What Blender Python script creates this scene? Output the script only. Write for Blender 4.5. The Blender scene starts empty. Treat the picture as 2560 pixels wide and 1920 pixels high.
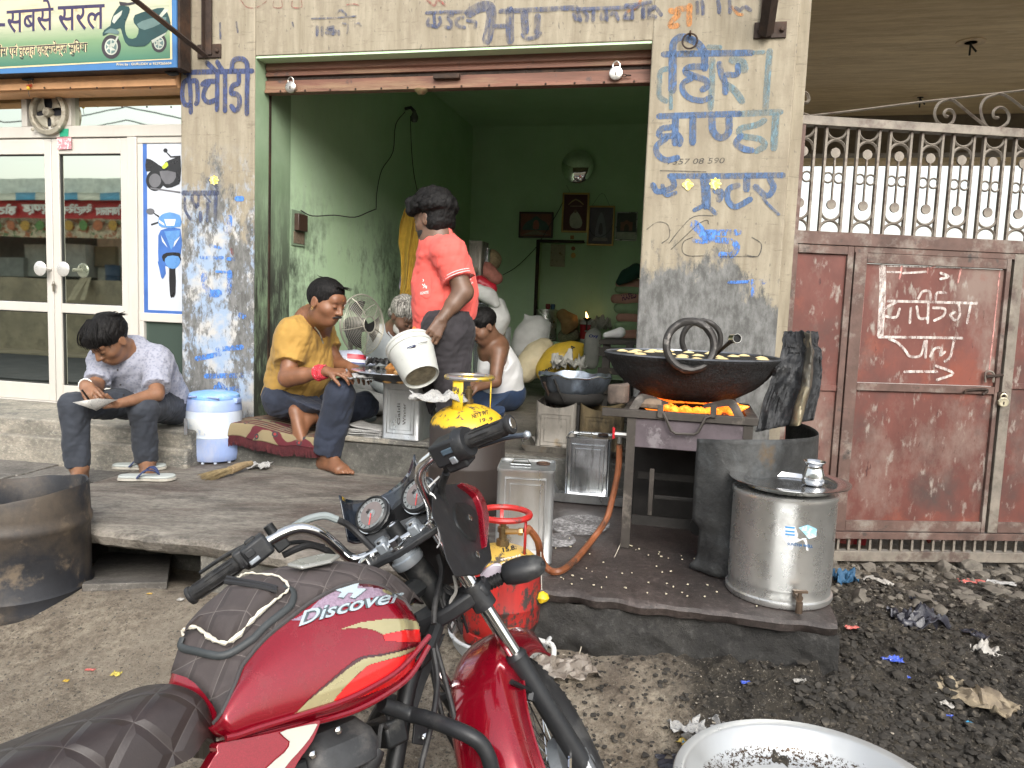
import bpy,math,random,os
import numpy as np
from mathutils import Vector,Matrix,noise as mnoise
R=math.radians
rng=random.Random(7)
C=bpy.context.scene.collection
scene=bpy.context.scene
# ---------------- camera ----------------
FPX=1923.0;CAMH=1.42
_P=R(5.68);_R=R(2.2)
fw=Vector((0,math.cos(_P),-math.sin(_P)));_rt=Vector((1,0,0));_up=_rt.cross(fw)
cr=_rt*math.cos(_R)+_up*math.sin(_R);cu=_up*math.cos(_R)-_rt*math.sin(_R)
CAM=Vector((0,0,CAMH))
cd=bpy.data.cameras.new('camera');cam=bpy.data.objects.new('camera',cd);C.objects.link(cam)
cam.matrix_world=Matrix(((cr.x,cu.x,-fw.x,0),(cr.y,cu.y,-fw.y,0),(cr.z,cu.z,-fw.z,CAMH),(0,0,0,1)))
cd.sensor_width=36;cd.lens=FPX/2560*36;cd.clip_end=500;cd.clip_start=.05
scene.camera=cam
# ---------------- light ----------------
w=bpy.data.worlds.new('World');scene.world=w;w.use_nodes=True
nt=w.node_tree;bg=nt.nodes['Background'];sky=nt.nodes.new('ShaderNodeTexSky')
SUN_EL,SUN_AZ=R(34),R(170)
sky.sky_type='NISHITA';sky.sun_disc=False;sky.sun_elevation=SUN_EL;sky.sun_rotation=SUN_AZ
sky.air_density=1.5;sky.dust_density=4.0;sky.ozone_density=1.0;sky.altitude=200
hz_=nt.nodes.new('ShaderNodeHueSaturation');hz_.inputs['Saturation'].default_value=.35;hz_.inputs['Value'].default_value=1.15
nt.links.new(sky.outputs[0],hz_.inputs['Color']);nt.links.new(hz_.outputs[0],bg.inputs[0]);bg.inputs[1].default_value=.15
sl=bpy.data.lights.new('sun','SUN');sun=bpy.data.objects.new('sun',sl);C.objects.link(sun)
sl.energy=1.25;sl.angle=R(38);sl.color=(1,.975,.93)
sd=Vector((math.sin(SUN_AZ)*math.cos(SUN_EL),math.cos(SUN_AZ)*math.cos(SUN_EL),math.sin(SUN_EL)))
sun.rotation_euler=sd.to_track_quat('Z','Y').to_euler()
vs=scene.view_settings;vs.view_transform='Standard';vs.look='None';vs.gamma=1;vs.use_curve_mapping=False;vs.exposure=.97
# ---------------- frames and rays ----------------
FA=R(12.9);FO=Vector((0,4.15,0));FT=Vector((math.cos(FA),-math.sin(FA),0));FN=Vector((math.sin(FA),math.cos(FA),0));UP=Vector((0,0,1))
def F(s,d,z):return FO+FT*s+FN*d+UP*z
def ray(px,py):return(cr*(px-1280)+cu*(960-py))/FPX+fw
def hit(px,py,P0,n):
 D=ray(px,py);return CAM+D*((P0-CAM).dot(n)/D.dot(n))
def on_d(px,py,d):return hit(px,py,FO+FN*d,FN)
def on_z(px,py,z):return hit(px,py,Vector((0,0,z)),UP)
def on_y(px,py,y):return hit(px,py,Vector((0,y,0)),Vector((0,1,0)))
def fc(p):q=p-FO;return(q.dot(FT),q.dot(FN),p.z)
def Zm(x0,y0,k):return lambda x,y:(x0+x*k,y0+y*k)
def tile(i,j):return Zm(i*640,j*480,.28933)
# ---------------- mesh builder ----------------
class MB:
 def __init__(s):s.v=[];s.f=[];s.m=[];s.cur=0
 def add(s,vs,fs):
  b=len(s.v);s.v+=[Vector(v)for v in vs];s.f+=[tuple(b+i for i in f)for f in fs];s.m+=[s.cur]*len(fs);return s
 def box(s,c,sz,M=None):
  x,y,z=[q/2 for q in sz];V=[Vector((a,b,d))for a in(-x,x)for b in(-y,y)for d in(-z,z)]
  if M is not None:V=[M@v for v in V]
  V=[v+Vector(c)for v in V]
  return s.add(V,[(0,1,3,2),(4,6,7,5),(0,4,5,1),(2,3,7,6),(0,2,6,4),(1,5,7,3)])
 def fbox(s,s0,s1,d0,d1,z0,z1):
  V=[F(a,b,c)for a in(s0,s1)for b in(d0,d1)for c in(z0,z1)]
  return s.add(V,[(0,1,3,2),(4,6,7,5),(0,4,5,1),(2,3,7,6),(0,2,6,4),(1,5,7,3)])
 def loft(s,rings,caps=True,closed=False):
  n=len(rings[0]);b=len(s.v);k=len(rings)
  V=[p for r in rings for p in r];Fs=[]
  for i in range(k if closed else k-1):
   for j in range(n):
    Fs.append((i*n+j,i*n+(j+1)%n,((i+1)%k)*n+(j+1)%n,((i+1)%k)*n+j))
  if caps and not closed:Fs.append(tuple(range(n))[::-1]);Fs.append(tuple((k-1)*n+j for j in range(n)))
  return s.add(V,Fs)
 def tube(s,pts,r,n=8,closed=False,caps=True,flat=1.0,up=None):
  pts=[Vector(p)for p in pts];k=len(pts);rs=r if isinstance(r,(list,tuple))else[r]*k
  T=[]
  for i in range(k):
   a=pts[(i-1)%k]if(closed or i>0)else pts[i];b=pts[(i+1)%k]if(closed or i<k-1)else pts[i]
   t=(b-a);T.append(t.normalized()if t.length>1e-9 else Vector((0,0,1)))
  if up is None:up=Vector((0,0,1))if abs(T[0].z)<.9 else Vector((1,0,0))
  N=(up-T[0]*up.dot(T[0])).normalized();rings=[]
  for i in range(k):
   if i>0:
    N=N-T[i]*N.dot(T[i]);N=N.normalized()if N.length>1e-6 else T[i].orthogonal().normalized()
   B=T[i].cross(N)
   rings.append([pts[i]+(N*math.cos(2*math.pi*j/n)*flat+B*math.sin(2*math.pi*j/n))*rs[i]for j in range(n)])
  return s.loft(rings,caps,closed)
 def lathe(s,prof,n=32,M=None,caps=True,jit=None):
  rings=[]
  for(r,z)in prof:
   rings.append([Vector((r*math.cos(2*math.pi*j/n),r*math.sin(2*math.pi*j/n),z))for j in range(n)])
  if jit:rings=[[jit(p)for p in r]for r in rings]
  if M is not None:rings=[[M@p for p in r]for r in rings]
  return s.loft(rings,caps)
 def prism(s,poly,off):
  n=len(poly);off=Vector(off);V=[Vector(p)for p in poly]+[Vector(p)+off for p in poly]
  return s.add(V,[tuple(range(n))[::-1],tuple(range(n,2*n))]+[(i,(i+1)%n,n+(i+1)%n,n+i)for i in range(n)])
 def grid(s,fn,nu,nv,thick=None):
  V=[Vector(fn(i/(nu-1),j/(nv-1)))for i in range(nu)for j in range(nv)]
  Fs=[(i*nv+j,(i+1)*nv+j,(i+1)*nv+j+1,i*nv+j+1)for i in range(nu-1)for j in range(nv-1)]
  return s.add(V,Fs)
 def ribbon(s,pts,w,n,off=0):
  """flat painted stroke with round ends on the plane of normal n"""
  pts=[Vector(p)+n*off for p in pts]
  q=[]
  for i,p in enumerate(pts):
   a=pts[max(i-1,0)];b=pts[min(i+1,len(pts)-1)];t=(b-a).normalized();sd_=n.cross(t).normalized();q.append((p,t,sd_))
  L=[];Rr=[]
  for p,t,sd_ in q:L.append(p+sd_*w/2);Rr.append(p-sd_*w/2)
  p,t,sd_=q[0];L0=[p-t*w*.42+sd_*w*.25];R0=[p-t*w*.42-sd_*w*.25]
  p,t,sd_=q[-1];L1=[p+t*w*.42+sd_*w*.25];R1=[p+t*w*.42-sd_*w*.25]
  L=L0+L+L1;Rr=R0+Rr+R1;m=len(L)
  return s.add(L+Rr,[(i,i+1,m+i+1,m+i)for i in range(m-1)])
def smooth(pts,k=4,closed=False):
 """Catmull-Rom through the points"""
 P=[Vector(p)for p in pts];n=len(P);out=[]
 rngi=range(n)if closed else range(n-1)
 for i in rngi:
  p0=P[(i-1)%n]if(closed or i>0)else P[i]*2-P[i+1];p1=P[i];p2=P[(i+1)%n];p3=P[(i+2)%n]if(closed or i<n-2)else p2*2-p1
  for j in range(k):
   t=j/k;out.append(.5*((2*p1)+(p2-p0)*t+(2*p0-5*p1+4*p2-p3)*t*t+(3*p1-p0-3*p2+p3)*t**3))
 if not closed:out.append(P[-1])
 return out
def rotM(ax,ang):return Matrix.Rotation(R(ang),4,ax)
def frameM(o,x=None,z=None):
 """matrix with origin o, local z along z, local x roughly along x"""
 z=Vector(z or(0,0,1)).normalized();x=Vector(x or((1,0,0)if abs(z.x)<.9 else(0,1,0)));x=(x-z*x.dot(z)).normalized();y=z.cross(x)
 return Matrix(((x.x,y.x,z.x,o[0]),(x.y,y.y,z.y,o[1]),(x.z,y.z,z.z,o[2]),(0,0,0,1)))
def empty(name,loc,rotz=0):
 o=bpy.data.objects.new(name,None);C.objects.link(o);o.location=loc;o.rotation_euler=(0,0,rotz);o.empty_display_size=.1;return o
def thing(name,label,cat,loc=(0,0,0),rotz=0,group=None):
 o=empty(name,loc,rotz);tag(o,label,cat,group);return o
def tag(o,label=None,cat=None,group=None,kind=None):
 if label:o['label']=label
 if cat:o['category']=cat
 if group:o['group']=group
 if kind:o['kind']=kind
 return o
def pmat(o):return Matrix.Translation(o.location)@o.rotation_euler.to_matrix().to_4x4()
def mk(name,mb,mats,parent=None,ang=35,bevel=0,local=False,kind=None,sub=0,solid=0,label=None):
 me=bpy.data.meshes.new(name);V=mb.v
 if not isinstance(mats,(list,tuple)):mats=[mats]
 o=bpy.data.objects.new(name,me);C.objects.link(o)
 if parent is not None:
  o.parent=parent
  if not local:
   Mi=Matrix.Identity(4);p=parent
   while p is not None:Mi=pmat(p)@Mi;p=p.parent
   Mi=Mi.inverted();V=[Mi@v for v in V]
 elif V and not local:
  lo=Vector((min(v.x for v in V),min(v.y for v in V),min(v.z for v in V)));hi=Vector((max(v.x for v in V),max(v.y for v in V),0))
  c=Vector(((lo.x+hi.x)/2,(lo.y+hi.y)/2,lo.z));V=[v-c for v in V];o.location=c
 me.from_pydata([tuple(v)for v in V],[],mb.f)
 for m in mats:me.materials.append(m)
 if len(mats)>1:me.polygons.foreach_set('material_index',mb.m)
 me.polygons.foreach_set('use_smooth',[True]*len(me.polygons))
 me.update()
 try:me.set_sharp_from_angle(angle=R(ang))
 except Exception:pass
 if solid:m=o.modifiers.new('solid','SOLIDIFY');m.thickness=solid;m.offset=-1
 if bevel:m=o.modifiers.new('bevel','BEVEL');m.width=bevel;m.segments=2;m.limit_method='ANGLE';m.angle_limit=R(40)
 if sub:m=o.modifiers.new('sub','SUBSURF');m.levels=sub;m.render_levels=sub
 if kind:o['kind']=kind
 if label:o['label']=label
 return o
def copy_tree(o,parent=None,**kw):
 c=o.copy();C.objects.link(c);c.parent=parent
 for ch in list(o.children):copy_tree(ch,c)
 return c
 # ---------------- materials ----------------
class NT:
 def __init__(s,m):
  s.t=m.node_tree;s.L=s.t.links;s.co=s.t.nodes.new('ShaderNodeTexCoord')
  s.b=next(n for n in s.t.nodes if n.type=='BSDF_PRINCIPLED');s.out=next(n for n in s.t.nodes if n.type=='OUTPUT_MATERIAL')
 def n(s,k):return s.t.nodes.new('ShaderNode'+k)
 def vec(s,stretch=(1,1,1),rot=(0,0,0),loc=(0,0,0),gen=False):
  m=s.n('Mapping');s.L.new(s.co.outputs['Generated'if gen else 'Object'],m.inputs[0]);m.inputs['Scale'].default_value=stretch;m.inputs['Rotation'].default_value=rot;m.inputs['Location'].default_value=loc
  return m.outputs[0]
 def noise(s,scale=5,detail=5,rough=.6,v=None,dist=0):
  m=s.n('TexNoise');m.inputs['Scale'].default_value=scale;m.inputs['Detail'].default_value=detail;m.inputs['Roughness'].default_value=rough;m.inputs['Distortion'].default_value=dist
  s.L.new(v if v is not None else s.vec(),m.inputs[0]);return m.outputs[0]
 def voro(s,scale=5,v=None,feature='F1',out=0,rand=1):
  m=s.n('TexVoronoi');m.feature=feature;m.inputs['Scale'].default_value=scale;m.inputs['Randomness'].default_value=rand
  s.L.new(v if v is not None else s.vec(),m.inputs[0]);return m.outputs[out]
 def ramp(s,x,lo,hi,a=0,b=1):
  m=s.n('MapRange');m.clamp=True;s.set(m.inputs[0],x)
  for i,q in zip((1,2,3,4),(lo,hi,a,b)):m.inputs[i].default_value=q
  return m.outputs[0]
 def set(s,inp,x):
  if hasattr(x,'links')or hasattr(x,'is_linked'):s.L.new(x,inp)
  elif isinstance(x,(tuple,list)):inp.default_value=(*x,1)if len(x)==3 and len(inp.default_value)==4 else x
  else:inp.default_value=x
 def mix(s,f,a,b,mode='MIX'):
  m=s.n('Mix');m.data_type='RGBA';m.blend_type=mode;s.set(m.inputs[0],f);s.set(m.inputs[6],a);s.set(m.inputs[7],b);return m.outputs[2]
 def math(s,op,a,b=0,c=None):
  m=s.n('Math');m.operation=op;s.set(m.inputs[0],a);s.set(m.inputs[1],b)
  if c is not None:s.set(m.inputs[2],c)
  return m.outputs[0]
 def z(s,world=True,ax=2):
  g=s.n('NewGeometry');m=s.n('SeparateXYZ');s.L.new(g.outputs['Position'],m.inputs[0]);return m.outputs[ax]
 def sep(s,v,ax):
  m=s.n('SeparateXYZ');s.L.new(v,m.inputs[0]);return m.outputs[ax]
 def bump(s,h,strength=.5,dist=.01):
  m=s.n('Bump');m.inputs['Strength'].default_value=strength;m.inputs['Distance'].default_value=dist;s.L.new(h,m.inputs['Height'])
  if s.b.inputs['Normal'].is_linked:s.L.new(s.b.inputs['Normal'].links[0].from_socket,m.inputs['Normal'])
  s.L.new(m.outputs[0],s.b.inputs['Normal'])
 def col(s,x):s.set(s.b.inputs['Base Color'],x)
 def rough(s,x):s.set(s.b.inputs['Roughness'],x)
 def alpha(s,x):s.set(s.b.inputs['Alpha'],x)
def newmat(name,rough=.6,metal=0,col=(.5,.5,.5)):
 m=bpy.data.materials.new(name);m.use_nodes=True;N=NT(m);N.b.inputs['Roughness'].default_value=rough;N.b.inputs['Metallic'].default_value=metal;N.col(col);return m,N
def M(name,col,rough=.6,metal=0,var=.25,scale=6,dirt=None,dscale=3,dlo=.5,dhi=.65,bump=.3,bs=60,bd=.002,stretch=(1,1,1),coat=0,layers=(),spec=None,sheen=0,trans=0,rvar=.1):
 """base colour varied by noise; dirt=(colour) laid over by a thresholded noise; layers=[(colour,scale,lo,hi,stretch)]"""
 m,N=newmat(name,rough,metal)
 v=N.vec(stretch);n1=N.noise(scale,6,.65,v)
 dark=tuple(c*(1-var)for c in col);lite=tuple(min(1,c*(1+var))for c in col)
 c=N.mix(N.ramp(n1,.3,.7),dark,lite)
 if dirt is not None:
  c=N.mix(N.ramp(N.noise(dscale,8,.7,N.vec(stretch,loc=(3,1,7))),dlo,dhi,0,.9),c,dirt)
 for i,l in enumerate(layers):
  cc,sc,lo,hi=l[:4];st=l[4]if len(l)>4 else(1,1,1)
  c=N.mix(N.ramp(N.noise(sc,8,.65,N.vec(st,loc=(i*5.3+1,2,i*3))),lo,hi),c,cc)
 N.col(c)
 if rvar:N.rough(N.ramp(N.noise(scale*2.3,5,.6,v),.3,.7,max(.02,rough-rvar),min(1,rough+rvar)))
 if bump:N.bump(N.noise(bs,6,.65,v),bump,bd)
 if coat:N.b.inputs['Coat Weight'].default_value=coat;N.b.inputs['Coat Roughness'].default_value=.06
 if spec is not None:N.b.inputs['Specular IOR Level'].default_value=spec
 if sheen:N.b.inputs['Sheen Weight'].default_value=sheen
 if trans:N.b.inputs['Transmission Weight'].default_value=trans
 return m
def paint(name,col,wear=.5,scale=18,soft=.12,rough=.7,stretch=(1,1,.4),fine=70):
 """hand painted lettering, partly flaked off (see-through where it is gone)"""
 m,N=newmat(name,rough)
 a=N.noise(scale,8,.7,N.vec(stretch));b=N.noise(fine,6,.7,N.vec((1,1,.35)))
 k=N.math('ADD',N.math('MULTIPLY',a,.6),N.math('MULTIPLY',b,.4))
 N.alpha(N.ramp(k,wear-soft,wear+soft))
 N.col(N.mix(N.ramp(b,.35,.65),tuple(c*.75 for c in col),tuple(min(1,c*1.35+.02)for c in col)))
 return m
MT={}
# ---------------- structure materials ----------------
def wall_mat(name,seed,zmid,zsoft,sxdark=None):
 """limewashed plaster, flaked to grey cement below zmid, with soot near the ground"""
 m,N=newmat(name,.85)
 z=N.z();st=N.vec((1,1,.45),loc=(seed,seed*2,seed));big=N.noise(3.2,8,.72,st);fine=N.noise(26,8,.7,st);streak=N.noise(9,6,.6,N.vec((2.4,2.4,.25),loc=(seed,0,0)))
 cream=N.mix(N.ramp(streak,.3,.72),(.21,.178,.125),(.35,.31,.235))
 cream=N.mix(N.ramp(N.noise(5,8,.78,N.vec((1,1,.7),loc=(seed+9,1,1))),.48,.62,0,.75),cream,(.22,.185,.135));cream=N.mix(N.ramp(N.noise(16,8,.8,N.vec((.35,.35,2.2),loc=(seed,4,4))),.56,.64,0,.6),cream,(.13,.105,.075))
 grey=N.mix(N.ramp(fine,.38,.62),(.085,.085,.08),(.185,.185,.18))
 h=N.math('ADD',N.math('MULTIPLY',N.math('SUBTRACT',z,zmid),zsoft),N.math('ADD',N.math('MULTIPLY',big,1.6),N.math('MULTIPLY',fine,.5)))
 k=N.ramp(h,.98,1.10)
 c=N.mix(k,grey,cream)
 pale=N.mix(N.ramp(N.noise(7,4,.6,N.vec(loc=(seed+4,2,2))),.45,.6),(.27,.35,.47),(.44,.43,.41))
 pk=N.math('MULTIPLY',N.ramp(N.math('ADD',N.math('MULTIPLY',N.noise(4.1,9,.75,N.vec((1,1,.5),loc=(seed+2,5,5))),.75),N.math('MULTIPLY',N.noise(45,6,.7,st),.25)),.495,.545),N.ramp(z,zmid+.35,zmid-.1))
 if sxdark!='clean':c=N.mix(pk,c,pale)
 c=N.mix(N.ramp(N.noise(60,3,.5,st),.66,.7,0,.6),c,(.09,.08,.07))
 c=N.mix(N.ramp(N.math('ADD',z,N.math('MULTIPLY',big,-.6)),.62,.25,0,.8),c,(.07,.068,.065))
 N.col(c);N.bump(N.math('ADD',N.math('MULTIPLY',k,.5),fine),.55,.004)
 return m
def green_mat(name,dark=0,seed=0,soot=1):
 m,N=newmat(name,.75)
 a=N.noise(2.2,7,.65,N.vec(loc=(seed,0,0)));b=N.noise(14,8,.75,N.vec((1,1,.6),loc=(0,seed,0)));z=N.z()
 c=N.mix(N.ramp(a,.3,.7),(.44,.62,.38),(.54,.72,.48))
 c=N.mix(N.ramp(N.noise(5,5,.6,N.vec((3,3,.3))),.4,.75,0,.35),c,(.50,.62,.47))
 if soot:
  band=N.math('MULTIPLY',N.ramp(z,2.25,1.75),N.ramp(z,.95,1.35))
  k=N.math('MULTIPLY',N.ramp(N.math('ADD',N.math('MULTIPLY',a,.55),N.math('MULTIPLY',b,.5)),.50,.68),band)
  c=N.mix(N.math('MULTIPLY',k,.93),c,(.02,.024,.018))
 c=N.mix(N.ramp(N.noise(70,4,.6),.68,.72,0,.5),c,(.05,.06,.04))
 N.col(c);N.bump(N.math('ADD',b,N.math('MULTIPLY',N.noise(4,3,.5),1.5)),.35,.006)
 return m
MT['wallL']=wall_mat('limewash pillar',0,1.95,.75)
MT['wallR']=wall_mat('limewash pillar sooty',6.3,1.62,1.1,'clean')
MT['lintel']=wall_mat('limewash lintel',3.1,0,1)
MT['green']=green_mat('green distemper wall',seed=1)
MT['greenB']=green_mat('green distemper back wall',seed=5,soot=0)
MT['greenC']=green_mat('green distemper ceiling',seed=8,soot=0)
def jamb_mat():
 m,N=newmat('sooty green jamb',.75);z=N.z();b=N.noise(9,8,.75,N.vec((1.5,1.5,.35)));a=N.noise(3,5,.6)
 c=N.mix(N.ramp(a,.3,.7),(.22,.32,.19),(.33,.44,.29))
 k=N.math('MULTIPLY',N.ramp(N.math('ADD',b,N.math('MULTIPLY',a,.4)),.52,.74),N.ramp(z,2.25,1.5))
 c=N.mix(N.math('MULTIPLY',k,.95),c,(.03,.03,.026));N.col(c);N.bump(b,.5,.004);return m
MT['jamb']=jamb_mat()
def floor_mat(name,c1,c2,c3,rough=.75,st=(1,1,1),bump=.5,lo=.5,hi=.62,bd=.006,scale=1.0):
 m,N=newmat(name,rough);a=N.noise(1.6*scale,8,.7,N.vec(st));b=N.noise(9*scale,8,.75,N.vec(st));f=N.noise(55*scale,7,.75,N.vec(st));sp=N.voro(70*scale,N.vec(st))
 c=N.mix(N.ramp(N.math('ADD',N.math('MULTIPLY',b,.55),N.math('MULTIPLY',f,.45)),.40,.58),c1,c2);c=N.mix(N.ramp(N.math('ADD',N.math('MULTIPLY',a,.7),N.math('MULTIPLY',b,.3)),lo,hi,0,.85),c,c3)
 c=N.mix(N.ramp(f,.56,.62,0,.6),c,tuple(min(1,x*2.4+.02)for x in c1));c=N.mix(N.ramp(N.noise(4*scale,9,.8,N.vec(st,loc=(7,3,1))),.40,.52,.55,0),c,tuple(x*.5 for x in c1))
 N.col(c);N.rough(N.ramp(a,.3,.7,rough-.2,rough+.1));N.bump(N.math('ADD',N.math('MULTIPLY',b,1.2),N.math('MULTIPLY',f,1.5)),bump,bd);return m
MT['porch']=floor_mat('worn red oxide porch',(.095,.085,.072),(.33,.30,.255),(.070,.048,.040),.75,bump=.7,lo=.46,hi=.58,st=(.6,1.5,1),scale=1.4)
MT['platform']=floor_mat('oily red oxide platform',(.038,.030,.027),(.105,.082,.074),(.022,.019,.018),.5,lo=.42,hi=.6)
MT['shopfloor']=floor_mat('grimy shop floor',(.07,.062,.052),(.15,.135,.11),(.02,.018,.016),.6)
MT['concrete']=floor_mat('grey concrete',(.12,.115,.10),(.21,.20,.175),(.07,.065,.055),.85)
MT['plinthS']=floor_mat('grimy plinth render',(.07,.068,.06),(.135,.13,.112),(.03,.029,.027),.85,lo=.48,hi=.6)
MT['darkconc']=floor_mat('soot black concrete',(.022,.021,.02),(.05,.047,.042),(.012,.012,.012),.8,bump=.8,bd=.012,scale=.7)
MT['stone']=floor_mat('paving stone',(.11,.10,.088),(.20,.185,.165),(.075,.068,.06),.85)
MT['plinthL']=floor_mat('chipped plinth render',(.20,.19,.16),(.36,.32,.26),(.10,.10,.095),.85,st=(1,1,2),lo=.5,hi=.56)
def ceil_mat():
 m,N=newmat('trowelled ceiling plaster',.8);v=N.vec((.55,4.5,1),rot=(0,0,R(9)));b=N.noise(3.2,9,.78,v,.25);a=N.noise(.8,4,.5)
 c=N.mix(N.ramp(b,.40,.60),(.56,.45,.27),(.80,.68,.45));c=N.mix(N.ramp(N.noise(9,7,.75,v),.58,.64,0,.7),c,(.82,.74,.55));c=N.mix(N.ramp(a,.35,.7,0,.4),c,(.48,.38,.22));N.col(c);N.bump(b,.6,.012);return m
MT['ceil']=ceil_mat()
def soil_mat():
 m,N=newmat('trodden soil',.92);g=N.n('NewGeometry');P=g.outputs['Position'];sx=N.n('SeparateXYZ');N.L.new(P,sx.inputs[0])
 x,y=sx.outputs[0],sx.outputs[1]
 a=N.noise(1.1,8,.7,P);b=N.noise(7,9,.78,P);f=N.noise(42,8,.8,P);sp=N.voro(38,P);peb=N.noise(120,4,.7,P)
 brown=N.mix(N.ramp(b,.36,.62),(.185,.14,.097),(.60,.51,.39));brown=N.mix(N.ramp(f,.40,.54,.75,0),brown,(.085,.062,.042))
 brown=N.mix(N.ramp(a,.45,.62,0,.7),brown,(.37,.315,.245));brown=N.mix(N.ramp(N.noise(2.3,6,.7,P),.55,.68,0,.6),brown,(.085,.055,.037))
 black=N.mix(N.ramp(b,.38,.64),(.014,.0115,.009),(.085,.070,.050));black=N.mix(N.ramp(f,.54,.62,0,.75),black,(.15,.13,.10))
 k=N.math('ADD',N.ramp(x,.15,.75),N.math('MULTIPLY',N.math('SUBTRACT',a,.5),1.3));
 k2=N.math('MULTIPLY',N.ramp(k,.45,.75),N.ramp(N.math('ADD',y,N.math('MULTIPLY',b,.5)),1.55,2.15))
 k3=N.ramp(N.math('ADD',y,N.math('MULTIPLY',N.math('SUBTRACT',x,1.3),-.4)),3.4,3.9,1,.25)
 c=N.mix(N.math('MULTIPLY',k2,k3),brown,black)
 c=N.mix(N.ramp(peb,.60,.64,0,.8),c,(.42,.37,.30));c=N.mix(N.ramp(N.noise(90,4,.7,P),.60,.65,0,.75),c,(.03,.025,.02))
 N.col(c);N.rough(N.math('SUBTRACT',.95,N.math('MULTIPLY',N.math('MULTIPLY',k2,k3),.25)))
 N.bump(N.math('ADD',N.math('MULTIPLY',b,1.5),N.math('ADD',N.math('MULTIPLY',f,1.4),N.math('MULTIPLY',peb,.6))),1.0,.022);return m
MT['soil']=soil_mat()
MT['asphalt']=M('asphalt road',(.055,.055,.055),.85,var=.3,scale=2,bump=.6,bs=150)
MT['iron']=M('dark rusty angle iron',(.035,.022,.016),.75,.2,var=.4,scale=15,dirt=(.09,.045,.025),bump=.5)
# ---------------- ground ----------------
def sstep(a,b,x):t=min(1,max(0,(x-a)/(b-a)));return t*t*(3-2*t)
def gz(x,y):
 s,d,_=fc(Vector((x,y,0)))
 base=.0+.10*sstep(-3.4,-2.3,d)+.0*d
 heap=.20*math.exp(-((d+1.62)/.42)**2)*sstep(1.75,1.35,s)
 heapR=.13*math.exp(-(((d+1.05)/.55)**2+((s-1.65)/.38)**2))
 n=mnoise.noise(Vector((x*2.3,y*2.3,1)))*.018+mnoise.noise(Vector((x*9,y*9,5)))*.008
 rough=sstep(.3,1.1,s)*sstep(-2.9,-1.9,d)*sstep(.6,-.2,d)
 n+=rough*(abs(mnoise.noise(Vector((x*16,y*16,8))))*.055+abs(mnoise.noise(Vector((x*36,y*36,3))))*.03+mnoise.noise(Vector((x*5,y*5,3)))*.02)
 return base+heap+heapR+n
mb=MB();nx,ny=420,380;X0,X1,Y0,Y1=-4.2,5.4,-.2,7.6
mb.grid(lambda u,v:(lambda x,y:(x,y,gz(x,y)))(X0+(X1-X0)*u,Y0+(Y1-Y0)*v),nx,ny)
g=mk('ground',mb,MT['soil'],kind='structure',local=True)
def patch(name,x0,x1,y0,y1,z,mat,n=2):
 b=MB();b.grid(lambda u,v:(x0+(x1-x0)*u,y0+(y1-y0)*v,z),n,n);return mk(name,b,mat,kind='structure',local=True)
patch('far_ground',-60,60,-60,60,-.05,MT['soil'])
mb=MB();mb.fbox(-40,40,-10.6,-5.6,-.04,.012);mk('road',mb,MT['asphalt'],kind='structure')
# ---------------- porch, plinths ----------------
def slabmesh(s0,s1,d0,d1,z0,z1,n=60,edge=.02,seed=0,m=12):
 """slab whose front edge (d0) is broken and uneven"""
 b=MB();rings=[]
 for i in range(n):
  s=s0+(s1-s0)*i/(n-1);e=edge*(mnoise.noise(Vector((s*3,seed,0)))*1.6+mnoise.noise(Vector((s*14,seed,2)))*.8);dz=edge*.35*mnoise.noise(Vector((s*9,seed,4)))
  top=[F(s,d1,z0),F(s,d1,z1)]+[F(s,d1+(d0+e+.03-d1)*k/m,z1+.003*mnoise.noise(Vector((s*2,k*.7,seed))))for k in range(1,m+1)]
  ring=top+[F(s,d0+e+.006,z1-.008),F(s,d0+e-.002+dz,z1-(z1-z0)*.35),F(s,d0+e*1.4+.01,z1-(z1-z0)*.8),F(s,d0+e+.03,z0)]
  rings.append(ring)
 b.loft(rings);return b
PZ=.50
mk('porch_slab',slabmesh(-1.84,.30,-1.55,-.22,PZ-.075,PZ,70,.03,1),MT['porch'],kind='structure')
b=MB();b.fbox(-.86,.31,-1.50,-.26,.05,PZ-.077);mk('porch_base',b,MT['concrete'],kind='structure')
b=MB();b.fbox(-1.8,-.86,-.9,-.3,.05,PZ-.08);mk('porch_back_wall',b,MT['concrete'],kind='structure')
mk('platform',slabmesh(.30,1.42,-1.60,-.22,PZ-.06,PZ-.004,60,.018,5),MT['platform'],kind='structure')
b=MB()
b.grid(lambda u,v:F(.27+1.16*u,-1.575-.05*v+.022*mnoise.noise(Vector((u*7,v*3,1)))+.02*mnoise.noise(Vector((u*19,v*9,4)))-.03*math.exp(-((u-.38)/.2)**2-((v-.25)/.2)**2),PZ-.05-.40*v),70,24)
b.fbox(.3,1.415,-1.55,-.3,.05,PZ-.065)
mk('platform_base',b,MT['darkconc'],kind='structure',ang=60)
b=MB();b.fbox(-1.62,1.2,-.25,.25,.1,.67);mk('shop_plinth',b,MT['plinthS'],kind='structure',bevel=.012)
b=MB();b.fbox(-.95,-.28,-.262,.0,.6705,.70);mk('threshold_stone',b,MT['plinthL'],kind='structure',bevel=.006)
b=MB();b.fbox(-1.6,1.19,-.24,4.4,.60,.674);mk('shop_floor',b,MT['shopfloor'],kind='structure')
b=MB();b.fbox(-3.9,-1.66,-.45,-.003,.1,.69);b.fbox(-3.9,-2.05,-.003,.3,.1,.69);b.fbox(-3.9,-1.65,-.50,-.45,.1,.60);mk('showroom_plinth',b,MT['plinthL'],kind='structure',bevel=.012)
pv=tag(empty('paving',F(-2.6,-.9,.46)),kind='structure')
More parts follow.
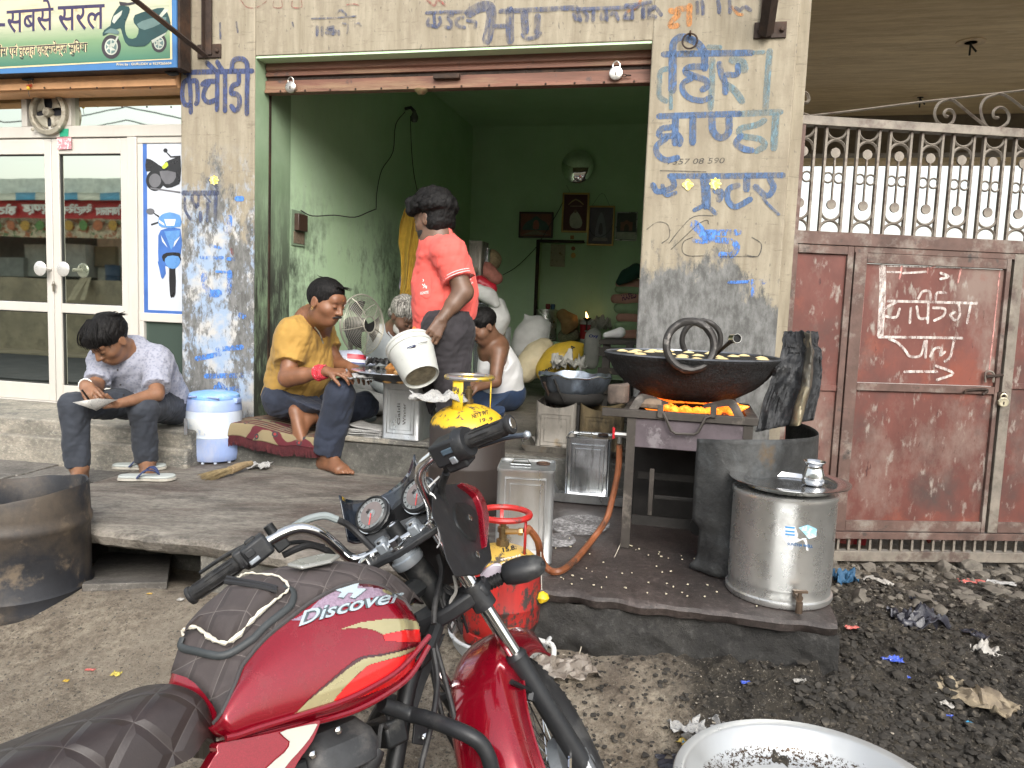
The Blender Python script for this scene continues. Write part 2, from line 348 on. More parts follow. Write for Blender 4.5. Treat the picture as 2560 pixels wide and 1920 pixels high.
def crackpoly(cx,cy,poly,name='paving_stone'):
 b=MB();P=[]
 k=len(poly)
 for i in range(k):
  a,c=poly[i],poly[(i+1)%k]
  for j in range(5):
   t=j/5;s=a[0]+(c[0]-a[0])*t;d=a[1]+(c[1]-a[1])*t
   P.append(F(s+.012*mnoise.noise(Vector((s*20,d*20,3))),d+.012*mnoise.noise(Vector((s*20,d*20,9))),.40))
 m_=sum(P,Vector())/len(P);P=[m_+(p-m_)*.985 for p in P]
 b.prism(P,(0,0,.055+rng.uniform(-.004,.006)));o=mk(name,b,MT['stone'],pv,bevel=.004);return o
xs=[-3.9,-3.3,-2.85,-2.45,-2.02,-1.62]
for j,(d0,d1)in enumerate([(-.52,-.78),(-.78,-1.08),(-1.08,-1.45)]):
 for i in range(5):
  a=.07*math.sin(i*2.1+j*3);bq=.06*math.cos(i*1.7+j)
  s0=xs[i]+a*(1 if j else.3);s1=xs[i+1]+.07*math.sin((i+1)*2.1+j*3)*(1 if j else.3)
  if s0>-1.86:continue
  s1=min(s1,-1.85)
  crackpoly(0,0,[(s0,d0),(s1,d0+.02*math.sin(i)),(s1+.03*math.sin(j+i),d1+.03*math.cos(i*2)),(s0+.02,d1+.03*math.cos(i*2-2))])
b=MB();b.fbox(-3.95,-1.8,-1.35,-.45,.05,.405);mk('paving_bed',b,MT['concrete'],kind='structure')
# ---------------- the shop building ----------------
shop=thing('shop_building','limewashed sweet shop with green inner walls and a wide open shutter bay','building',F(-.45,0,0),-FA)
lm=MB();lm.fbox(-2.04,-1.56,0,.145,.0,3.75);lm.fbox(-2.04,-1.575,.145,.39,.0,3.75)
mk('pillar',lm,MT['wallL'],shop,bevel=.008,label='left pillar, cream flaking to blue and grey')
lm=MB();lm.fbox(.652,1.344,0,.145,.0,3.75);lm.fbox(.70,1.344,.145,.39,.0,3.75);mk('pillar',lm,MT['wallR'],shop,bevel=.008,label='right pillar, cream above and sooty grey below')
lm=MB();lm.fbox(-1.562,.655,.003,.39,2.777,3.75);mk('lintel',lm,MT['lintel'],shop,bevel=.006)
jm=MB();jm.add([F(-1.559,.004,.67),F(-1.557,.145,.67),F(-1.557,.145,2.775),F(-1.559,.004,2.775)],[(0,1,2,3)]);jm.add([F(-1.5575,.17,.67),F(-1.5575,.40,.67),F(-1.5575,.40,2.775),F(-1.5575,.17,2.775)],[(0,1,2,3)]);jm.add([F(-1.559,.39,.67),F(-1.559,.39,2.775),F(-1.60,.39,2.775),F(-1.60,.39,.67)],[(0,1,2,3)])
mk('jamb_paint',jm,MT['jamb'],shop)
jm=MB();jm.fbox(-1.556,.65,.008,.11,2.765,2.776);mk('soffit_paint',jm,MT['green'],shop)
jm=MB();jm.fbox(-1.575,-1.553,.147,.168,.67,2.76);mk('shutter_guide',jm,MT['iron'],shop)
jm=MB();jm.fbox(.66,.70,.147,.168,.67,2.76);mk('shutter_guide',jm,MT['iron'],shop)
b=MB();b.fbox(-1.70,-1.562,.392,4.46,.6,3.46);mk('side_wall',b,MT['green'],shop)
b=MB();b.fbox(1.20,1.33,.392,4.46,.6,3.46);mk('side_wall',b,MT['greenB'],shop)
NI=(-.705,.70,.45,2.04)
def niche():
 a=fc(on_d(1345,600,4.4));c=fc(on_d(1507,600,4.4));return a[0],c[0],1.06,fc(on_d(1420,604,4.4))[2]
n0,n1,nz0,nz1=niche()
b=MB();
for q in((-1.6,n0,.6,3.46),(n1,1.33,.6,3.46),(n0,n1,nz1,3.46),(n0,n1,.6,nz0)):b.fbox(q[0],q[1],4.40,4.46,q[2],q[3])
mk('back_wall',b,MT['greenB'],shop)
b=MB();b.fbox(n0-.02,n1+.02,4.62,4.66,nz0-.02,nz1+.02);b.fbox(n0-.02,n0,4.44,4.62,nz0,nz1);b.fbox(n1,n1+.02,4.44,4.62,nz0,nz1);b.fbox(n0,n1,4.44,4.62,nz1,nz1+.02);b.fbox(n0,n1,4.44,4.62,nz0-.03,nz0)
mk('niche',b,MT['greenB'],shop)
b=MB();b.fbox(n0-.014,n0+.012,4.385,4.46,nz0,nz1+.014);b.fbox(n0,n1-.2,4.386,4.46,nz1-.01,nz1+.016);mk('niche_frame',b,MT['iron'],shop)
b=MB();b.fbox(-1.6,1.33,.392,4.5,3.40,3.47);mk('ceiling',b,MT['greenC'],shop)
b=MB();b.fbox(-2.04,1.344,.39,4.6,3.75,3.85);b.fbox(-2.04,1.344,.005,.39,3.75,4.6);mk('upper_wall',b,MT['lintel'],shop)
sh=thing('roller_shutter','rusty brown roller shutter rolled up under the lintel, padlocked at both ends','shutter',F(-.45,.13,2.6),-FA)
MT['shut']=M('rusty shutter paint',(.165,.075,.05),.6,.1,var=.35,scale=9,dirt=(.26,.17,.10),dscale=4,stretch=(.25,1,3),bump=.3,layers=[((.07,.05,.045),6,.60,.68)])
zz=[2.777,2.735,2.700,2.693,2.678,2.672]
b=MB();prof=[(.10,2.776),(.10,2.728),(.112,2.72),(.10,2.712),(.10,2.692)]
b.loft([[F(s,d,z)for d,z in prof]+[F(s,.155,2.692),F(s,.155,2.776)]for s in(-1.553,.649)]);mk('slat',b,MT['shut'],sh,bevel=.002)
b=MB();b.loft([[F(s,d,z)for d,z in[(.118,2.691),(.118,2.668),(.155,2.668),(.155,2.691)]]for s in(-1.553,.649)]);mk('slat',b,MT['iron'],sh)
b=MB();b.loft([[F(s,d,z)for d,z in[(.098,2.667),(.098,2.618),(.088,2.614),(.088,2.597),(.15,2.597),(.155,2.667)]]for s in(-1.553,.649)]);mk('bottom_rail',b,MT['shut'],sh,bevel=.002)
rv=MB()
for i in range(14):
 s=-1.45+i*.155;rv.lathe([(.006,0),(.005,.003),(.001,.0045)],8,frameM(F(s,.087,2.605),z=-FN));rv.lathe([(.005,0),(.004,.003),(.001,.004)],8,frameM(F(s+.04,.1175,2.68),z=-FN))
mk('rivet',rv,MT['iron'],sh,kind='stuff')
b=MB();p=fc(on_d(1118,193,.09));b.fbox(p[0]-.075,p[0]+.075,.068,.097,p[2]-.012,p[2]+.014);mk('handle',b,MT['iron'],sh,bevel=.004)
b=MB();p=fc(on_d(1056,240,.12));b.lathe([(.0,-.028),(.02,-.024),(.036,-.008),(.038,0),(.03,.003)],16,frameM(F(p[0],.10,2.596)));mk('bell_cap',b,M('tarnished brass',(.42,.30,.17),.45,.8),sh)
def padlock(px,py,d,lab,r=.030,tilt=0,face=(.45,.42,.38)):
 p=on_d(px,py,d);t=thing('padlock',lab,'padlock',p,-FA,'padlocks on the shutter and gate')
 steel=M('padlock steel '+str(px),face,.3,.9,bump=.1)
 b=MB();Mx=rotM('X',90)@Matrix.Identity(4);b.lathe([(r*.85,-.009),(r,-.006),(r,.006),(r*.85,.009)],24,rotM('X',90)@rotM('Z',tilt));mk('body',b,steel,t,local=True)
 b=MB();b.tube(smooth([(-r*.5,0,r*.7),(-r*.5,0,r*1.3),(0,0,r*1.75),(r*.5,0,r*1.3),(r*.5,0,r*.7)],4),.0042,8);mk('shackle',b,steel,t,local=True)
 b=MB();b.box((0,-.0098,-.004),(.006,.001,.016));mk('keyhole',b,MT['iron'],t,local=True)
padlock(727,218,.07,'dull round padlock at the left end of the rolled shutter',.032)
padlock(1540,183,.07,'bright round padlock hanging near the right end of the rolled shutter',.034,face=(.75,.72,.68))
b=MB()
for i in range(4):b.tube([Vector((.012*math.cos(t),0,.006*math.sin(t)))for t in[k*math.pi/5 for k in range(10)]],.0025,5,closed=True);b.v[-50:]=[rotM('X',90*(i%2)).to_3x3()@v+F(0.47+.022*i,.075,2.632)for v in b.v[-50:]]
mk('chain',b,MT['iron'],sh)
t=thing('iron_ring','rusty iron ring hanging from an eye on the right pillar','ring',on_d(1725,98,-.02),-FA)
b=MB();b.tube([(.036*math.cos(k*math.pi/10),-.004,.036*math.sin(k*math.pi/10)-.01)for k in range(20)],.0045,8,closed=True);mk('ring',b,MT['iron'],t,local=True)
b=MB();b.tube(smooth([(0,.02,.03),(0,-.012,.034),(0,-.016,.024),(0,0,.016)],3),.005,8);mk('eye',b,MT['iron'],t,local=True)
def bracket(px,py,lab,side):
 p=fc(on_d(px,py,0));t=thing('awning_bracket',lab,'bracket',F(p[0],0,p[2]),-FA,'angle iron brackets of the awning')
 b=MB();b.fbox(p[0]-.075,p[0]+.075,-.012,-.001,p[2]-.035,p[2]+.04);mk('plate',b,MT['iron'],t,bevel=.002)
 for q in(-.048,.055):b=MB();b.lathe([(.012,0),(.012,.008),(.006,.014)],6,frameM(F(p[0]+q,-.012,p[2]),z=-FN));mk('bolt',b,MT['iron'],t)
 return t,p
t,p=bracket(525,130,'angle iron bracket with upright and slanting stay above the left pillar',0)
b=MB();b.fbox(p[0]-.022,p[0]+.022,-.02,-.0125,p[2]-.02,3.7);b.fbox(p[0]-.022,p[0]-.016,-.05,-.021,p[2]-.02,3.7);mk('upright',b,MT['iron'],t)
e0=F(p[0]+.0,-.035,p[2]-.035);e1=on_d(300,-30,-.55)
b=MB();b.tube([e0,e1],.017,4);mk('stay',b,MT['iron'],t)
t,p=bracket(1925,78,'dark steel bracket and beam end above the right pillar',1)
b=MB();b.tube([F(p[0]-.02,-.03,p[2]-.02),F(p[0]+.0,-.9,p[2]+.75)],.035,4);mk('stay',b,MT['iron'],t)
b=MB();b.tube([F(p[0]-.02,-.016,p[2]-.03),F(p[0]-.02,-.03,3.7)],.03,4);mk('upright',b,MT['iron'],t)
# ---------------- lettering helpers ----------------
NOFF=[0]
def strokes(name,zoom,lst,w,mat,parent,n=None,P=None,off0=.0015,label=None):
 """lst: list of polylines in zoom coordinates; w: width in metres"""
 n=n or-FN;P=P or(lambda x,y:on_d(x,y,0));b=MB()
 for k,l in enumerate(lst):
  ww=w
  if isinstance(l[0],(int,float)):ww=l[0];l=l[1:]
  pts=[P(*zoom(x,y))for x,y in l]
  if len(pts)>2:pts=smooth(pts,4)
  b.ribbon(pts,ww,n,off0+.00035*k)
 return mk(name,b,mat,parent,label=label)
def textmesh(body,bold=0,spacing=1,shear_=0):
 c=bpy.data.curves.new('t','FONT');c.body=body;c.size=1;c.offset=bold;c.space_character=spacing;c.resolution_u=3
 o=bpy.data.objects.new('t',c);C.objects.link(o);dg=bpy.context.evaluated_depsgraph_get();m=bpy.data.meshes.new_from_object(o.evaluated_get(dg))
 vs_=[Vector((v.co.x+shear_*v.co.y,v.co.y,0))for v in m.vertices];fs=[tuple(p.vertices)for p in m.polygons];bpy.data.objects.remove(o);bpy.data.curves.remove(c);bpy.data.meshes.remove(m);return vs_,fs
def text(name,body,box,P,mat,parent,bold=.01,n=None,off=.002,shear=0,mirror=False,spacing=1,label=None):
 """box=(x0,y0,x1,y1,dy): left x, top y, right x, bottom y in photo pixels at the left end, dy = rise of the baseline to the right end"""
 V,Fs=textmesh(body,bold,spacing,shear);x0=min(v.x for v in V);x1=max(v.x for v in V);y0=min(v.y for v in V);y1=max(v.y for v in V)
 n=n or-FN;b=MB();out=[]
 a,t,c_,bt=box[:4];dy=box[4]if len(box)>4 else 0
 A=P(a,t);B=P(c_,t+dy);D=P(a,bt);E=P(c_,bt+dy)
 for v in V:
  u=(v.x-x0)/(x1-x0);
  if mirror:u=1-u
  q=(v.y-y0)/(y1-y0);out.append((D*(1-u)+E*u)*(1-q)+(A*(1-u)+B*u)*q+n*off)
 b.add(out,Fs);return mk(name,b,mat,parent,label=label)
def poly(name,zoom,pts,P,mat,parent,off=.002,n=None,sm=0,thick=0,label=None):
 n=n or-FN;q=[P(*zoom(x,y))+n*off for x,y in pts]
 if sm:q=smooth(q,sm,True)
 b=MB()
 if thick:b.prism(q,n*thick)
 else:b.add(q,[tuple(range(len(q)))])
 return mk(name,b,mat,parent,label=label)
def ell(cx,cy,rx,ry,n=20,rot=0):
 return[(cx+rx*math.cos(t)*math.cos(rot)-ry*math.sin(t)*math.sin(rot),cy+rx*math.cos(t)*math.sin(rot)+ry*math.sin(t)*math.cos(rot))for t in[2*math.pi*k/n for k in range(n)]]
P0=lambda x,y:on_d(x,y,0)
NAVY=paint('navy lettering paint',(.03,.045,.12),.41,22,.14)
NAVYW=paint('worn navy lettering paint',(.045,.06,.12),.50,22,.12)
BLUE=paint('blue lettering paint',(.045,.095,.20),.46,14,.12)
BRIGHT=paint('bright blue lettering paint',(.05,.17,.50),.50,8,.05)
TEAL=paint('faded teal lettering paint',(.10,.17,.20),.50,22,.16)
OCH=paint('ochre lettering paint',(.42,.17,.04),.47,22,.14)
MAR=paint('maroon lettering paint',(.25,.06,.05),.52,22,.12)
DARK=paint('thin black outline paint',(.03,.03,.03),.46,22,.14)
WHITEP=paint('white chalky paint',(.62,.56,.52),.5,30,.16)
PINKP=paint('pink chalky paint',(.55,.25,.22),.48,30,.16)
a=Zm(440,0,.25316)
strokes('lettering',a,[[(85,716),(430,708),(755,702)],[(125,735),(145,910),(148,1110)],[(112,790),(75,830),(65,950),(90,1030),(140,1038)],[(160,800),(205,805),(215,900),(215,1000),(200,1025)],[(262,835),(300,808),(392,802)],[(330,820),(290,880),(275,960),(320,1010),(392,990)],[(412,735),(410,900),(408,1085)],[(488,735),(488,900),(487,1095)],[(310,622),(345,655),(390,700)],[(412,615),(435,655),(465,700)],[(625,735),(620,820),(562,850),(550,920),(600,930),(632,970),(625,1060),(590,1092),(550,1050)],[(712,735),(706,900),(704,1125)],[(712,700),(700,615),(640,580),(570,605),(555,690)]],.029,NAVY,shop,label='navy hand painted word')
b_=Zm(1000,0,.28933)
strokes('lettering',b_,[[.055,(600,112),(680,66),(765,55),(790,110),(780,220),(752,345)],[.045,(950,90),(950,220),(952,350)],[.025,(870,98),(1180,84),(1525,66)],[.024,(822,230),(905,225)],[.040,(1075,115),(1080,200),(1085,270)],[.034,(1190,140),(1188,200),(1185,275)],[.02,(1060,300),(1100,335),(1180,320),(1215,290)]],.03,NAVYW,shop,label='large worn navy letters')
strokes('lettering',b_,[[(230,112),(300,108),(360,106)],[(292,112),(298,170),(305,235)],[(250,165),(238,210),(290,228)],[(340,150),(352,195),(318,235)],[(385,104),(480,105),(580,103)],[(455,130),(400,150),(440,185),(442,240),(395,235)],[(545,150),(490,172),(500,222),(560,240)],[(585,178),(620,185),(655,195),(650,240)],[(1540,80),(1548,130),(1562,180)],[(1505,120),(1520,165),(1560,168)],[(1595,105),(1620,140),(1612,182)],[(1675,88),(1672,130),(1670,182)],[(1780,90),(1785,130),(1792,176)],[(1735,125),(1745,165),(1790,160)],[(1820,130),(1858,112),(1888,170)],[(1960,112),(1938,155),(1990,160)],[(2008,90),(2008,125),(2010,162)],[(2105,60),(2105,110),(2105,155)],[(2205,62),(2160,82),(2160,132),(2212,150)],[(1500,85),(1800,75),(2060,62)]],.0185,NAVYW,shop)
strokes('lettering',tile(2,0),[[(1130,80),(1132,120),(1130,155)],[(1180,60),(1180,100),(1185,155)],[(1180,100),(1240,70),(1290,130)],[(1600,20),(1602,60),(1605,120)],[(1640,15),(1650,60),(1650,120)],[(1780,10),(1790,60),(1790,110)],[(1880,10),(1885,60),(1885,110)],[(1930,70),(1970,90),(2010,60),(2060,90)],[(980,50),(1080,40),(1200,20)]],.0185,NAVYW,shop)
strokes('lettering',tile(2,0),[[(1370,92),(1440,120),(1385,180),(1370,225),(1430,222)],[(1535,50),(1532,130),(1530,210)],[(1430,80),(1540,70)],[.014,(1000,100),(1080,60),(1115,0)],[.014,(1900,60),(1950,120),(1990,130)]],.028,OCH,shop)
strokes('lettering',a,[[(1395,265),(1395,345)],[(1446,270),(1445,345)],[(1560,265),(1490,285),(1572,305),(1560,335),(1485,325)],[.012,(1585,135),(1630,100),(1685,150)],[.008,(1340,185),(1560,178),(1780,160)],[(1610,310),(1612,340)],[.010,(1650,230),(1700,250),(1690,330)],[.008,(1780,240),(1810,230),(1830,260)],[.012,(440,230),(442,380)],[.01,(600,220),(615,320)],[.01,(1155,225),(1165,260)]],.018,NAVYW,shop)
strokes('lettering',a,[[(965,10),(965,72),(1045,72),(1045,5)],[(1150,10),(1150,72),(1240,72),(1240,5)],[(640,0),(700,70),(800,75),(900,10)],[(1690,48),(1760,40),(1810,55)]],.006,MAR,shop)
strokes('lettering',tile(1,0),[[(1480,0),(1540,50),(1560,10)],[(1580,0),(1640,50)]],.012,MAR,shop)
c=Zm(1620,60,.3013)
strokes('lettering',c,[[(130,252),(400,246),(860,240)],[.041,(205,262),(205,400),(203,548)],[.036,(205,240),(212,160),(262,112),(335,120),(420,170),(475,250)],[.036,(470,262),(470,310),(470,368)],[(480,355),(345,358),(312,400),(400,438),(480,470),(490,520),(452,545)],[.028,(385,440),(292,492),(292,560),(350,618),(450,636),(515,610)],[.03,(592,330),(610,420),(640,490),(642,570)],[.027,(650,420),(740,418),(745,345)]],.031,BLUE,shop,label='blue hand painted word')
strokes('lettering',c,[[.026,(165,372),(105,395),(95,500),(97,600),(150,642)],[(650,505),(720,555),(780,640)],[.03,(1010,225),(992,450),(975,702)],[.03,(535,300),(530,500),(520,700)],[.02,(190,560),(190,700)],[.022,(500,190),(600,195)],[.02,(880,240),(960,235)],[.04,(700,300),(780,320),(800,380)]],.034,TEAL,shop)
strokes('lettering',c,[[(90,766),(420,755),(760,745)],[.034,(228,790),(226,850),(225,990)],[.03,(210,855),(112,872),(100,930),(240,925)],[.028,(250,920),(272,960),(262,1000)],[(150,950),(75,1010),(78,1080),(150,1130),(245,1110)],[.034,(372,780),(372,880),(370,985)],[.034,(530,780),(540,890),(602,945),(668,900),(672,780)],[.03,(770,930),(730,990),(790,1035),(860,1050)]],.03,BLUE,shop)
strokes('lettering',c,[[(760,748),(900,740),(1100,730)],[(965,800),(900,838),(765,870),(780,928),(925,955),(970,1010),(900,1055)],[.035,(1060,760),(1052,900),(1045,1030)]],.03,TEAL,shop)
strokes('lettering',c,[[(180,1262),(600,1262),(1120,1255)],[(200,1275),(212,1350),(85,1392),(40,1335)],[.046,(470,1272),(480,1390),(485,1505)],[.034,(560,1380),(605,1400),(590,1455)],[.022,(385,1545),(480,1508),(562,1572)],[.034,(820,1278),(818,1372)],[(745,1340),(672,1368),(660,1450),(722,1518),(848,1455)],[(1010,1288),(1042,1360),(985,1428),(890,1350)],[.014,(955,1450),(1010,1510),(1085,1582)],[.02,(120,1340),(150,1420),(230,1400)]],.029,BLUE,shop)
text('lettering','7357 08 590',(1668,398,1812,412,-4),P0,DARK,shop,0,shear=.2)
d_=Zm(1590,400,.30143)
strokes('lettering',d_,[[(575,602),(720,602),(852,600)],[(590,640),(680,662),(800,680),(838,730),(790,790),(705,785)],[.045,(480,530),(540,590),(595,660)],[.026,(940,1012),(1062,1010)],[.03,(980,1040),(978,1145)],[.02,(475,665),(560,680)],[.015,(770,1015),(930,1010)]],.030,BRIGHT,shop)
strokes('lettering',d_,[[(275,690),(370,570),(480,470),(640,462)],[(290,742),(400,640),(520,530),(590,500),(600,530)],[(470,640),(395,680),(385,760),(440,795),(560,795)],[(90,575),(180,515),(265,540),(275,640),(215,690)],[(960,640),(1040,700),(1010,800),(920,790)],[(200,88),(580,98)],[(700,800),(1000,800)]],.0045,DARK,shop)
e_=Zm(440,440,.21696)
strokes('lettering',e_,[[.030,(85,196),(280,198),(480,195)],[(188,225),(192,280),(235,360),(250,320)],[.018,(105,260),(112,400),(170,500)],[.018,(262,230),(262,340)],[.025,(462,210),(458,340),(455,500)],[(372,315),(370,420),(365,520)],[(285,420),(290,520)],[.012,(330,220),(400,300)],[.02,(370,30),(480,140)]],.022,NAVYW,shop)
strokes('lettering',e_,[[.055,(580,540),(578,645)],[.03,(700,262),(765,262)],[.036,(620,480),(615,640)],[.045,(330,1150),(335,1260),(400,1350),(500,1350)],[.032,(622,1110),(620,1220),(612,1340)],[.02,(290,935),(400,945),(540,940)],[.02,(600,955),(690,960)],[.016,(400,800),(520,830)],[.03,(740,1600),(790,1620)],[.014,(470,1100),(620,1110)]],.03,BRIGHT,shop)
strokes('lettering',tile(0,1),[[(1880,1360),(2090,1340)],[(1780,1590),(2090,1585)],[(1700,1440),(1900,1400)]],.03,BRIGHT,shop)
strokes('lettering',tile(0,2),[[(1870,30),(1960,60),(2060,40)],[(1900,5),(1980,90)]],.04,BRIGHT,shop)
b=MB();
for r_ in range(2):b.tube([P0(*e_(280,820-0)),P0(*e_(200,1015))],.0015,5)
strokes('lettering',e_,[[.016,(640,840),(652,900)]],.016,MAR,shop)
STK=M('yellow paper sticker',(.72,.55,.10),.6,var=.3,scale=60,layers=[((.75,.68,.40),50,.5,.56)])
def sticker(zm,cx,cy,r,lab,nf=8):
 pts=[(cx+r*(1+.16*math.cos(nf*t))*math.cos(t),cy+r*(1+.16*math.cos(nf*t))*math.sin(t))for t in[2*math.pi*k/40 for k in range(40)]]
 o=poly('sticker',zm,pts,P0,STK,None,off=.004,thick=.001);tag(o,lab,'sticker',group='yellow stickers on the pillars')
sticker(d_,430,206,42,'square yellow sticker on the blue lettering of the right pillar',4)
sticker(d_,658,198,46,'sun shaped yellow sticker right of the square one on the right pillar')
sticker(e_,445,50,50,'ragged yellow sticker on the left pillar')
# ---------------- showroom next door ----------------
ALU=M('white powder coated aluminium',(.50,.475,.43),.45,var=.08,scale=4,dirt=(.45,.42,.36),dscale=5,dlo=.55,dhi=.75,bump=.08,stretch=(1,1,.3))
ORG=M('peach painted shutter box',(.62,.34,.17),.6,var=.12,scale=10,dirt=(.35,.2,.11),dlo=.6,dhi=.75)
RUB=M('black rubber gasket',(.02,.02,.02),.7)
m,N=newmat('reflective window glass',.02,1);N.col((.66,.70,.62));N.bump(N.noise(1.6,3,.5),.05,.01);MT['mirror']=m
m,N=newmat('dark tinted window glass',.05,.55);N.col((.10,.14,.12));N.bump(N.noise(1.2,3,.5),.04,.01);MT['tint']=m
P15=lambda x,y:on_d(x,y,.15)
show=thing('showroom','white aluminium and glass front of the two-wheeler showroom left of the sweet shop','shopfront',F(-3.0,.17,.69),-FA)
S_=lambda px,py:fc(P15(px,py))[0]
def bar(name,s0,s1,z0,z1,d0=.15,d1=.20,m=None,par=None,bv=.004):b=MB();b.fbox(s0,s1,d0,d1,z0,z1);return mk(name,b,m or ALU,par or show,bevel=bv)
sA=-4.2;sB=-2.045
x133=-3.087;x157=S_(155,600);x315=S_(316,600);x325=S_(322,600);x345=S_(345,600);x357=S_(357,600);x113=S_(121,600)
fw_=bar('frame_rail',sA,sB,2.655,2.70,.14,.21)
bar('frame_rail',sA,sB,2.375,2.445,.14,.21)
bar('frame_post',x325,x345,.69,2.374,.14,.21)
bar('frame_post',S_(160,280),S_(180,280),2.4455,2.6545,.14,.21)
bar('frame_post',S_(56,280),S_(70,280),2.4455,2.6545,.14,.21)
def pane(s0,s1,z0,z1,mat,par,lab=None):b=MB();b.fbox(s0,s1,.176,.182,z0,z1);return mk('pane',b,mat,par,label=lab)
pane(S_(180,280),sB,2.446,2.654,MT['mirror'],show);pane(sA,S_(56,280),2.446,2.654,MT['mirror'],show)
b=MB();b.fbox(sA,sB,.30,.32,.7,2.7);mk('dark_interior_sheet',b,M('dark interior',(.02,.022,.02),.9),show)  # dark sheet standing in for the unlit interior behind the glass
def leaf(s0,s1,lab):
 par=show;zt,zb=2.370,.695
 zmt,zmb=fc(P15(250,757))[2],fc(P15(250,775))[2]
 zmt=1.335;zmb=1.275
 b=MB();w_=.052
 b.fbox(s0,s0+w_,.15,.195,zb,zt);b.fbox(s1-w_,s1,.15,.195,zb,zt);b.fbox(s0+w_,s1-w_,.151,.194,zt-.095,zt);b.fbox(s0+w_,s1-w_,.151,.194,zmb,zmt);b.fbox(s0+w_,s1-w_,.151,.194,zb,zb+.11)
 o=mk('door',b,ALU,par,bevel=.004,label=lab)
 for z0,z1 in((zmt,zt-.095),(zb+.11,zmb)):
  g_=MB();g_.fbox(s0+w_,s1-w_,.172,.178,z0,z1);mk('pane',g_,MT['mirror'],o)
  r_=MB();
  for q in((s0+w_,s0+w_+.006,z0,z1),(s1-w_-.006,s1-w_,z0,z1),(s0+w_+.006,s1-w_-.006,z1-.006,z1),(s0+w_+.006,s1-w_-.006,z0,z0+.006)):r_.fbox(q[0],q[1],.162,.171,q[2],q[3])
  mk('gasket',r_,RUB,o)
 return o
leaf(x133-.66,x133-.002,'left door leaf');leaf(x133+.002,x325-.003,'right door leaf')
zq=(1.30,1.24)
bar('frame_rail',x345,sB,1.245,1.30);bar('frame_rail',x345,sB,.69,.76);bar('frame_rail',x345,sB,2.335,2.374);bar('frame_stile',x345,x357,.76,2.335,.152,.198);bar('frame_rail',sA,sB,.655,.694,.13,.22)
pane(x357,sB,.76,1.245,MT['tint'],show,'dark green lower pane')
pos=thing('showroom_poster','pale poster with a black motorcycle above a blue scooter in the showroom window','poster',F((x357+sB)/2,.165,1.3),-FA)
BLP=M('poster blue',(.05,.13,.38),.35,bump=0);GRP=M('poster pale grey',(.50,.53,.58),.35,var=.06,bump=0);BKP=M('poster black',(.02,.02,.022),.3,bump=0);LTP=M('poster light',(.6,.62,.66),.3,bump=0);MDP=M('poster mid blue',(.10,.24,.5),.3,bump=0);GYP=M('poster grey',(.12,.12,.13),.4,bump=0)
b=MB();b.fbox(x357,sB,.158,.162,1.30,2.335);mk('sheet',b,GRP,pos)
b=MB();b.fbox(x357,x357+.028,.1565,.1578,1.30,2.335);b.fbox(x357+.028,sB,.1565,.1578,1.30,1.318);mk('border',b,BLP,pos)
Pp=lambda x,y:on_d(x,y,.157)
t0=tile(0,0);t1=tile(0,1)
def pp(z,pts,m,o=.001,sm=2,nm='print'):return poly(nm,z,pts,Pp,m,pos,off=o,sm=sm)
pp(t0,[(1265,1370),(1340,1400),(1400,1440),(1430,1400),(1500,1370),(1560,1360),(1560,1560),(1530,1600),(1440,1625),(1370,1560),(1300,1480),(1262,1480)],BKP)
pp(t0,ell(1340,1560,78,90),BKP,.0008);pp(t0,ell(1340,1560,52,60),GYP,.0012);pp(t0,ell(1430,1300,18,18),BKP);pp(t0,[(1440,1310),(1480,1350),(1560,1345),(1560,1360),(1475,1362),(1430,1312)],BKP,.0009,0);pp(t0,[(1400,1440),(1440,1400),(1455,1430),(1420,1460)],M('poster lime',(.4,.5,.05),.4,bump=0),.0016);pp(t0,[(1380,1480),(1520,1490),(1500,1570),(1430,1590)],GYP,.0018);pp(t0,[(1300,1620),(1560,1655),(1560,1670),(1300,1632)],GYP,.001,0)
pp(t1,[(1390,330),(1560,318),(1560,560),(1500,575),(1420,735),(1392,735),(1370,600),(1368,440)],BLP)
pp(t1,[(1368,235),(1400,195),(1470,175),(1540,195),(1560,215),(1560,300),(1400,305),(1370,270)],MDP,.0014)
pp(t1,[(1420,235),(1520,235),(1508,292),(1440,292)],LTP,.0018,0);pp(t1,[(1370,235),(1415,270),(1425,292),(1375,265)],LTP,.0018,0)
pp(t1,ell(1300,168,36,27),GYP);pp(t1,[(1325,175),(1375,205),(1380,225),(1330,190)],BKP,.0012,0);pp(t1,[(1305,275),(1370,255),(1372,268),(1308,290)],BKP,.0012,0)
pp(t1,[(1420,340),(1480,500),(1550,380),(1560,330)],MDP,.0016,0);pp(t1,[(1390,370),(1450,480),(1405,430)],LTP,.0018,0);pp(t1,[(1560,380),(1500,480),(1510,430)],LTP,.0018,0)
pp(t1,[(1400,560),(1440,525),(1550,525),(1560,560),(1560,600),(1440,620)],BKP,.0015);pp(t1,[(1425,600),(1450,555),(1540,555),(1560,610),(1520,660),(1460,655)],MDP,.002)
pp(t1,[(1463,655),(1515,655),(1517,880),(1490,910),(1470,890)],BKP,.0012,2);pp(t1,[(1430,640),(1455,650),(1458,760),(1440,750)],LTP,.0014,0);pp(t1,[(1525,650),(1545,640),(1542,760),(1528,760)],LTP,.0014,0);pp(t1,[(1362,600),(1380,600),(1420,735),(1395,740)],BLP,.0009,0)
ef=thing('exhaust_fan','square metal exhaust fan with bent blades above the showroom door','fan',P15(*t0(400,980)),-FA)
FANM=M('dusty cream fan metal',(.38,.35,.28),.5,.3,var=.2,scale=20,dirt=(.16,.13,.09),dscale=14)
def Pf(x,y,d=.11):return on_d(*t0(x,y),d)
b=MB();outer=[Pf(*p)for p in[(250,830),(300,802),(500,802),(548,830),(556,960),(550,1090),(480,1140),(400,1160),(310,1140),(265,1090),(248,960)]]
ci=Pf(405,968);
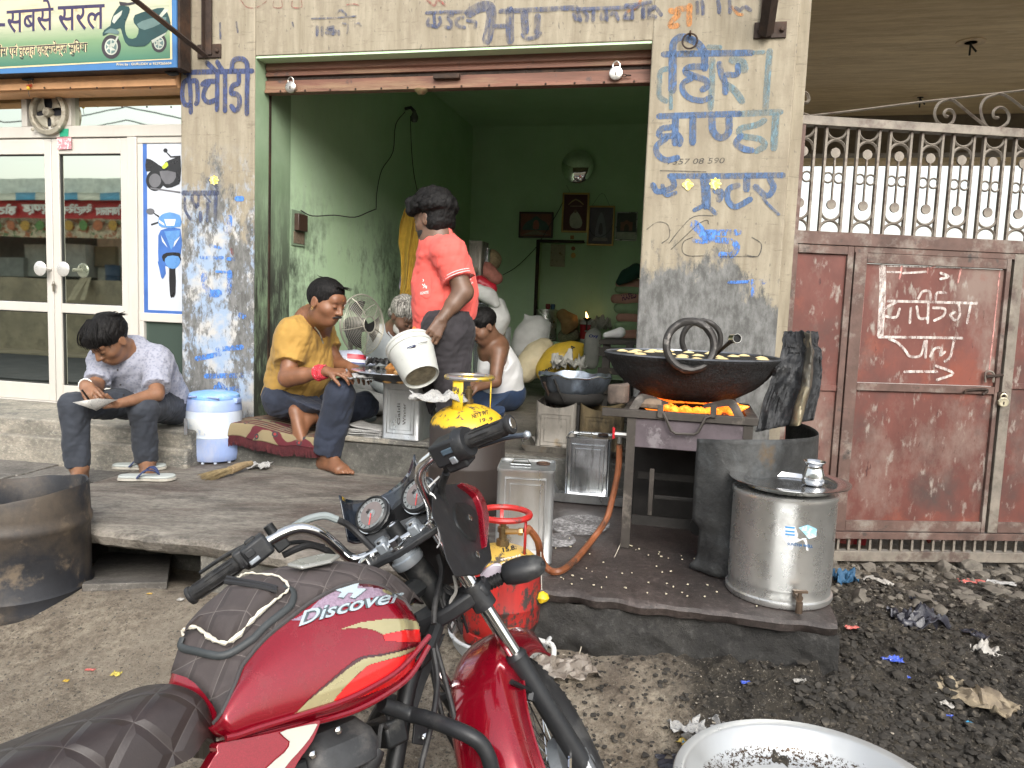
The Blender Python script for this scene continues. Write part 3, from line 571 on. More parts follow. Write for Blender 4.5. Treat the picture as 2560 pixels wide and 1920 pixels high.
k=44;O_=[];
for i in range(k):
 t=2*math.pi*i/k;
 dv=Vector((math.cos(t),0,math.sin(t)));dvw=FT*dv.x+UP*dv.z
 rr=.185 if False else 0.165/max(abs(math.cos(t)),abs(math.sin(t)))**.75*.86
 O_.append((dvw,rr))
r1=Pf(545,968)-ci;RR=r1.length
b.loft([[ci+d_v*min(rr,RR*1.14)*1.0+FN*.03 for d_v,rr in O_],[ci+d_v*min(rr,RR*1.14)for d_v,rr in O_],[ci+d_v*RR*.96-FN*.008 for d_v,rr in O_],[ci+d_v*RR*.90 for d_v,rr in O_],[ci+d_v*RR*.88+FN*.03 for d_v,rr in O_]],caps=False)
mk('housing',b,FANM,ef)
b=MB();b.lathe([(RR*.9,.031),(RR*.9,.034),(.001,.034)],24,frameM(ci,z=FN));mk('back_plate',b,M('dark fan interior',(.015,.015,.02),.8),ef)
for i,ang in enumerate((50,140,225,318)):
 A=R(ang);b=MB()
 def bl(u,v,A=A):
  r=RR*(.22+.60*u);th=A+(v-.5)*(.5+.75*u);return ci+FT*(r*math.cos(th))+UP*(r*math.sin(th))+FN*(.016+.02*(v-.5))
 b.grid(bl,6,7);mk('blade',b,FANM,ef,solid=.002)
b=MB();b.lathe([(.001,-.012),(RR*.2,-.01),(RR*.24,0),(RR*.24,.028)],20,frameM(ci,z=FN));mk('hub',b,FANM,ef)
for q in((295,835),(505,830),(285,1120),(515,1100)):b=MB();b.lathe([(.011,0),(.011,.006),(.005,.009)],10,frameM(Pf(*q),z=-FN));mk('screw',b,FANM,ef)
sb=thing('shutter_box','peach painted shutter box under the showroom sign','shutter box',F(-3.1,.1,2.70),-FA)
b=MB();b.loft([[F(s,d,z)for d,z in[(-.02,2.705),(-.02,2.655+.0),(-.008,2.622),(.0,2.612),(.139,2.612),(.139,2.75),(-.02,2.75)]]for s in(sA,-2.05)]);mk('cover',b,ORG,sb,bevel=.003)
b=MB();b.loft([[F(s,d,z)for d,z in[(-.035,2.655),(-.028,2.622),(-.0225,2.622),(-.0225,2.655)]]for s in(sA,-2.05)]);mk('drip_edge',b,ORG,sb)
b=MB();b.fbox(sA,-2.045,.21,.35,2.6,3.4);mk('soffit',b,M('dark soffit',(.06,.055,.05),.8),sb)
for q in(180,385,610,840,1065,1300):b=MB();b.lathe([(.006,0),(.005,.004)],8,frameM(on_d(*t0(q,760 if q>300 else 772),-.037),z=-FN));mk('screw',b,MT['iron'],sb)
sg=thing('shop_sign','blue bordered printed sign board with dark green scooter over the showroom','sign',F(-3.0,-.12,2.70),-FA)
b=MB();b.fbox(sA,-1.957,-.115,-.02,2.69,3.6);mk('board_box',b,MT['iron'],sg)
SGB=M('sign border blue',(.045,.15,.34),.5,var=.1,bump=.05)
b=MB();b.fbox(sA,-1.972,-.125,-.116,2.69,3.6);mk('border',b,SGB,sg)
m,N=newmat('sign gradient print',.45);zz_=N.z();bl_=N.ramp(zz_,2.735,2.98)
c_=N.mix(N.ramp(bl_,0,.55),(.045,.15,.10),(.17,.27,.14));c_=N.mix(N.ramp(bl_,.5,1),c_,(.46,.45,.33));c_=N.mix(N.ramp(N.noise(9,6,.7,N.vec((.3,1,3))),.5,.75,0,.4),c_,(.10,.20,.10));N.col(c_);MT['sgp']=m
CRM=M('sign cream',(.60,.50,.30),.5,var=.08,bump=0)
Ps=lambda x,y:on_d(x,y,-.128)
poly('print_edge',t0,[(-900,640),(1487,512),(1475,-400),(-900,-400)],Ps,CRM,sg,off=-.0015)
poly('print_area',t0,[(-900,622),(1470,503),(1462,-400),(-900,-400)],Ps,MT['sgp'],sg,off=-.0003)
m,N=newmat('sign headline blue',.4);N.col(N.mix(N.ramp(N.z(),2.83,2.93),(.02,.08,.30),(.035,.025,.075)));HB=m
for mt_,of,bo in((CRM,.0004,.05),(HB,.0012,.008)):
 text('lettering','सबसे',(17,5,135,84,-11)if 0 else(17,3,134,84,-8),Ps,mt_,sg,bo,off=of);text('lettering','सरल',(145,16,262,79,-6),Ps,mt_,sg,bo,off=of)
text('lettering','–',(-4,58,13,66,0),Ps,HB,sg,.03,off=.0012)
BKP2=M('sign black lettering',(.03,.025,.03),.5,bump=0)
for mt_,of,bo in((CRM,.0004,.07),(BKP2,.0012,.006)):
 text('lettering','नेंस एवं तुरन्त एक्सचेन्ज सुिवधा',(-6,110,219,152,-13),Ps,mt_,sg,bo,off=of)
text('lettering','Print by : GURUDEV # 9529265604',(292,158,429,166,-3),Ps,CRM,sg,.012,off=.0015)
SCO=M('sign scooter dark green',(.012,.045,.045),.35,bump=0);SCL=M('sign scooter highlight',(.10,.16,.15),.35,bump=0);SCW=M('sign scooter silver',(.40,.42,.36),.35,bump=0)
def sp(pts,m_,o,sm=2):poly('print',t0,pts,Ps,m_,sg,off=o,sm=sm)
for cx,cy,rx,ry in((962,405,84,104),(1375,372,66,82)):
 sp(ell(cx,cy,rx,ry),BKP2,.0006);sp(ell(cx,cy,rx*.68,ry*.68),SCW,.0010);sp(ell(cx,cy,rx*.56,ry*.56),SCL,.0013)
 for q in range(3):sp([(cx-rx*.06,cy-ry*.6*math.cos(q*1.05)),(cx+rx*.06+rx*.55*math.sin(q*1.05),cy-ry*.6*math.cos(q*1.05)),(cx-rx*.55*math.sin(q*1.05),cy+ry*.6*math.cos(q*1.05)),(cx-rx*.1-rx*.55*math.sin(q*1.05),cy+ry*.55*math.cos(q*1.05))],SCW,.0015,0)
sp([(1040,50),(1115,58),(1118,110),(1085,190),(1082,260),(1112,330),(1178,325),(1200,250),(1160,200),(1168,130),(1300,90),(1415,68),(1466,160),(1470,235),(1400,310),(1310,350),(1250,400),(1112,395),(1070,330),(1050,262),(1035,245),(960,275),(890,312),(900,262),(955,222),(962,180),(985,120),(1025,62)],SCO,.0018)
sp([(970,190),(985,140),(1060,90),(1050,130),(990,205)],SCW,.0024,0);sp([(1185,210),(1300,160),(1440,150),(1400,200),(1250,260)],SCL,.0022);sp([(1370,145),(1420,80),(1462,85),(1400,150)],SCW,.0024,0);sp([(1030,15),(1110,25),(1205,8),(1205,22),(1120,45),(1040,50)],BKP2,.0020,0);sp([(1310,350),(1440,280),(1430,300),(1320,375)],SCW,.0024,0);sp([(1015,310),(1030,315),(985,410),(972,402)],SCW,.0024,0);sp([(900,290),(960,245),(1030,270),(1020,300),(950,285)],SCL,.0026)
def disc(px,py,lab):
 p=on_d(*t1(px,py),.09);t=thing('door_handle_disc',lab,'door handle',p,-FA,'round pull handles of the showroom door')
 b=MB();b.lathe([(.001,-.008),(.040,-.007),(.047,0),(.040,.005),(.001,.006)],28,rotM('X',90)@Matrix.Identity(4));mk('disc',b,M('satin handle '+str(px),(.62,.61,.58),.3,.5,bump=0),t,local=True)
 b=MB();b.tube([(0,.0,0),(.03*(1 if px<450 else-1),.055,0)],.011,8);mk('stem',b,ALU,t,local=True)
disc(345,660,'round white pull handle left of the door joint');disc(545,665,'round white pull handle right of the door joint')
t=thing('key_bunch','bunch of keys hanging from the showroom door lock','keys',on_d(*t1(470,770),.14),-FA)
KM=M('key metal',(.25,.22,.17),.4,.8)
b=MB();b.tube([(.008*math.cos(q*.7),-.006,-.01+.01*math.sin(q*.7))for q in range(9)],.0016,5,closed=True);mk('ring',b,KM,t,local=True)
for q in(-1,0,1):b=MB();b.box((q*.008,-.007-.002*q,-.045),(.006,.0015,.045));b.box((q*.008,-.007-.002*q,-.024),(.016,.0018,.014));mk('key',b,KM,t,local=True)
for zm,pts,col,lab in((t0,[(530,1118),(606,1116),(604,1180),(530,1184)],(.02,.30,.17),'small green tape square under the exhaust fan'),(t0,[(505,1195),(628,1192),(630,1290),(512,1296)],(.62,.22,.25),'torn pink and white label on the showroom door head')):
 o=poly('label_sticker',zm,pts,P15,M('sticker '+lab[:12],col,.6,var=.2,scale=60,layers=[((.75,.7,.68),70,.50,.58)]if 'pink'in lab else()),None,off=.012,thick=.001);tag(o,lab,'sticker')
t=thing('lemon_chilli_charm','lemon and chilli charm on a thread hanging from the shutter box','charm',on_d(*t0(245,760),-.04),-FA)
b=MB();b.lathe([(.001,-.014),(.009,-.008),(.011,0),(.008,.008),(.002,.014)],12);mk('lemon',b,M('lemon skin',(.65,.42,.03),.5),t,local=True)
for q in range(4):b=MB();b.tube([(-.012+.006*q,0,.016),(-.004+.01*q,-.004,.01+.003*q),(.012+.005*q,0,.004)],[.003,.003,.001],5);mk('chilli',b,M('red chilli %d'%q,(.5,.06,.02),.4),t,local=True)
b=MB();b.tube(smooth([(-.01,0,.05),(0,0,.03),(0,0,-.02),(.006,0,-.05)],3),.0018,4);b.tube([(-.03,-.01,.05),(0,-.01,.045),(.045,-.01,.05)],.008,5);b.tube([(.04,-.01,.05),(.046,-.01,.02)],.003,4);mk('string',b,RUB,t,local=True)
b=MB();b.tube(smooth([on_d(*t0(1430,610),-.05),on_d(*t0(1480,640),-.06),on_d(*t0(1540,630),-.05)],3),.012,6);o=mk('loose_wire',b,RUB);tag(o,'black taped wire end at the corner of the shutter box','wire')
# ---------------- gate ----------------
GA=R(5);GO=Vector((1.818,4.026,.0));GT=Vector((math.cos(GA),math.sin(GA),0));GN=Vector((-math.sin(GA),math.cos(GA),0))
def GP(x,y,z):return GO+GT*x+GN*y+UP*z
def Pg(px,py):return hit(px,py,GO,GN)
RED=M('faded red oxide gate paint',(.115,.037,.028),.6,.1,var=.35,scale=3.5,dirt=(.19,.135,.112),dscale=2.2,dlo=.50,dhi=.66,stretch=(1,1,.6),bump=.25,bs=40,layers=[((.05,.04,.036),1.7,.54,.72),((.26,.225,.195),15,.57,.66,(1,1,.4)),((.19,.05,.03),2.6,.56,.68),((.06,.02,.016),24,.64,.68,(1,1,.3))])
GRY=M('weathered grey gate steel',(.20,.175,.145),.6,.25,var=.3,scale=12,dirt=(.09,.06,.05),dscale=9,bump=.4)
GRR=M('gate frame red grey',(.105,.062,.05),.65,.15,var=.35,scale=8,dirt=(.24,.21,.18),dscale=6,bump=.4,layers=[((.05,.04,.035),11,.6,.7)])
gate=thing('sheet_metal_gate','faded red sheet metal gate with grey scrollwork grille on top','gate',GO,GA)
def gb(name,x0,x1,z0,z1,m_,y0=-.02,y1=.02,bv=.002,par=None,lab=None):b=MB();b.add([GP(a,c,d)for a in(x0,x1)for c in(y0,y1)for d in(z0,z1)],[(0,1,3,2),(4,6,7,5),(0,4,5,1),(2,3,7,6),(0,2,6,4),(1,5,7,3)]);return mk(name,b,m_,par or gate,bevel=bv,label=lab)
gb('top_rail',-.445,1.9,2.388,2.432,GRY,-.03,.03);gb('grille_rail',-.445,1.9,1.80,1.866,GRR,-.026,.026)
gb('left_post',-.445,-.40,.20,2.387,GRR,-.028,.028)
gb('bottom_rail',-.445,1.9,.262,.300,GRR,-.024,.024);gb('foot_rail',-.445,1.9,.140,.195,GRY,-.024,.024)
gb('header',-.09,.84,1.769,1.799,GRR);gb('panel',-.39,-.095,.302,1.798,RED,-.004,.004,0,lab='narrow left panel');gb('panel',-.02,.745,.36,1.06,RED,-.004,.004,0,lab='lower wicket panel with pale limescale stains');gb('panel',-.02,.745,1.10,1.715,RED,-.003,.003,0,lab='upper wicket panel with white Hindi parking notice');gb('panel',.84,1.9,.36,1.75,RED,-.004,.004,0,lab='right leaf panel')
for x0,x1,z0,z1 in((-.40,-.39,.302,1.798),(-.125,-.092,.302,1.798)):gb('stile',x0,x1,z0,z1,GRR,-.02,.012)
gb('stile',-.084,-.02,.305,1.77,GRR,-.022,.012);gb('stile',.745,.768,.305,1.77,GRR,-.022,.012);gb('stile',.785,.84,.305,1.798,GRY,-.022,.012)
gb('wicket_rail',-.019,.744,1.718,1.768,GRR,-.021,.011);gb('wicket_rail',-.019,.744,1.058,1.098,GRR,-.021,.011);gb('wicket_rail',-.019,.744,.306,.362,GRR,-.021,.011);gb('leaf_rail',.841,1.9,1.752,1.798,GRR,-.021,.011);gb('leaf_rail',.841,1.9,1.09,1.12,RED,-.015,.011);gb('leaf_rail',.841,1.9,.306,.362,GRR,-.021,.011);gb('leaf_rail',-.389,-.126,1.755,1.797,GRR,-.02,.011);gb('leaf_rail',-.389,-.126,1.05,1.08,RED,-.015,.011)
RB=lambda k:-.339+.1695*k
rng2=range(0,13)
def gsh(name,build,places):
 first=None
 for x in places:
  if first is None:b=MB();build(b);first=mk(name,b,GRY,gate,local=True);o=first
  else:o=first.copy();C.objects.link(o);o.parent=gate
  o.location=(x,0,0)
gsh('grille_bar',lambda b:b.box((0,0,2.127),(.012,.02,.520)),[RB(k)-dx for k in rng2 for dx in(0,.111)if RB(k)-dx>-.40])
def arc(b,cx,cz,r,a0,a1,n=12):b.tube([(cx+r*math.cos(R(a0+(a1-a0)*i/n)),0,cz+r*math.sin(R(a0+(a1-a0)*i/n)))for i in range(n+1)],.0075,4,up=Vector((0,1,0)))
cen=[RB(k)-.0555 for k in rng2]
for cz,a0,a1 in((2.384,180,360),(2.272,0,180),(1.980,180,360),(1.870,0,180)):gsh('grille_arc',lambda b:arc(b,0,cz,.054,a0,a1),cen)
gsh('grille_rod',lambda b:b.box((0,0,2.13),(.007,.012,.245)),cen)
for cz in(2.262,2.005):gsh('grille_disc',lambda b:b.lathe([(.001,-.005),(.025,-.005),(.025,.005),(.001,.005)],20,Matrix.Translation((0,0,cz))@rotM('X',90)),cen)
for dx in(-.0285,.0285):gsh('grille_ring',lambda b:b.tube([(dx+.025*math.cos(k*math.pi/9),0,2.138+.025*math.sin(k*math.pi/9))for k in range(18)],.0055,4,closed=True,up=Vector((0,1,0))),cen)
gsh('foot_bar',lambda b:b.box((0,0,.2285),(.013,.016,.066)),[-.40+.0595*k for k in range(38)])
t3=tile(3,0)
def scroll(pts,wd=.011,sm=5,name='scroll'):
 b=MB();q=smooth([Pg(*t3(x,y))for x,y in pts],sm);b.tube(q,wd,4,up=GN,flat=1.4);return mk(name,b,GRY,gate)
scroll([(350,1000),(270,970),(232,905),(242,845),(290,800),(338,812),(352,860),(330,888),(290,880)],.009)
scroll([(1565,855),(1480,890),(1440,970),(1462,1050),(1530,1088),(1590,1060),(1612,1000),(1590,958),(1550,948),(1522,972),(1530,1000),(1555,1008)],.008)
scroll([(1565,858),(1620,880),(1740,980),(1900,1105)],.008)
scroll([(1990,808),(1880,852),(1838,930),(1855,1030),(1910,1108),(1990,1112),(2068,1060),(2080,990),(2040,938),(1990,930),(1948,962),(1952,1010),(1990,1020)],.008)
scroll([(1995,808),(2060,830),(2160,900),(2330,1040)],.008)
scroll([(340,1003),(700,962),(1300,885),(1700,840),(2212,780),(2800,710)],.006,3,'scroll_rod')
g1=tile(3,1);PgN=lambda x,y:Pg(x,y)
strokes('lettering',g1,[[(1030,942),(1400,950),(1800,962)],[(1100,955),(1015,1000),(985,1060),(1100,1082),(1132,1010)],[(1230,1000),(1220,1130)],[(1380,960),(1375,1130)],[(1280,990),(1300,1088),(1372,1090)],[(1420,1000),(1520,1010),(1508,1070),(1430,1110)],[(1400,930),(1390,862),(1330,860),(1292,920)],[(1440,930),(1455,872),(1530,872)],[(1640,970),(1650,1060),(1610,1108),(1568,1060),(1610,1040)],[(1742,975),(1712,1132)],[(950,1252),(1300,1256),(1670,1262)],[(1040,1270),(1110,1300),(1180,1370),(1220,1420),(1310,1410),(1345,1290)],[(1362,1285),(1352,1430)],[(1392,1420),(1432,1352),(1490,1350),(1478,1410),(1520,1380)],[(1600,1275),(1565,1420),(1518,1462)],[(1170,1552),(1310,1550),(1450,1552)],[(1440,1500),(1590,1565),(1450,1622)],[(1480,700),(1550,730),(1480,752)]],.0135,WHITEP,gate,n=-GN,P=PgN,off0=.0045,label='white Hindi parking notice with an arrow')
strokes('lettering',g1,[[.036,(985,630),(985,900),(965,1240)],[.008,(1030,640),(1400,648),(1740,656)],[.011,(1160,702),(1360,690)],[(1020,690),(1140,694)]],.010,WHITEP,gate,n=-GN,P=PgN,off0=.0048)
strokes('lettering',g1,[[(850,512),(1420,535),(2008,572)],[(850,512),(810,1050),(760,1640)],[(2008,572),(1960,1050),(1905,1540)],[.010,(1152,640),(1132,750)],[.010,(1400,655),(1440,640)],[.010,(1662,660),(1632,780)],[(1380,640),(1370,700)]],.007,PINKP,gate,n=-GN,P=PgN,off0=.0046,label='pink and white painted border')
b=MB();b.tube(smooth([Pg(*tile(3,2)(x,y))-GN*.035 for x,y in((1660,80),(1680,48),(1840,40),(1850,62),(1815,85))],3),.007,6);mk('pull_handle',b,MT['iron'],gate)
b=MB();b.tube([Pg(*g1(1850,1590))-GN*.03,Pg(*g1(1995,1578))-GN*.03],.008,6);mk('bolt',b,MT['iron'],gate)
b=MB();b.tube(smooth([Pg(*g1(x,y))-GN*.026 for x,y in((1850,1640),(1850,1560),(1890,1545),(1920,1570),(1915,1640))],3),.006,5);mk('hasp',b,GRY,gate)
p=Pg(*tile(3,2)(1985,100));b=MB();b.add([p+GT*a+UP*c-GN*d for a in(-.02,.022)for c in(-.03,.022)for d in(.022,.03)],[(0,1,3,2),(4,6,7,5),(0,4,5,1),(2,3,7,6),(0,2,6,4),(1,5,7,3)]);mk('hasp',b,MT['iron'],gate)
padlock(2496,1005,-.30,'cream brass padlock on the gate hasp',.026,face=(.75,.68,.5))
bpy.data.objects['padlock.002'].location=p-GN*.045-UP*.03
# ---------------- covered passage behind the gate ----------------
pas=thing('covered_passage','covered passage with trowelled brown plaster ceiling right of the shop','passage',F(4,2.5,0),-FA)
b=MB();b.fbox(1.36,9,.02,5.04,3.60,3.72);mk('ceiling',b,MT['ceil'],pas)
zb=fc(on_d(2300,384,5.08))[2]
b=MB();b.fbox(1.0,9,5.045,5.30,zb,3.72);mk('beam',b,M('grey beam plaster',(.17,.145,.11),.85),pas)
b=MB();zs=fc(on_d(2300,402,5.6))[2];b.fbox(1.0,9,5.60,5.9,fc(on_d(2300,403,5.6))[2],3.5);mk('outer_fascia',b,M('cream fascia plaster',(.52,.40,.22),.8,scale=3,var=.3),pas)
b=MB();b.fbox(1.346,1.40,.05,5.0,0,3.6);mk('side_wall',b,MT['lintel'],pas)
b=MB();b.fbox(8.9,9.0,.05,5.3,0,3.6);mk('side_wall',b,MT['lintel'],pas)
def hole(px,py,r,lab):
 p=on_z(px,py,3.598);t=thing('light_rose',lab,'light fitting',p,0,'bare light holes in the passage ceiling')
 b=MB();b.lathe([(r,.002),(r,-.006),(r*.5,-.006),(r*.42,.0)],28);mk('ring',b,M('cream plaster ring '+str(px),(.62,.5,.33),.8),t,local=True)
 b=MB();b.lathe([(r*.42,-.0065),(.001,-.0065)],20);mk('opening',b,RUB,t,local=True)
 b=MB();b.tube([(0,0,0),(0,0,-.10)],.008,5);b.tube([(0,0,-.02),(.05,0,-.07)],.008,5);mk('wire_end',b,RUB,t,local=True)
hole(2427,105,.105,'large cream light hole with wire ends in the passage ceiling');hole(2301,242,.07,'smaller light hole farther back in the passage ceiling')
bw=thing('white_backdrop','white backdrop wall added for the bright sky beyond the passage','wall',F(5,13,0),-FA)  # white wall added beyond the passage to read as bright sky
WW=M('white backdrop paint',(.82,.82,.80),.9,var=.03)
b=MB();b.fbox(-2,22,13,13.2,0,1.2);mk('wall',b,WW,bw);b=MB();b.fbox(-2,22,12.95,13.25,1.2,1.3);mk('coping',b,WW,bw)
# ---------------- implicit bodies (smooth unions meshed by surface nets) ----------------
def A3(p):return np.array([p[0],p[1],p[2]],dtype=np.float32)
class Fld:
 def __init__(s,lo,hi,h):
  s.h=h;s.lo=np.array(lo,np.float32)-h*3;n=np.ceil((np.array(hi)+h*3-s.lo)/h).astype(int)+1;s.n=n
  s.D=np.full(n,.2,np.float32);s.ax=[s.lo[i]+h*np.arange(n[i],dtype=np.float32)for i in range(3)]
 def sub(s,lo,hi,m):
  a=np.maximum(0,((lo-m-s.lo)/s.h).astype(int));b=np.minimum(s.n,((hi+m-s.lo)/s.h).astype(int)+2)
  if(b<=a).any():return None
  sl=tuple(slice(a[i],b[i])for i in range(3));return sl,(s.ax[0][sl[0]][:,None,None],s.ax[1][sl[1]][None,:,None],s.ax[2][sl[2]][None,None,:])
def prim_eval(p,X,Y,Z):
 k=p['t']
 if k=='c':
  a,b,ra,rb=p['a'],p['b'],p['ra'],p['rb'];d=b-a;L=float(d@d)+1e-9
  x,y,z=X-a[0],Y-a[1],Z-a[2];t=np.clip((x*d[0]+y*d[1]+z*d[2])/L,0,1)
  ex,ey,ez=x-t*d[0],y-t*d[1],z-t*d[2];q=p.get('sq')
  if q is not None:
   n,f=q;dt=(ex*n[0]+ey*n[1]+ez*n[2])*(f-1);ex=ex+dt*n[0];ey=ey+dt*n[1];ez=ez+dt*n[2]
  return np.sqrt(ex*ex+ey*ey+ez*ez)-(ra+(rb-ra)*t)
 c,r,Rm=p['c'],p['r'],p['R'];x,y,z=X-c[0],Y-c[1],Z-c[2]
 u=[(x*Rm[i][0]+y*Rm[i][1]+z*Rm[i][2])for i in range(3)]
 k0=np.sqrt(sum((u[i]/r[i])**2 for i in range(3)));k1=np.sqrt(sum((u[i]/(r[i]*r[i]))**2 for i in range(3)))+1e-6
 return k0*(k0-1)/k1
def bbox(p):
 if p['t']=='c':r=max(p['ra'],p['rb']);return np.minimum(p['a'],p['b'])-r,np.maximum(p['a'],p['b'])+r
 r=max(p['r']);return p['c']-r,p['c']+r
def cap(a,b,ra,rb=None,k=.02,sq=None):
 return dict(t='c',a=A3(a),b=A3(b),ra=ra,rb=ra if rb is None else rb,k=k,sq=None if sq is None else(A3(Vector(sq[0]).normalized()),sq[1]))
def elp(c,r,fr=None,k=.02,op='u'):
 fr=fr or(Vector((1,0,0)),Vector((0,1,0)),Vector((0,0,1)));return dict(t='e',c=A3(c),r=r,R=[A3(v)for v in fr],k=k,op=op)
_ph=np.random.RandomState(3);_dirs=_ph.randn(24,3);_dirs/=np.linalg.norm(_dirs,axis=1)[:,None];_phs=_ph.rand(24)*6.28
def wob(X,Y,Z,freq,st=(1,1,1)):
 o=0
 for i in range(8):
  f=freq*(.7+.25*i);d=_dirs[i]*f;rdg=i%2;q=np.sin(X*d[0]*st[0]+Y*d[1]*st[1]+Z*d[2]*st[2]+_phs[i]+1.6*np.sin((X+Y*.7-Z)*freq*.6+i));o=o+((.55-1.5*np.abs(q))if rdg else q)/(1+.25*i)
 return o/4
def sdf_obj(name,groups,mat,parent,h=.006,noise=None,label=None,ang=60):
 """groups: list of (prims, clip planes, blend)"""
 bb=[bbox(p)for g in groups for p in g[0]if p.get('op')!='s'];lo=np.min([b[0]for b in bb],0);hi=np.max([b[1]for b in bb],0)
 F_=Fld(lo,hi,h);first=True
 for prims,clips,kk in groups:
  G=F_ if(first and not clips)else Fld(lo,hi,h)
  for p in prims:
   k=p['k'];r=G.sub(*bbox(p),k+.025)
   if r is None:continue
   sl,(X,Y,Z)=r;d=prim_eval(p,X,Y,Z).astype(np.float32);D=G.D[sl]
   if p.get('op')=='s':hh=np.maximum(k-np.abs(-d-D),0)/k;G.D[sl]=np.maximum(D,-d)+hh*hh*k/4
   else:hh=np.maximum(k-np.abs(D-d),0)/k;G.D[sl]=np.minimum(D,d)-hh*hh*k/4
  if clips:
   X,Y,Z=G.ax[0][:,None,None],G.ax[1][None,:,None],G.ax[2][None,None,:]
   for cp,cn in clips:
    cn=Vector(cn).normalized();G.D=np.maximum(G.D,((X-cp[0])*cn.x+(Y-cp[1])*cn.y+(Z-cp[2])*cn.z).astype(np.float32))
  if G is not F_:
   if first:F_.D=G.D
   else:hh=np.maximum(kk-np.abs(F_.D-G.D),0)/kk;F_.D=np.minimum(F_.D,G.D)-hh*hh*kk/4
  first=False
 if noise is not None:
  X,Y,Z=F_.ax[0][:,None,None],F_.ax[1][None,:,None],F_.ax[2][None,None,:]
  for amp,fr,st in noise:F_.D=F_.D+(amp*wob(X,Y,Z,fr,st)).astype(np.float32)
 V,Q=nets(F_.D,F_.lo,h)
 b=MB();b.v=[Vector(v)for v in V];b.f=[tuple(q)for q in Q];b.m=[0]*len(b.f)
 return mk(name,b,mat,parent,ang=ang,label=label)
def nets(D,lo,h):
 I=D<0;n=np.array(D.shape);c=np.zeros(n-1,np.int8)
 for dx in(0,1):
  for dy in(0,1):
   for dz in(0,1):c+=I[dx:n[0]-1+dx,dy:n[1]-1+dy,dz:n[2]-1+dz]
 act=np.argwhere((c>0)&(c<8));idm=np.full(n-1,-1,np.int32);idm[act[:,0],act[:,1],act[:,2]]=np.arange(len(act))
 vals={}
 for dx in(0,1):
  for dy in(0,1):
   for dz in(0,1):vals[(dx,dy,dz)]=D[act[:,0]+dx,act[:,1]+dy,act[:,2]+dz]
 S=np.zeros((len(act),3));W=np.zeros(len(act))
 for a in range(3):
  for u in(0,1):
   for v in(0,1):
    o=[0,0,0];ot=[i for i in range(3)if i!=a];o[ot[0]]=u;o[ot[1]]=v;p=list(o);p[a]=1
    A,B=vals[tuple(o)],vals[tuple(p)];m=(A<0)!=(B<0);t=np.where(m,A/(np.where(m,A-B,1)),0)
    P=np.tile(np.array(o,float),(len(act),1));P[:,a]=t;S+=P*m[:,None];W+=m
 V=lo+h*(act+S/W[:,None]);Q=[]
 for a in range(3):
  sl0=[slice(1,-1)]*3;A=[slice(None)]*3;B=[slice(None)]*3;A[a]=slice(0,-1);B[a]=slice(1,None)
  ch=I[tuple(A)]!=I[tuple(B)];E=np.argwhere(ch);ot=[i for i in range(3)if i!=a]
  E=E[(E[:,ot[0]]>0)&(E[:,ot[1]]>0)&(E[:,ot[0]]<n[ot[0]]-1)&(E[:,ot[1]]<n[ot[1]]-1)]
  ins=I[E[:,0],E[:,1],E[:,2]];q=[]
  for u,v in((-1,-1),(0,-1),(0,0),(-1,0)):
   T=E.copy();T[:,ot[0]]+=u;T[:,ot[1]]+=v;q.append(idm[T[:,0],T[:,1],T[:,2]])
  q=np.stack(q,1);flip=ins if a!=1 else~ins;q[~flip]=q[~flip][:,::-1];Q.append(q)
 return V,np.concatenate(Q)
def J(px,py,y):return on_y(px,py,y)
def mirror_frames(fwd,up):
 f=Vector(fwd).normalized();u=Vector(up);u=(u-f*u.dot(f)).normalized();return f.cross(u),f,u
def head(c,fwd,up,s=1.0,look=0,beard=0):
 r,f,u=mirror_frames(fwd,up);P=lambda x,y,z:Vector(c)+(r*x+f*y+u*z)*s;fr=(r,f,u);L=[]
 e=lambda x,y,z,a,b_,c_,k=.02,op='u',fr_=None:L.append(elp(P(x,y,z),(a*s,b_*s,c_*s),fr_ or fr,k*s,op))
 e(0,-.012,.035,.076,.098,.085);e(0,.022,-.02,.062,.075,.085,.03);e(0,.048,-.078,.036,.036,.030,.035)
 e(.042,.048,-.022,.026,.032,.026,.025);e(-.042,.048,-.022,.026,.032,.026,.025)
 L.append(cap(P(-.036,.082,.030),P(.036,.082,.030),.011*s,k=.02*s));e(0,.075,.045,.05,.03,.03,.02)
 for x in(-.031,.031):e(x,.100,.008,.0165,.014,.013,.010,'s');e(x,.084,.006,.0145,.014,.012,.006)
 L.append(cap(P(0,.092,.020),P(0,.112,-.024),.0085*s,.0125*s,k=.012*s));
 for x in(-.012,.012):e(x,.100,-.028,.0085,.010,.008,.008)
 L.append(cap(P(-.02,.088,-.052),P(.02,.088,-.052),.0065*s,k=.006*s));L.append(cap(P(0,.096,-.051),P(0,.096,-.0515),.0065*s,k=.010*s));L.append(cap(P(-.016,.088,-.064),P(.016,.088,-.064),.0075*s,k=.006*s))
 for x in(-1,1):
  e(x*.076,-.010,-.002,.010,.020,.032,.008,'u');e(x*.087,-.006,.0,.006,.011,.019,.006,'s')
 return L,P,(r,f,u)
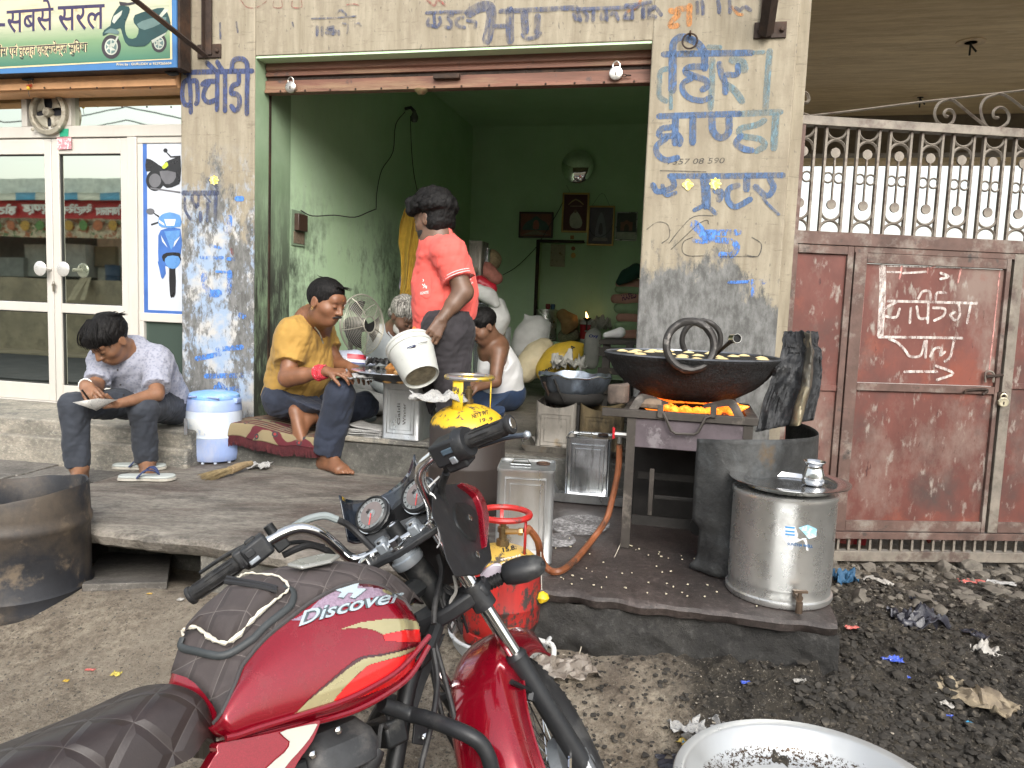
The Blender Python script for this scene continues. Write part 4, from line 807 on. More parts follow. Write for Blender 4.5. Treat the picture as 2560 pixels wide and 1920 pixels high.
def hand(w,d,n,side=1,curl=(25,35,25),spread=7,s=1.0,thumb=(40,20),tcurl=20,fc_=None):
 """wrist w, direction d, palm normal n (out of the palm); side=+1: the thumb lies on d x n side"""
 d=Vector(d).normalized();n=Vector(n);n=(n-d*n.dot(d)).normalized();x=d.cross(n)*side;w=Vector(w);L=[]
 for i,t in enumerate((-.028,-.010,.010,.028)):L.append(cap(w+x*t*.65*s+d*.012*s,w+d*(.082-.004*abs(i-2))*s+x*t*s,.013*s,.0115*s,k=.014))
 le=((.030,.022,.017),(.040,.026,.020),(.042,.028,.020),(.038,.025,.019))
 for i,t in enumerate((-.030,-.0105,.0105,.030)):
  p=w+d*(.084-.004*abs(i-2))*s+x*t*s;cu=curl if fc_ is None else fc_[i];a=0
  dd=(d+x*math.tan(R(spread*(i-1.5)/1.5))).normalized()
  for j in range(3):
   a+=cu[j];v=dd*math.cos(R(a))+n*math.sin(R(a));q=p+v*le[i][j]*s*(1.0);rr=(.0092,.0085,.0078,.007)
   L.append(cap(p,q,rr[j]*s,rr[j+1]*s,k=.005));p=q
 p=w+d*.022*s+x*.022*s;a=R(thumb[0]);v=(d*math.cos(a)+x*math.sin(a))*math.cos(R(thumb[1]))+n*math.sin(R(thumb[1]));q=p+v*.042*s;L.append(cap(p,q,.0135*s,.0105*s,k=.012))
 v2=(v+n*math.sin(R(tcurl))+d*.25).normalized();q2=q+v2*.032*s;L.append(cap(q,q2,.0100*s,.0090*s,k=.005));L.append(cap(q2,q2+(v2+n*.2).normalized()*.022*s,.0090*s,.0075*s,k=.005))
 return L
def foot(ank,toe,upv=(0,0,1),s=1.0,inner=1):
 """ankle joint and the point under the big toe"""
 a=Vector(ank);t=Vector(toe);u=Vector(upv).normalized();f=(t-a);f=(f-u*f.dot(u)).normalized();x=f.cross(u)*inner;g=a-u*(a-t).dot(u);L=[]
 hb=g-f*.045*s+u*.026*s;L.append(cap(a,hb,.034*s,.028*s,k=.03));ball=g+f*.125*s+u*.02*s
 L.append(cap(a+f*.01*s,ball+u*.012*s,.034*s,.020*s,k=.03,sq=(u,1.0)));L.append(cap(hb,ball-x*.022*s,.026*s,.020*s,k=.03));L.append(cap(hb+f*.02,ball+x*.022*s,.024*s,.021*s,k=.03))
 for i,tt in enumerate((.030,.011,-.005,-.019,-.032)):
  p=g+f*(.135-.006*i)*s+x*tt*s+u*.017*s;ln=(.042,.036,.031,.026,.022)[i];r_=(.0125,.0092,.0088,.0082,.0078)[i];L.append(cap(p,p+f*ln*s-u*.006*s,r_*s,r_*.85*s,k=.007))
 return L
def skin(name,col,rough=.48):
 m,N=newmat(name,rough);c=N.mix(N.ramp(N.noise(16,5,.6),.35,.65),tuple(x*.82 for x in col),tuple(x*1.12 for x in col));c=N.mix(N.ramp(N.noise(90,3,.6),.6,.7,0,.3),c,tuple(x*.6 for x in col));N.col(c)
 N.b.inputs['Subsurface Weight'].default_value=.12;N.b.inputs['Subsurface Radius'].default_value=(.9,.35,.2);N.b.inputs['Subsurface Scale'].default_value=.008;N.bump(N.noise(220,3,.6),.15,.0008);return m
def cloth(name,col,weave=900,var=.12,scale=14,rough=.85,pat=None,bump=.2):
 m,N=newmat(name,rough);c=N.mix(N.ramp(N.noise(scale,6,.6),.3,.7),tuple(x*(1-var)for x in col),tuple(min(1,x*(1+var))for x in col))
 if pat:cc,sc,lo,hi=pat;v_=N.voro(sc,N.vec(),'F1',0);c=N.mix(N.ramp(N.math('ADD',N.math('MULTIPLY',v_,.6),N.math('MULTIPLY',N.noise(sc*1.6,3,.6),.5)),lo,hi),c,cc)
 N.col(c);N.b.inputs['Sheen Weight'].default_value=.06;N.bump(N.math('ADD',N.noise(60,4,.6),N.math('MULTIPLY',N.noise(weave,2,.5),.4)),bump,.002);return m
def hairmat(name,col,lite,rough=.6,st=(60,60,8),lo=.5,hi=.68):
 m,N=newmat(name,rough);N.b.inputs['Specular IOR Level'].default_value=.22;N.col(N.mix(N.ramp(N.noise(3,5,.65,N.vec(st)),lo,hi),col,lite));N.bump(N.noise(4,5,.7,N.vec(st)),.8,.004);return m
def hairshell(name,P,fr,s,prims,cuts,mat,parent,h=.0045,noise=((.0035,160,(1,1,.35)),(.003,70,(1,1,.5)))):
 r,f,u=fr;L=[elp(P(*q[:3]),tuple(a*s for a in q[3:6]),fr,.02*s)for q in prims];S=[elp(P(*q[:3]),tuple(a*s for a in q[3:6]),fr,.012*s,'s')for q in cuts]
 return sdf_obj(name,[(L+S,[],.01)],mat,parent,h=h,noise=noise)
def strands(name,P,fr,pts,mat,parent,r=.0022,n=1,spread=.006,seed=1):
 """hair locks as tapered tubes; pts: list of polylines in head coordinates"""
 rg=random.Random(seed);b=MB()
 for l in pts:
  for k in range(n):
   o=[Vector((rg.uniform(-spread,spread)for _ in range(3)))for _ in range(2)]
   q=smooth([P(*(Vector(p)+o[0]*(1-i/(len(l)-1))+o[1]*i/(len(l)-1)*1.6))for i,p in enumerate(l)],3);m_=len(q);b.tube(q,[r*(1-.8*i/(m_-1))for i in range(m_)],5)
 return mk(name,b,mat,parent,ang=80)
def eyes(P,s,parent,skinm,dark,open_=.4):
 b=MB()
 for x in(-.031,.031):
  b.tube([P(x-.014,.0935,.001),P(x-.006,.0985,-.002),P(x+.006,.0985,-.002),P(x+.014,.0935,.001)],.0017*s,5)
 mk('eyelashes',b,dark,parent)
def brows(P,s,parent,dark,th=.0035):
 b=MB()
 for x in(-1,1):b.tube([P(x*.012,.094,.027),P(x*.026,.094,.034),P(x*.047,.080,.030)],[th*s,th*1.1*s,th*.5*s],6)
 mk('eyebrows',b,dark,parent)
def person(label,p,az=0):return thing('person',label,'person',(p[0],p[1],p[2]),0)
def limb(*pts,k=.02):
 """pts = (point, radius) pairs -> chain of tapered capsules"""
 return[cap(pts[i][0],pts[i+1][0],pts[i][1],pts[i+1][1],k=k)for i in range(len(pts)-1)]
BLKH=hairmat('black hair',(.003,.0025,.0025),(.016,.014,.013));GRH=hairmat('grey hair',(.05,.045,.04),(.42,.40,.36),.5,(40,40,6),.38,.62)
DKB=M('dark brow hair',(.008,.006,.005),.6,bump=0);WHB=M('white stubble',(.50,.48,.45),.8,bump=.3)
# ======== the boy writing on the showroom step ========
SK1=skin('warm brown skin',(.225,.112,.062));
def boy():
 hp=[J(432,1012,4.25),J(366,1006,4.22)]
 kn=[J(357,1020,3.86),J(186,1014,3.74)];an=[J(366,1150,3.93),J(194,1166,3.74)]
 sh=[J(392,902,4.06),J(262,902,4.03)];nk=J(338,884,4.06);T=person('boy in pale grey patterned shirt writing in a notebook on the showroom step',(nk.x,nk.y,.46))
 hc=J(277,852,3.90);fwd=Vector((-.30,-.62,-.60));up=Vector((-.25,-.55,.75))
 hl,P,fr=head(hc,fwd,up,1.0)
 el=[J(391,985,3.90),J(238,968,3.90)];wr=[J(303,1008,3.74),J(212,962,3.72)]
 body=list(hl)+[cap(P(0,-.03,-.06),nk,.046,.052,k=.03),cap(P(0,0,-.07),nk,.045,.05,k=.03)]
 for i in(0,1):body+=limb((sh[i],.048),(el[i],.036),(wr[i],.024));body.append(cap(nk,sh[i],.05,.045,k=.03))
 body+=[cap(nk,(hp[0]+hp[1])/2,.09,.10,k=.04)]
 hd0=(J(262,1012,3.70)-wr[0]);body+=hand(wr[0],hd0,Vector((-.1,-.35,.93)),side=-1,curl=(30,35,20),thumb=(40,50),s=.95)
 hd1=(J(232,992,3.66)-wr[1]);body+=hand(wr[1],hd1,Vector((.2,.45,-.8)),side=1,curl=(30,32,15),thumb=(35,45),s=.95)
 for i in(0,1):
  body+=limb((kn[i],.05),(an[i],.032))
 toe=[J(372,1196,3.80),J(190,1222,3.62)]
 toe=[Vector((t.x,t.y,.475))for t in toe]
 anr=[Vector((a.x,a.y,.55))for a in(J(368,1172,3.93),J(200,1185,3.74))]
 for i in(0,1):body+=[cap(an[i],anr[i],.033,.034)]+foot(anr[i],toe[i],s=.95,inner=1 if i else-1)
 sdf_obj('body',[(body,[],.02)],SK1,T,h=.005)
 SHT=cloth('pale grey floral shirt',(.21,.22,.28),pat=((.30,.31,.37),70,.36,.56))
 pel=(hp[0]+hp[1])/2;side=(sh[0]-sh[1]).normalized();ax=(nk-pel).normalized();dep=side.cross(ax)
 tor=[cap(pel+ax*.02,pel+ax*.16,.128,.132,k=.05,sq=(dep,1.25)),cap(pel+ax*.14,(sh[0]+sh[1])/2-ax*.02,.140,.115,k=.05,sq=(dep,1.15)),cap(sh[0],sh[1],.064,.064,k=.05),cap(nk,sh[0],.072,.064,k=.04),cap(nk,sh[1],.072,.064,k=.04),cap(nk-ax*.03,nk+ax*.03,.09,.062,k=.04),cap(sh[0],pel+side*.08,.07,.09,k=.05),cap(sh[1],pel-side*.08,.06,.08,k=.05)]
 e0=sh[0]+(el[0]-sh[0])*.80;e1=sh[1]+(el[1]-sh[1])*.78
 s0=[cap(sh[0],el[0],.066,.066,k=.03)];s1=[cap(sh[1],el[1],.064,.060,k=.03)]
 hem=pel-ax*.03
 sdf_obj('shirt',[(tor,[(hem,-ax)],.03),(s0,[(e0,el[0]-sh[0])],.03),(s1,[(e1,el[1]-sh[1])],.03)],SHT,T,h=.0055,noise=((.0085,40,(1,1,.7)),(.003,105,(1,1,.6))))
 b=MB();fwv=Vector((-.35,-.80,-.1)).normalized()
 for sgn in(-1,1):
  q=[nk+side*sgn*.052+ax*.045+fwv*.0,nk+side*sgn*.060+fwv*.045+ax*.020,nk+side*sgn*.022+fwv*.085-ax*.025,nk+side*sgn*.055+fwv*.085-ax*.060,nk+side*sgn*.088+fwv*.03-ax*.015,nk+side*sgn*.075-fwv*.02+ax*.02]
  b.prism(q,fwv*.004)
 mk('collar',b,SHT,T,solid=.002)
 for k in range(3):
  p=J((302,309,317)[k],(924,961,986)[k],3.905);b=MB();b.lathe([(.005,0),(.005,.003),(.001,.004)],10,frameM(p+Vector((0,-.03,0)),z=(-.2,-.9,.3)));mk('button',b,DKB,T)
 TR=cloth('dark slate trousers',(.028,.033,.044),var=.25)
 g=[cap(hp[0],kn[0],.092,.068,k=.03),cap(hp[1],kn[1],.092,.066,k=.03),cap(hp[0],hp[1],.105,.105,k=.04)]
 l0=[cap(kn[0],an[0],.066,.054,k=.02)];l1=[cap(kn[1],an[1],.066,.055,k=.02)]
 c0=kn[0]+(an[0]-kn[0])*1.0;c1=kn[1]+(an[1]-kn[1])*.98
 sdf_obj('trousers',[(g,[(pel+Vector((0,0,.10)),(0,0,1))],.03),(l0,[(c0,an[0]-kn[0])],.02),(l1,[(c1,an[1]-kn[1])],.02)],TR,T,h=.0055,noise=((.008,40,(1,1,1.3)),(.003,100,(1,1,1.3))))
 hairshell('hair',P,fr,1.0,[(0,-.015,.052,.087,.108,.088),(0,.055,.070,.070,.050,.045),(.02,.075,.055,.055,.032,.030)],[(0,.070,-.055,.095,.085,.092),(0,-.03,-.11,.12,.14,.07)],BLKH,T)
 sg_=random.Random(5);L=[]
 for k in range(60):
  x=-.07+.14*k/59;L.append([(x*.5+.015,.0,.136),(x*.9,.07,.115),(x*1.0+sg_.uniform(-.01,.01),.102,.072),(x*1.02+sg_.uniform(-.01,.012),.104,.040+sg_.uniform(-.012,.012))])
 for k in range(34):
  a=sg_.uniform(-1.1,1.1);L.append([(.05*math.sin(a),-.05,.128),(.07*math.sin(a),-.09,.105),(.08*math.sin(a),-.118-.012*sg_.random(),.07+.02*sg_.random())])
 for k in range(24):
  sx=(1 if k%2 else-1);L.append([(sx*.06,.02,.11),(sx*.086,.03+.002*k,.07),(sx*.086,.045+.001*k,.022+.012*sg_.random())])
 strands('hair_locks',P,fr,L,BLKH,T,.0034,1,.004,3);eyes(P,1,T,SK1,DKB);brows(P,1,T,DKB)
 b=MB();d=(wr[1]-el[1]).normalized();b.tube([p_ for p_ in[wr[1]-d*.01+(d.orthogonal().normalized()*math.cos(t)+d.cross(d.orthogonal()).normalized()*math.sin(t))*.030 for t in[k*.5236 for k in range(12)]]],.0035,6,closed=True);mk('bracelet',b,M('white thread',(.75,.74,.68),.8),T)
 b=MB();b.tube([J(205,975,3.62),J(224,1001,3.66)],.0045,8);mk('pen',b,DKB);tag(bpy.data.objects['pen'],'dark pen in the right hand of the boy','pen')
 b=MB();a_=anr[1];t_=toe[1];f_=(t_-a_);f_.z=0;f_.normalize();x_=f_.cross(UP)
 for sx in(-1,1):b.tube(smooth([Vector((a_.x,a_.y,.475))+f_*.03+x_*sx*.040,Vector((a_.x,a_.y,.512))+f_*.075+x_*sx*.032,Vector((a_.x,a_.y,.497))+f_*.125+x_*.012],3),.006,5)
 mk('strap',b,RUB,sandal:=thing('sandal','black strapped sandal on the right foot of the boy','sandal',(a_.x,a_.y,.46)))
 b=MB();b.prism([Vector((a_.x,a_.y,.458))+f_*f1+x_*w1 for f1,w1 in((-.07,-.03),(.05,-.042),(.15,-.045),(.185,-.015),(.185,.02),(.15,.045),(.05,.038),(-.07,.03),(-.085,0))],(0,0,.012));mk('sole',b,M('grey sole',(.30,.30,.28),.8),sandal)
 return T
boy()
nb=thing('notebook','white folded notebook sheet held over the knees of the boy','paper',J(255,1005,3.68))
PAP=M('printed newspaper',(.58,.56,.52),.9,var=.08,scale=20,layers=[((.22,.22,.24),220,.56,.62,(1,1,.5))],bump=.1)
b=MB();q=[J(182,1006,3.66),J(243,996,3.60),J(295,999,3.68),J(232,1023,3.60)]
b.add(q+[J(240,1027,3.62),J(280,1005,3.70)],[(0,1,3),(1,2,3),(3,1,5,4)]);mk('sheet',b,PAP,nb,solid=.0015)
# ======== man in the yellow polo shirt ========
def yellow_man():
 Y2=Zm(600,680,.3255)
 q=lambda x,y,Y:J(*Y2(x,y),Y)
 hp=[q(345,960,4.33),q(420,930,4.46)];kn=[q(765,935,4.06),q(960,1025,4.42)]
 an=[q(672,1400,4.12),q(470,1120,4.17)]
 sh=[q(415,500,4.22),q(600,455,4.50)];nk=q(560,395,4.34);el=[q(362,815,4.12)],None
 el=[q(365,812,4.12),q(740,700,4.42)];wr=[q(665,765,4.02),q(850,735,4.30)]
 T=person('moustached man in a yellow polo shirt sitting cross legged on the rug',(nk.x,nk.y,.67))
 SK=skin('tanned skin',(.205,.092,.048))
 hc=q(655,240,4.17);fwd=Vector((.86,-.42,-.26));up=Vector((.22,-.05,.97));hl,P,fr=head(hc,fwd,up,1.04)
 body=hl+[cap(P(0,-.025,-.07),nk,.050,.054,k=.03),cap(P(0,.01,-.07),nk+Vector((.03,-.02,-.02)),.050,.052,k=.03)]
 for i in(0,1):body+=limb((sh[i],.058),(el[i],.044),(wr[i],.028));body.append(cap(nk,sh[i],.06,.055,k=.03))
 body+=[cap(nk,(hp[0]+hp[1])/2,.11,.12,k=.04)]
 body+=[cap(el[0],el[0]+(wr[0]-el[0])*.4,.046,.043,k=.02)]
 body+=hand(wr[0],q(905,775,3.98)-wr[0],Vector((.15,.25,-.95)),side=-1,curl=(22,30,18),thumb=(30,25),s=1.0)
 body+=hand(wr[1],q(980,790,4.2)-wr[1],Vector((.1,.2,-.95)),side=1,curl=(25,30,20),s=1.0)
 body+=limb((kn[0],.06),(an[0],.038));ft=q(835,1545,3.98);ft=Vector((ft.x,ft.y,PZ+.004));anr=q(672,1425,4.12);anr.z=max(anr.z,PZ+.085)
 body+=[cap(an[0],anr,.038,.036)]+foot(anr,ft,s=1.08,inner=-1)
 heel=q(400,1120,4.13);toe=q(455,1290,4.11);ank=q(500,1125,4.20)
 body+=limb((kn[1],.06),(ank,.038));fdir=(toe-heel).normalized();soleN=Vector((-.55,-.8,.1));
 body+=foot(ank,toe-soleN*(-.02),upv=-soleN,s=1.0,inner=-1)
 sdf_obj('body',[(body,[],.02)],SK,T,h=.005)
 pel=(hp[0]+hp[1])/2;side=(sh[0]-sh[1]).normalized();ax=(nk-pel).normalized();dep=side.cross(ax).normalized()
 if dep.x<0:dep=-dep
 POLO=cloth('mustard polo cloth',(.36,.21,.045),var=.10,weave=700,scale=9)
 tor=[cap(pel-ax*.03,pel+ax*.20+dep*.03,.155,.160,k=.05,sq=(side,1.05)),cap(pel+ax*.18+dep*.02,(sh[0]+sh[1])/2-ax*.05+dep*.02,.155,.135,k=.05,sq=(dep,1.08)),cap(sh[0],sh[1],.082,.082,k=.05),cap(nk,sh[0],.085,.078,k=.04),cap(nk,sh[1],.085,.078,k=.04),cap(nk-ax*.05,nk+ax*.015,.10,.064,k=.04),cap(sh[0],pel+side*.06+ax*.12,.10,.13,k=.05)]
 e0=sh[0]+(el[0]-sh[0])*.63;e1=sh[1]+(el[1]-sh[1])*.6
 s0=[cap(sh[0],el[0],.086,.074,k=.03)];s1=[cap(sh[1],el[1],.080,.070,k=.03)]
 sdf_obj('shirt',[(tor,[(pel-ax*.045-dep*.02,-ax)],.03),(s0,[(e0,el[0]-sh[0])],.035),(s1,[(e1,el[1]-sh[1])],.03)],POLO,T,h=.0055,noise=((.011,38,(1,1,.8)),(.0035,100,(1,1,.7))))
 b=MB();k=18;rings=[]
 cn=nk+ax*.040+dep*.012
 for i in range(k+1):
  t=math.pi*(.12+1.76*i/k);v=dep*math.cos(t)*.072+side*math.sin(t)*.066;lift=0
  rings.append([cn+v*1.0+ax*(.022-.03*math.cos(t)),cn+v*1.06+ax*(.020-.03*math.cos(t)),cn+v*1.45+ax*(-.022-.045*max(0,math.cos(t))),cn+v*1.38+ax*(-.026-.045*max(0,math.cos(t)))])
 b.loft(rings);mk('collar',b,cloth('mustard collar rib',(.40,.235,.045),scale=40),T,ang=60,solid=.003)
 b=MB();c0=q(622,430,4.20);c1=q(640,555,4.20);b.tube(smooth([q(575,425,4.155),q(610,470,4.125),q(640,550,4.115)],3),.004,5);mk('placket',b,cloth('placket lining',(.08,.07,.04)),T)
 for a_,b_ in((603,470),(628,515)):
  bb_=MB();bb_.lathe([(.005,0),(.004,.003)],8,frameM(q(a_,b_,4.11),z=(.3,-.95,0)));mk('button',bb_,DKB,T)
 JN=cloth('navy trousers',(.018,.024,.042),var=.35,scale=8)
 g=[cap(hp[0],kn[0],.102,.074,k=.03),cap(hp[1],kn[1],.095,.072,k=.03),cap(hp[0],hp[1],.122,.115,k=.04)]
 l0=[cap(kn[0],an[0],.080,.078,k=.02)];l1=[cap(kn[1],ank,.076,.062,k=.03)]
 c0=an[0]+(kn[0]-an[0]).normalized()*.015;c1=ank+(kn[1]-ank).normalized()*.07
 sdf_obj('trousers',[(g,[(pel+ax*.07,ax)],.03),(l0,[(c0,an[0]-kn[0])],.02),(l1,[(c1,ank-kn[1])],.02)],JN,T,h=.0055,noise=((.011,36,(1,1,.8)),(.0035,95,(1,1,1))))
 hairshell('hair',P,fr,1.04,[(0,-.014,.037,.0805,.1015,.0895),(0,.0,.075,.068,.086,.058)],[(0,.108,-.035,.088,.066,.105),(0,.0,-.115,.12,.20,.088)],BLKH,T,noise=((.002,200,(1,1,1)),(.002,90,(1,1,1))))
 sg_=random.Random(2);L=[[(sg_.uniform(-.045,.045),.05+.03*sg_.random(),.105),(sg_.uniform(-.03,.03),.085,.108),(sg_.uniform(-.02,.03),.115+.02*sg_.random(),.108+.01*sg_.random())]for k in range(26)]+[[(.0,-.06,.125),(.0,-.085,.125),(0,-.10,.132)]]
 strands('hair_locks',P,fr,L,BLKH,T,.003,1,.004,4);eyes(P,1,T,SK,DKB);brows(P,1,T,DKB,.0042)
 b=MB();
 for sx in(-1,1):b.tube([P(0,.112,-.040),P(sx*.014,.108,-.043),P(sx*.030,.092,-.052)],[.0065,.007,.003],6)
 mk('moustache',b,DKB,T)
 b=MB();b.lathe([(.001,0),(.0032,.001),(.001,.002)],8,frameM(P(0,.1055,.045),z=fr[1]));mk('forehead_mark',b,M('vermilion',(.55,.25,.05),.5),T)
 GOLD=M('gold',(.75,.5,.2),.25,1,bump=0)
 b=MB()
 for dz in(-.028,-.036):b.tube([P(.086,-.004+.006*math.cos(t),dz+.006*math.sin(t))for t in[k_*.785 for k_ in range(8)]],.0014,5,closed=True)
 mk('earring',b,GOLD,T)
 b=MB();sid=[]
 for i in range(15):
  t=math.pi*(.35+.75*i/14);v=dep*math.cos(t)*.064+side*math.sin(t)*.062;c_=cn+v+ax*(.02-.065*max(0,math.cos(t)));b.add([c_+Vector(o)*.006 for o in((1,0,0),(-1,0,0),(0,1,0),(0,-1,0),(0,0,1),(0,0,-1))],[(0,2,4),(2,1,4),(1,3,4),(3,0,4),(2,0,5),(1,2,5),(3,1,5),(0,3,5)])
 mk('bead_necklace',b,M('dark wooden beads',(.10,.03,.015),.4),T,kind='stuff')
 REDT=M('red wrist thread',(.55,.03,.05),.7,var=.4,scale=90,layers=[((.7,.5,.5),120,.58,.62)])
 b=MB();d=(wr[0]-el[0]).normalized();o1=d.orthogonal().normalized();o2=d.cross(o1)
 for j in range(6):b.tube([wr[0]-d*(.012+.009*j)+(o1*math.cos(t+j)+o2*math.sin(t+j))*(.034+.0015*j+.002*math.sin(3*t+j))+d*.005*math.sin(2*t+j*2)for t in[k_*.5236 for k_ in range(12)]],.0042,5,closed=True)
 mk('thread_bracelet',b,REDT,T)
 b=MB();hp_=wr[0]+(q(905,775,3.98)-wr[0]).normalized()*.115
 b.tube([hp_+Vector((0,math.cos(t),math.sin(t)))*.0115+Vector((0,-.004,.012))for t in[k_*.785 for k_ in range(8)]],.002,5,closed=True);mk('finger_ring',b,M('silver ring',(.8,.8,.8),.2,1,bump=0),T)
yellow_man()
# ======== standing man in the coral shirt ========
def coral_man():
 Q=lambda x,y,Y:J(960+.2291*x,460+.2291*y,Y)
 Q4=lambda x,y,Y:J(960+.1928*x,780+.1928*y,Y)
 nk=Q(590,640,4.02);sh=[Q(715,765,3.90),Q(560,760,4.26)]
 el=[Q(865,1180,3.86),Q(500,1150,4.30)];wr=[Q(625,1480,3.80),Q(480,1430,4.2)]
 hp=[Q(700,1700,3.94),Q(600,1700,4.14)];kn=[Q4(880,950,3.90),Q4(620,830,4.08)];an=[J(1125,1290,3.93),Q4(480,1400,4.20)]
 an[0].z=PZ+.09
 T=person('man in a coral polo shirt seen from behind, holding a white bucket',(hp[0].x,hp[0].y,PZ))
 SK=skin('dark brown skin',(.135,.075,.048));hc=Q(545,405,4.02);fwd=Vector((-.80,.58,-.16));up=Vector((.06,.0,1));hl,P,fr=head(hc,fwd,up,1.02)
 body=hl+[cap(P(0,-.03,-.06),nk,.056,.062,k=.03)]
 for i in(0,1):body+=limb((sh[i],.056),(el[i],.043),(wr[i],.029));body.append(cap(nk,sh[i],.06,.052,k=.03))
 body+=[cap(sh[0]+(el[0]-sh[0])*.5,el[0],.050,.044,k=.02),cap(el[0],el[0]+(wr[0]-el[0])*.45,.048,.042,k=.02)]
 body+=[cap(nk,(hp[0]+hp[1])/2,.09,.10,k=.04)]+limb((kn[0],.05),(an[0],.035))+limb((kn[1],.05),(an[1],.035))
 body+=foot(an[0],Vector((an[0].x-.18,an[0].y-.05,PZ+.003)),inner=1)+foot(Vector((an[1].x,an[1].y,.675+.085)),Vector((an[1].x-.17,an[1].y+.02,.678)),inner=-1)
 hd=Q4(600,390,3.74)-wr[0]
 body+=hand(wr[0],hd,Vector((-.5,.75,-.35)),side=1,curl=(38,60,45),thumb=(30,45),tcurl=50,s=1.02)
 body+=hand(wr[1],Vector((-.4,-.3,-.8)),Vector((-.3,-.8,0)),side=-1,s=1.0)
 sdf_obj('body',[(body,[],.02)],SK,T,h=.005)
 CO=cloth('coral polo cloth',(.72,.105,.085),var=.09,scale=8)
 ax=(nk-(hp[0]+hp[1])/2).normalized();side=(sh[0]-sh[1]).normalized();fr_=Vector((-.97,.22,0));wst=Q(675,1440,4.06);
 tor=[cap(wst-ax*.08+fr_*.012,wst+ax*.10,.162,.158,k=.05,sq=(side,1.12)),cap(wst+ax*.08,Q(665,1000,4.06),.158,.148,k=.05,sq=(side,1.0)),cap(Q(660,1050,4.06),Q(640,800,4.06),.146,.118,k=.05),cap(sh[0],sh[1],.074,.074,k=.05),cap(nk-ax*.02,sh[0],.080,.072,k=.04),cap(nk-ax*.02,sh[1],.080,.072,k=.04),cap(nk-ax*.06,nk+ax*.0,.10,.066,k=.04)]
 e0=sh[0]+(el[0]-sh[0])*.66;e1=sh[1]+(el[1]-sh[1])*.7
 s0=[cap(sh[0],el[0],.080,.074,k=.03)];s1=[cap(sh[1],el[1],.074,.068,k=.03)]
 hemP=Q(670,1545,4.06)
 sdf_obj('shirt',[(tor,[(hemP,Vector((.28,0,-1)))],.03),(s0,[(e0,el[0]-sh[0])],.035),(s1,[(e1,el[1]-sh[1])],.03)],CO,T,h=.0055,noise=((.011,34,(1,1,.6)),(.0035,90,(1,1,.5))))
 WHT=cloth('white trim',(.75,.55,.55))
 d=(el[0]-sh[0]).normalized();o1=d.orthogonal().normalized();o2=d.cross(o1)
 for off,rr in((-.010,.0775),(-.022,.078)):
  b=MB();b.tube([e0+d*off+(o1*math.cos(t)+o2*math.sin(t))*rr for t in[k*.2618 for k in range(24)]],.0028,5,closed=True);mk('sleeve_stripe',b,WHT,T)
 b=MB();rings=[];k=20
 cn=nk+ax*.012+fr_*.012
 for i in range(k+1):
  t=math.pi*(.10+1.80*i/k);v=fr_*math.cos(t)*.078+side*math.sin(t)*.068;up_=.030-.045*math.cos(t)
  rings.append([cn+v*.98+ax*(up_),cn+v*1.05+ax*(up_-.002),cn+v*1.22+ax*(up_-.042),cn+v*1.14+ax*(up_-.046)])
 b.loft(rings);mk('collar',b,CO,T,ang=60)
 b=MB();b.tube([r_[2]-ax*.001 for r_ in rings],.0028,5);mk('collar_stripe',b,WHT,T)
 from mathutils.bvhtree import BVHTree
 shirt=[o for o in T.children if o.name.startswith('shirt')][0];Mw=Matrix.Translation(T.location);bm_=BVHTree.FromPolygons([Mw@v.co for v in shirt.data.vertices],[tuple(p.vertices)for p in shirt.data.polygons])
 def onS(px,py):
  D=ray(px,py).normalized();h_=bm_.ray_cast(CAM,D);return(h_[0]if h_[0]is not None else CAM+D*3.9)-D*.002
 Z3=Zm(960,460,.2291)
 def seam(pts,r_=.0011,m_=None):
  b=MB();q=[onS(*Z3(x,y))for x,y in pts];b.tube(smooth(q,3),r_,4);mk('seam',b,m_ or cloth('coral seam',(.55,.09,.075)),T)
 seam([(418,980),(512,1000),(514,1200),(468,1248),(400,1210)]);seam([(655,1120),(655,1250),(645,1420)]);seam([(590,780),(575,900),(590,1010),(650,1075),(700,1110)],.0014)
 WP=cloth('white shirt print',(.80,.70,.68))
 def prt(body_,box,sp=1):
  V,Fs=textmesh(body_,.02,sp);x0=min(v.x for v in V);x1=max(v.x for v in V);y0=min(v.y for v in V);y1=max(v.y for v in V);b=MB();a_,t_,c_,bt_=box
  b.add([onS(*Z3(a_+(c_-a_)*(v.x-x0)/(x1-x0),bt_+(t_-bt_)*(v.y-y0)/(y1-y0)-14*(v.x-x0)/(x1-x0)))for v in V],Fs);mk('print',b,WP,T)
 prt('IGNITE',(398,1178,486,1208));
 seam([(425,1040),(432,1052),(424,1066)],.002,WP);seam([(418,1095),(440,1120),(425,1135)],.002,WP);seam([(440,1090),(455,1125),(462,1140),(466,1110)],.002,WP)
 prt('G',(938,985,965,1022));prt('st',(928,1038,955,1058));prt('gulsh',(918,1085,972,1104));seam([(925,1070),(972,1072)],.0015,WP)
 JG=cloth('charcoal joggers',(.020,.017,.020),var=.3,scale=9);
 g=[cap(hp[0],kn[0],.125,.088,k=.03),cap(hp[1],kn[1],.115,.085,k=.03),cap(hp[0]+Vector((0,0,.05)),hp[1]+Vector((0,0,.05)),.135,.125,k=.04)]
 sdf_obj('trousers',[(g,[(hp[0]+Vector((0,0,.14)),(0,0,1))],.03),([cap(kn[0],an[0],.086,.060,k=.03)],[(an[0]+UP*.02,(0,0,-1))],.02),([cap(kn[1],an[1],.084,.052,k=.03)],[(an[1]-(kn[1]-an[1]).normalized()*-.0,an[1]-kn[1])],.03)],JG,T,h=.0055,noise=((.011,36,(1,1,1.2)),(.004,90,(1,1,1.6))))
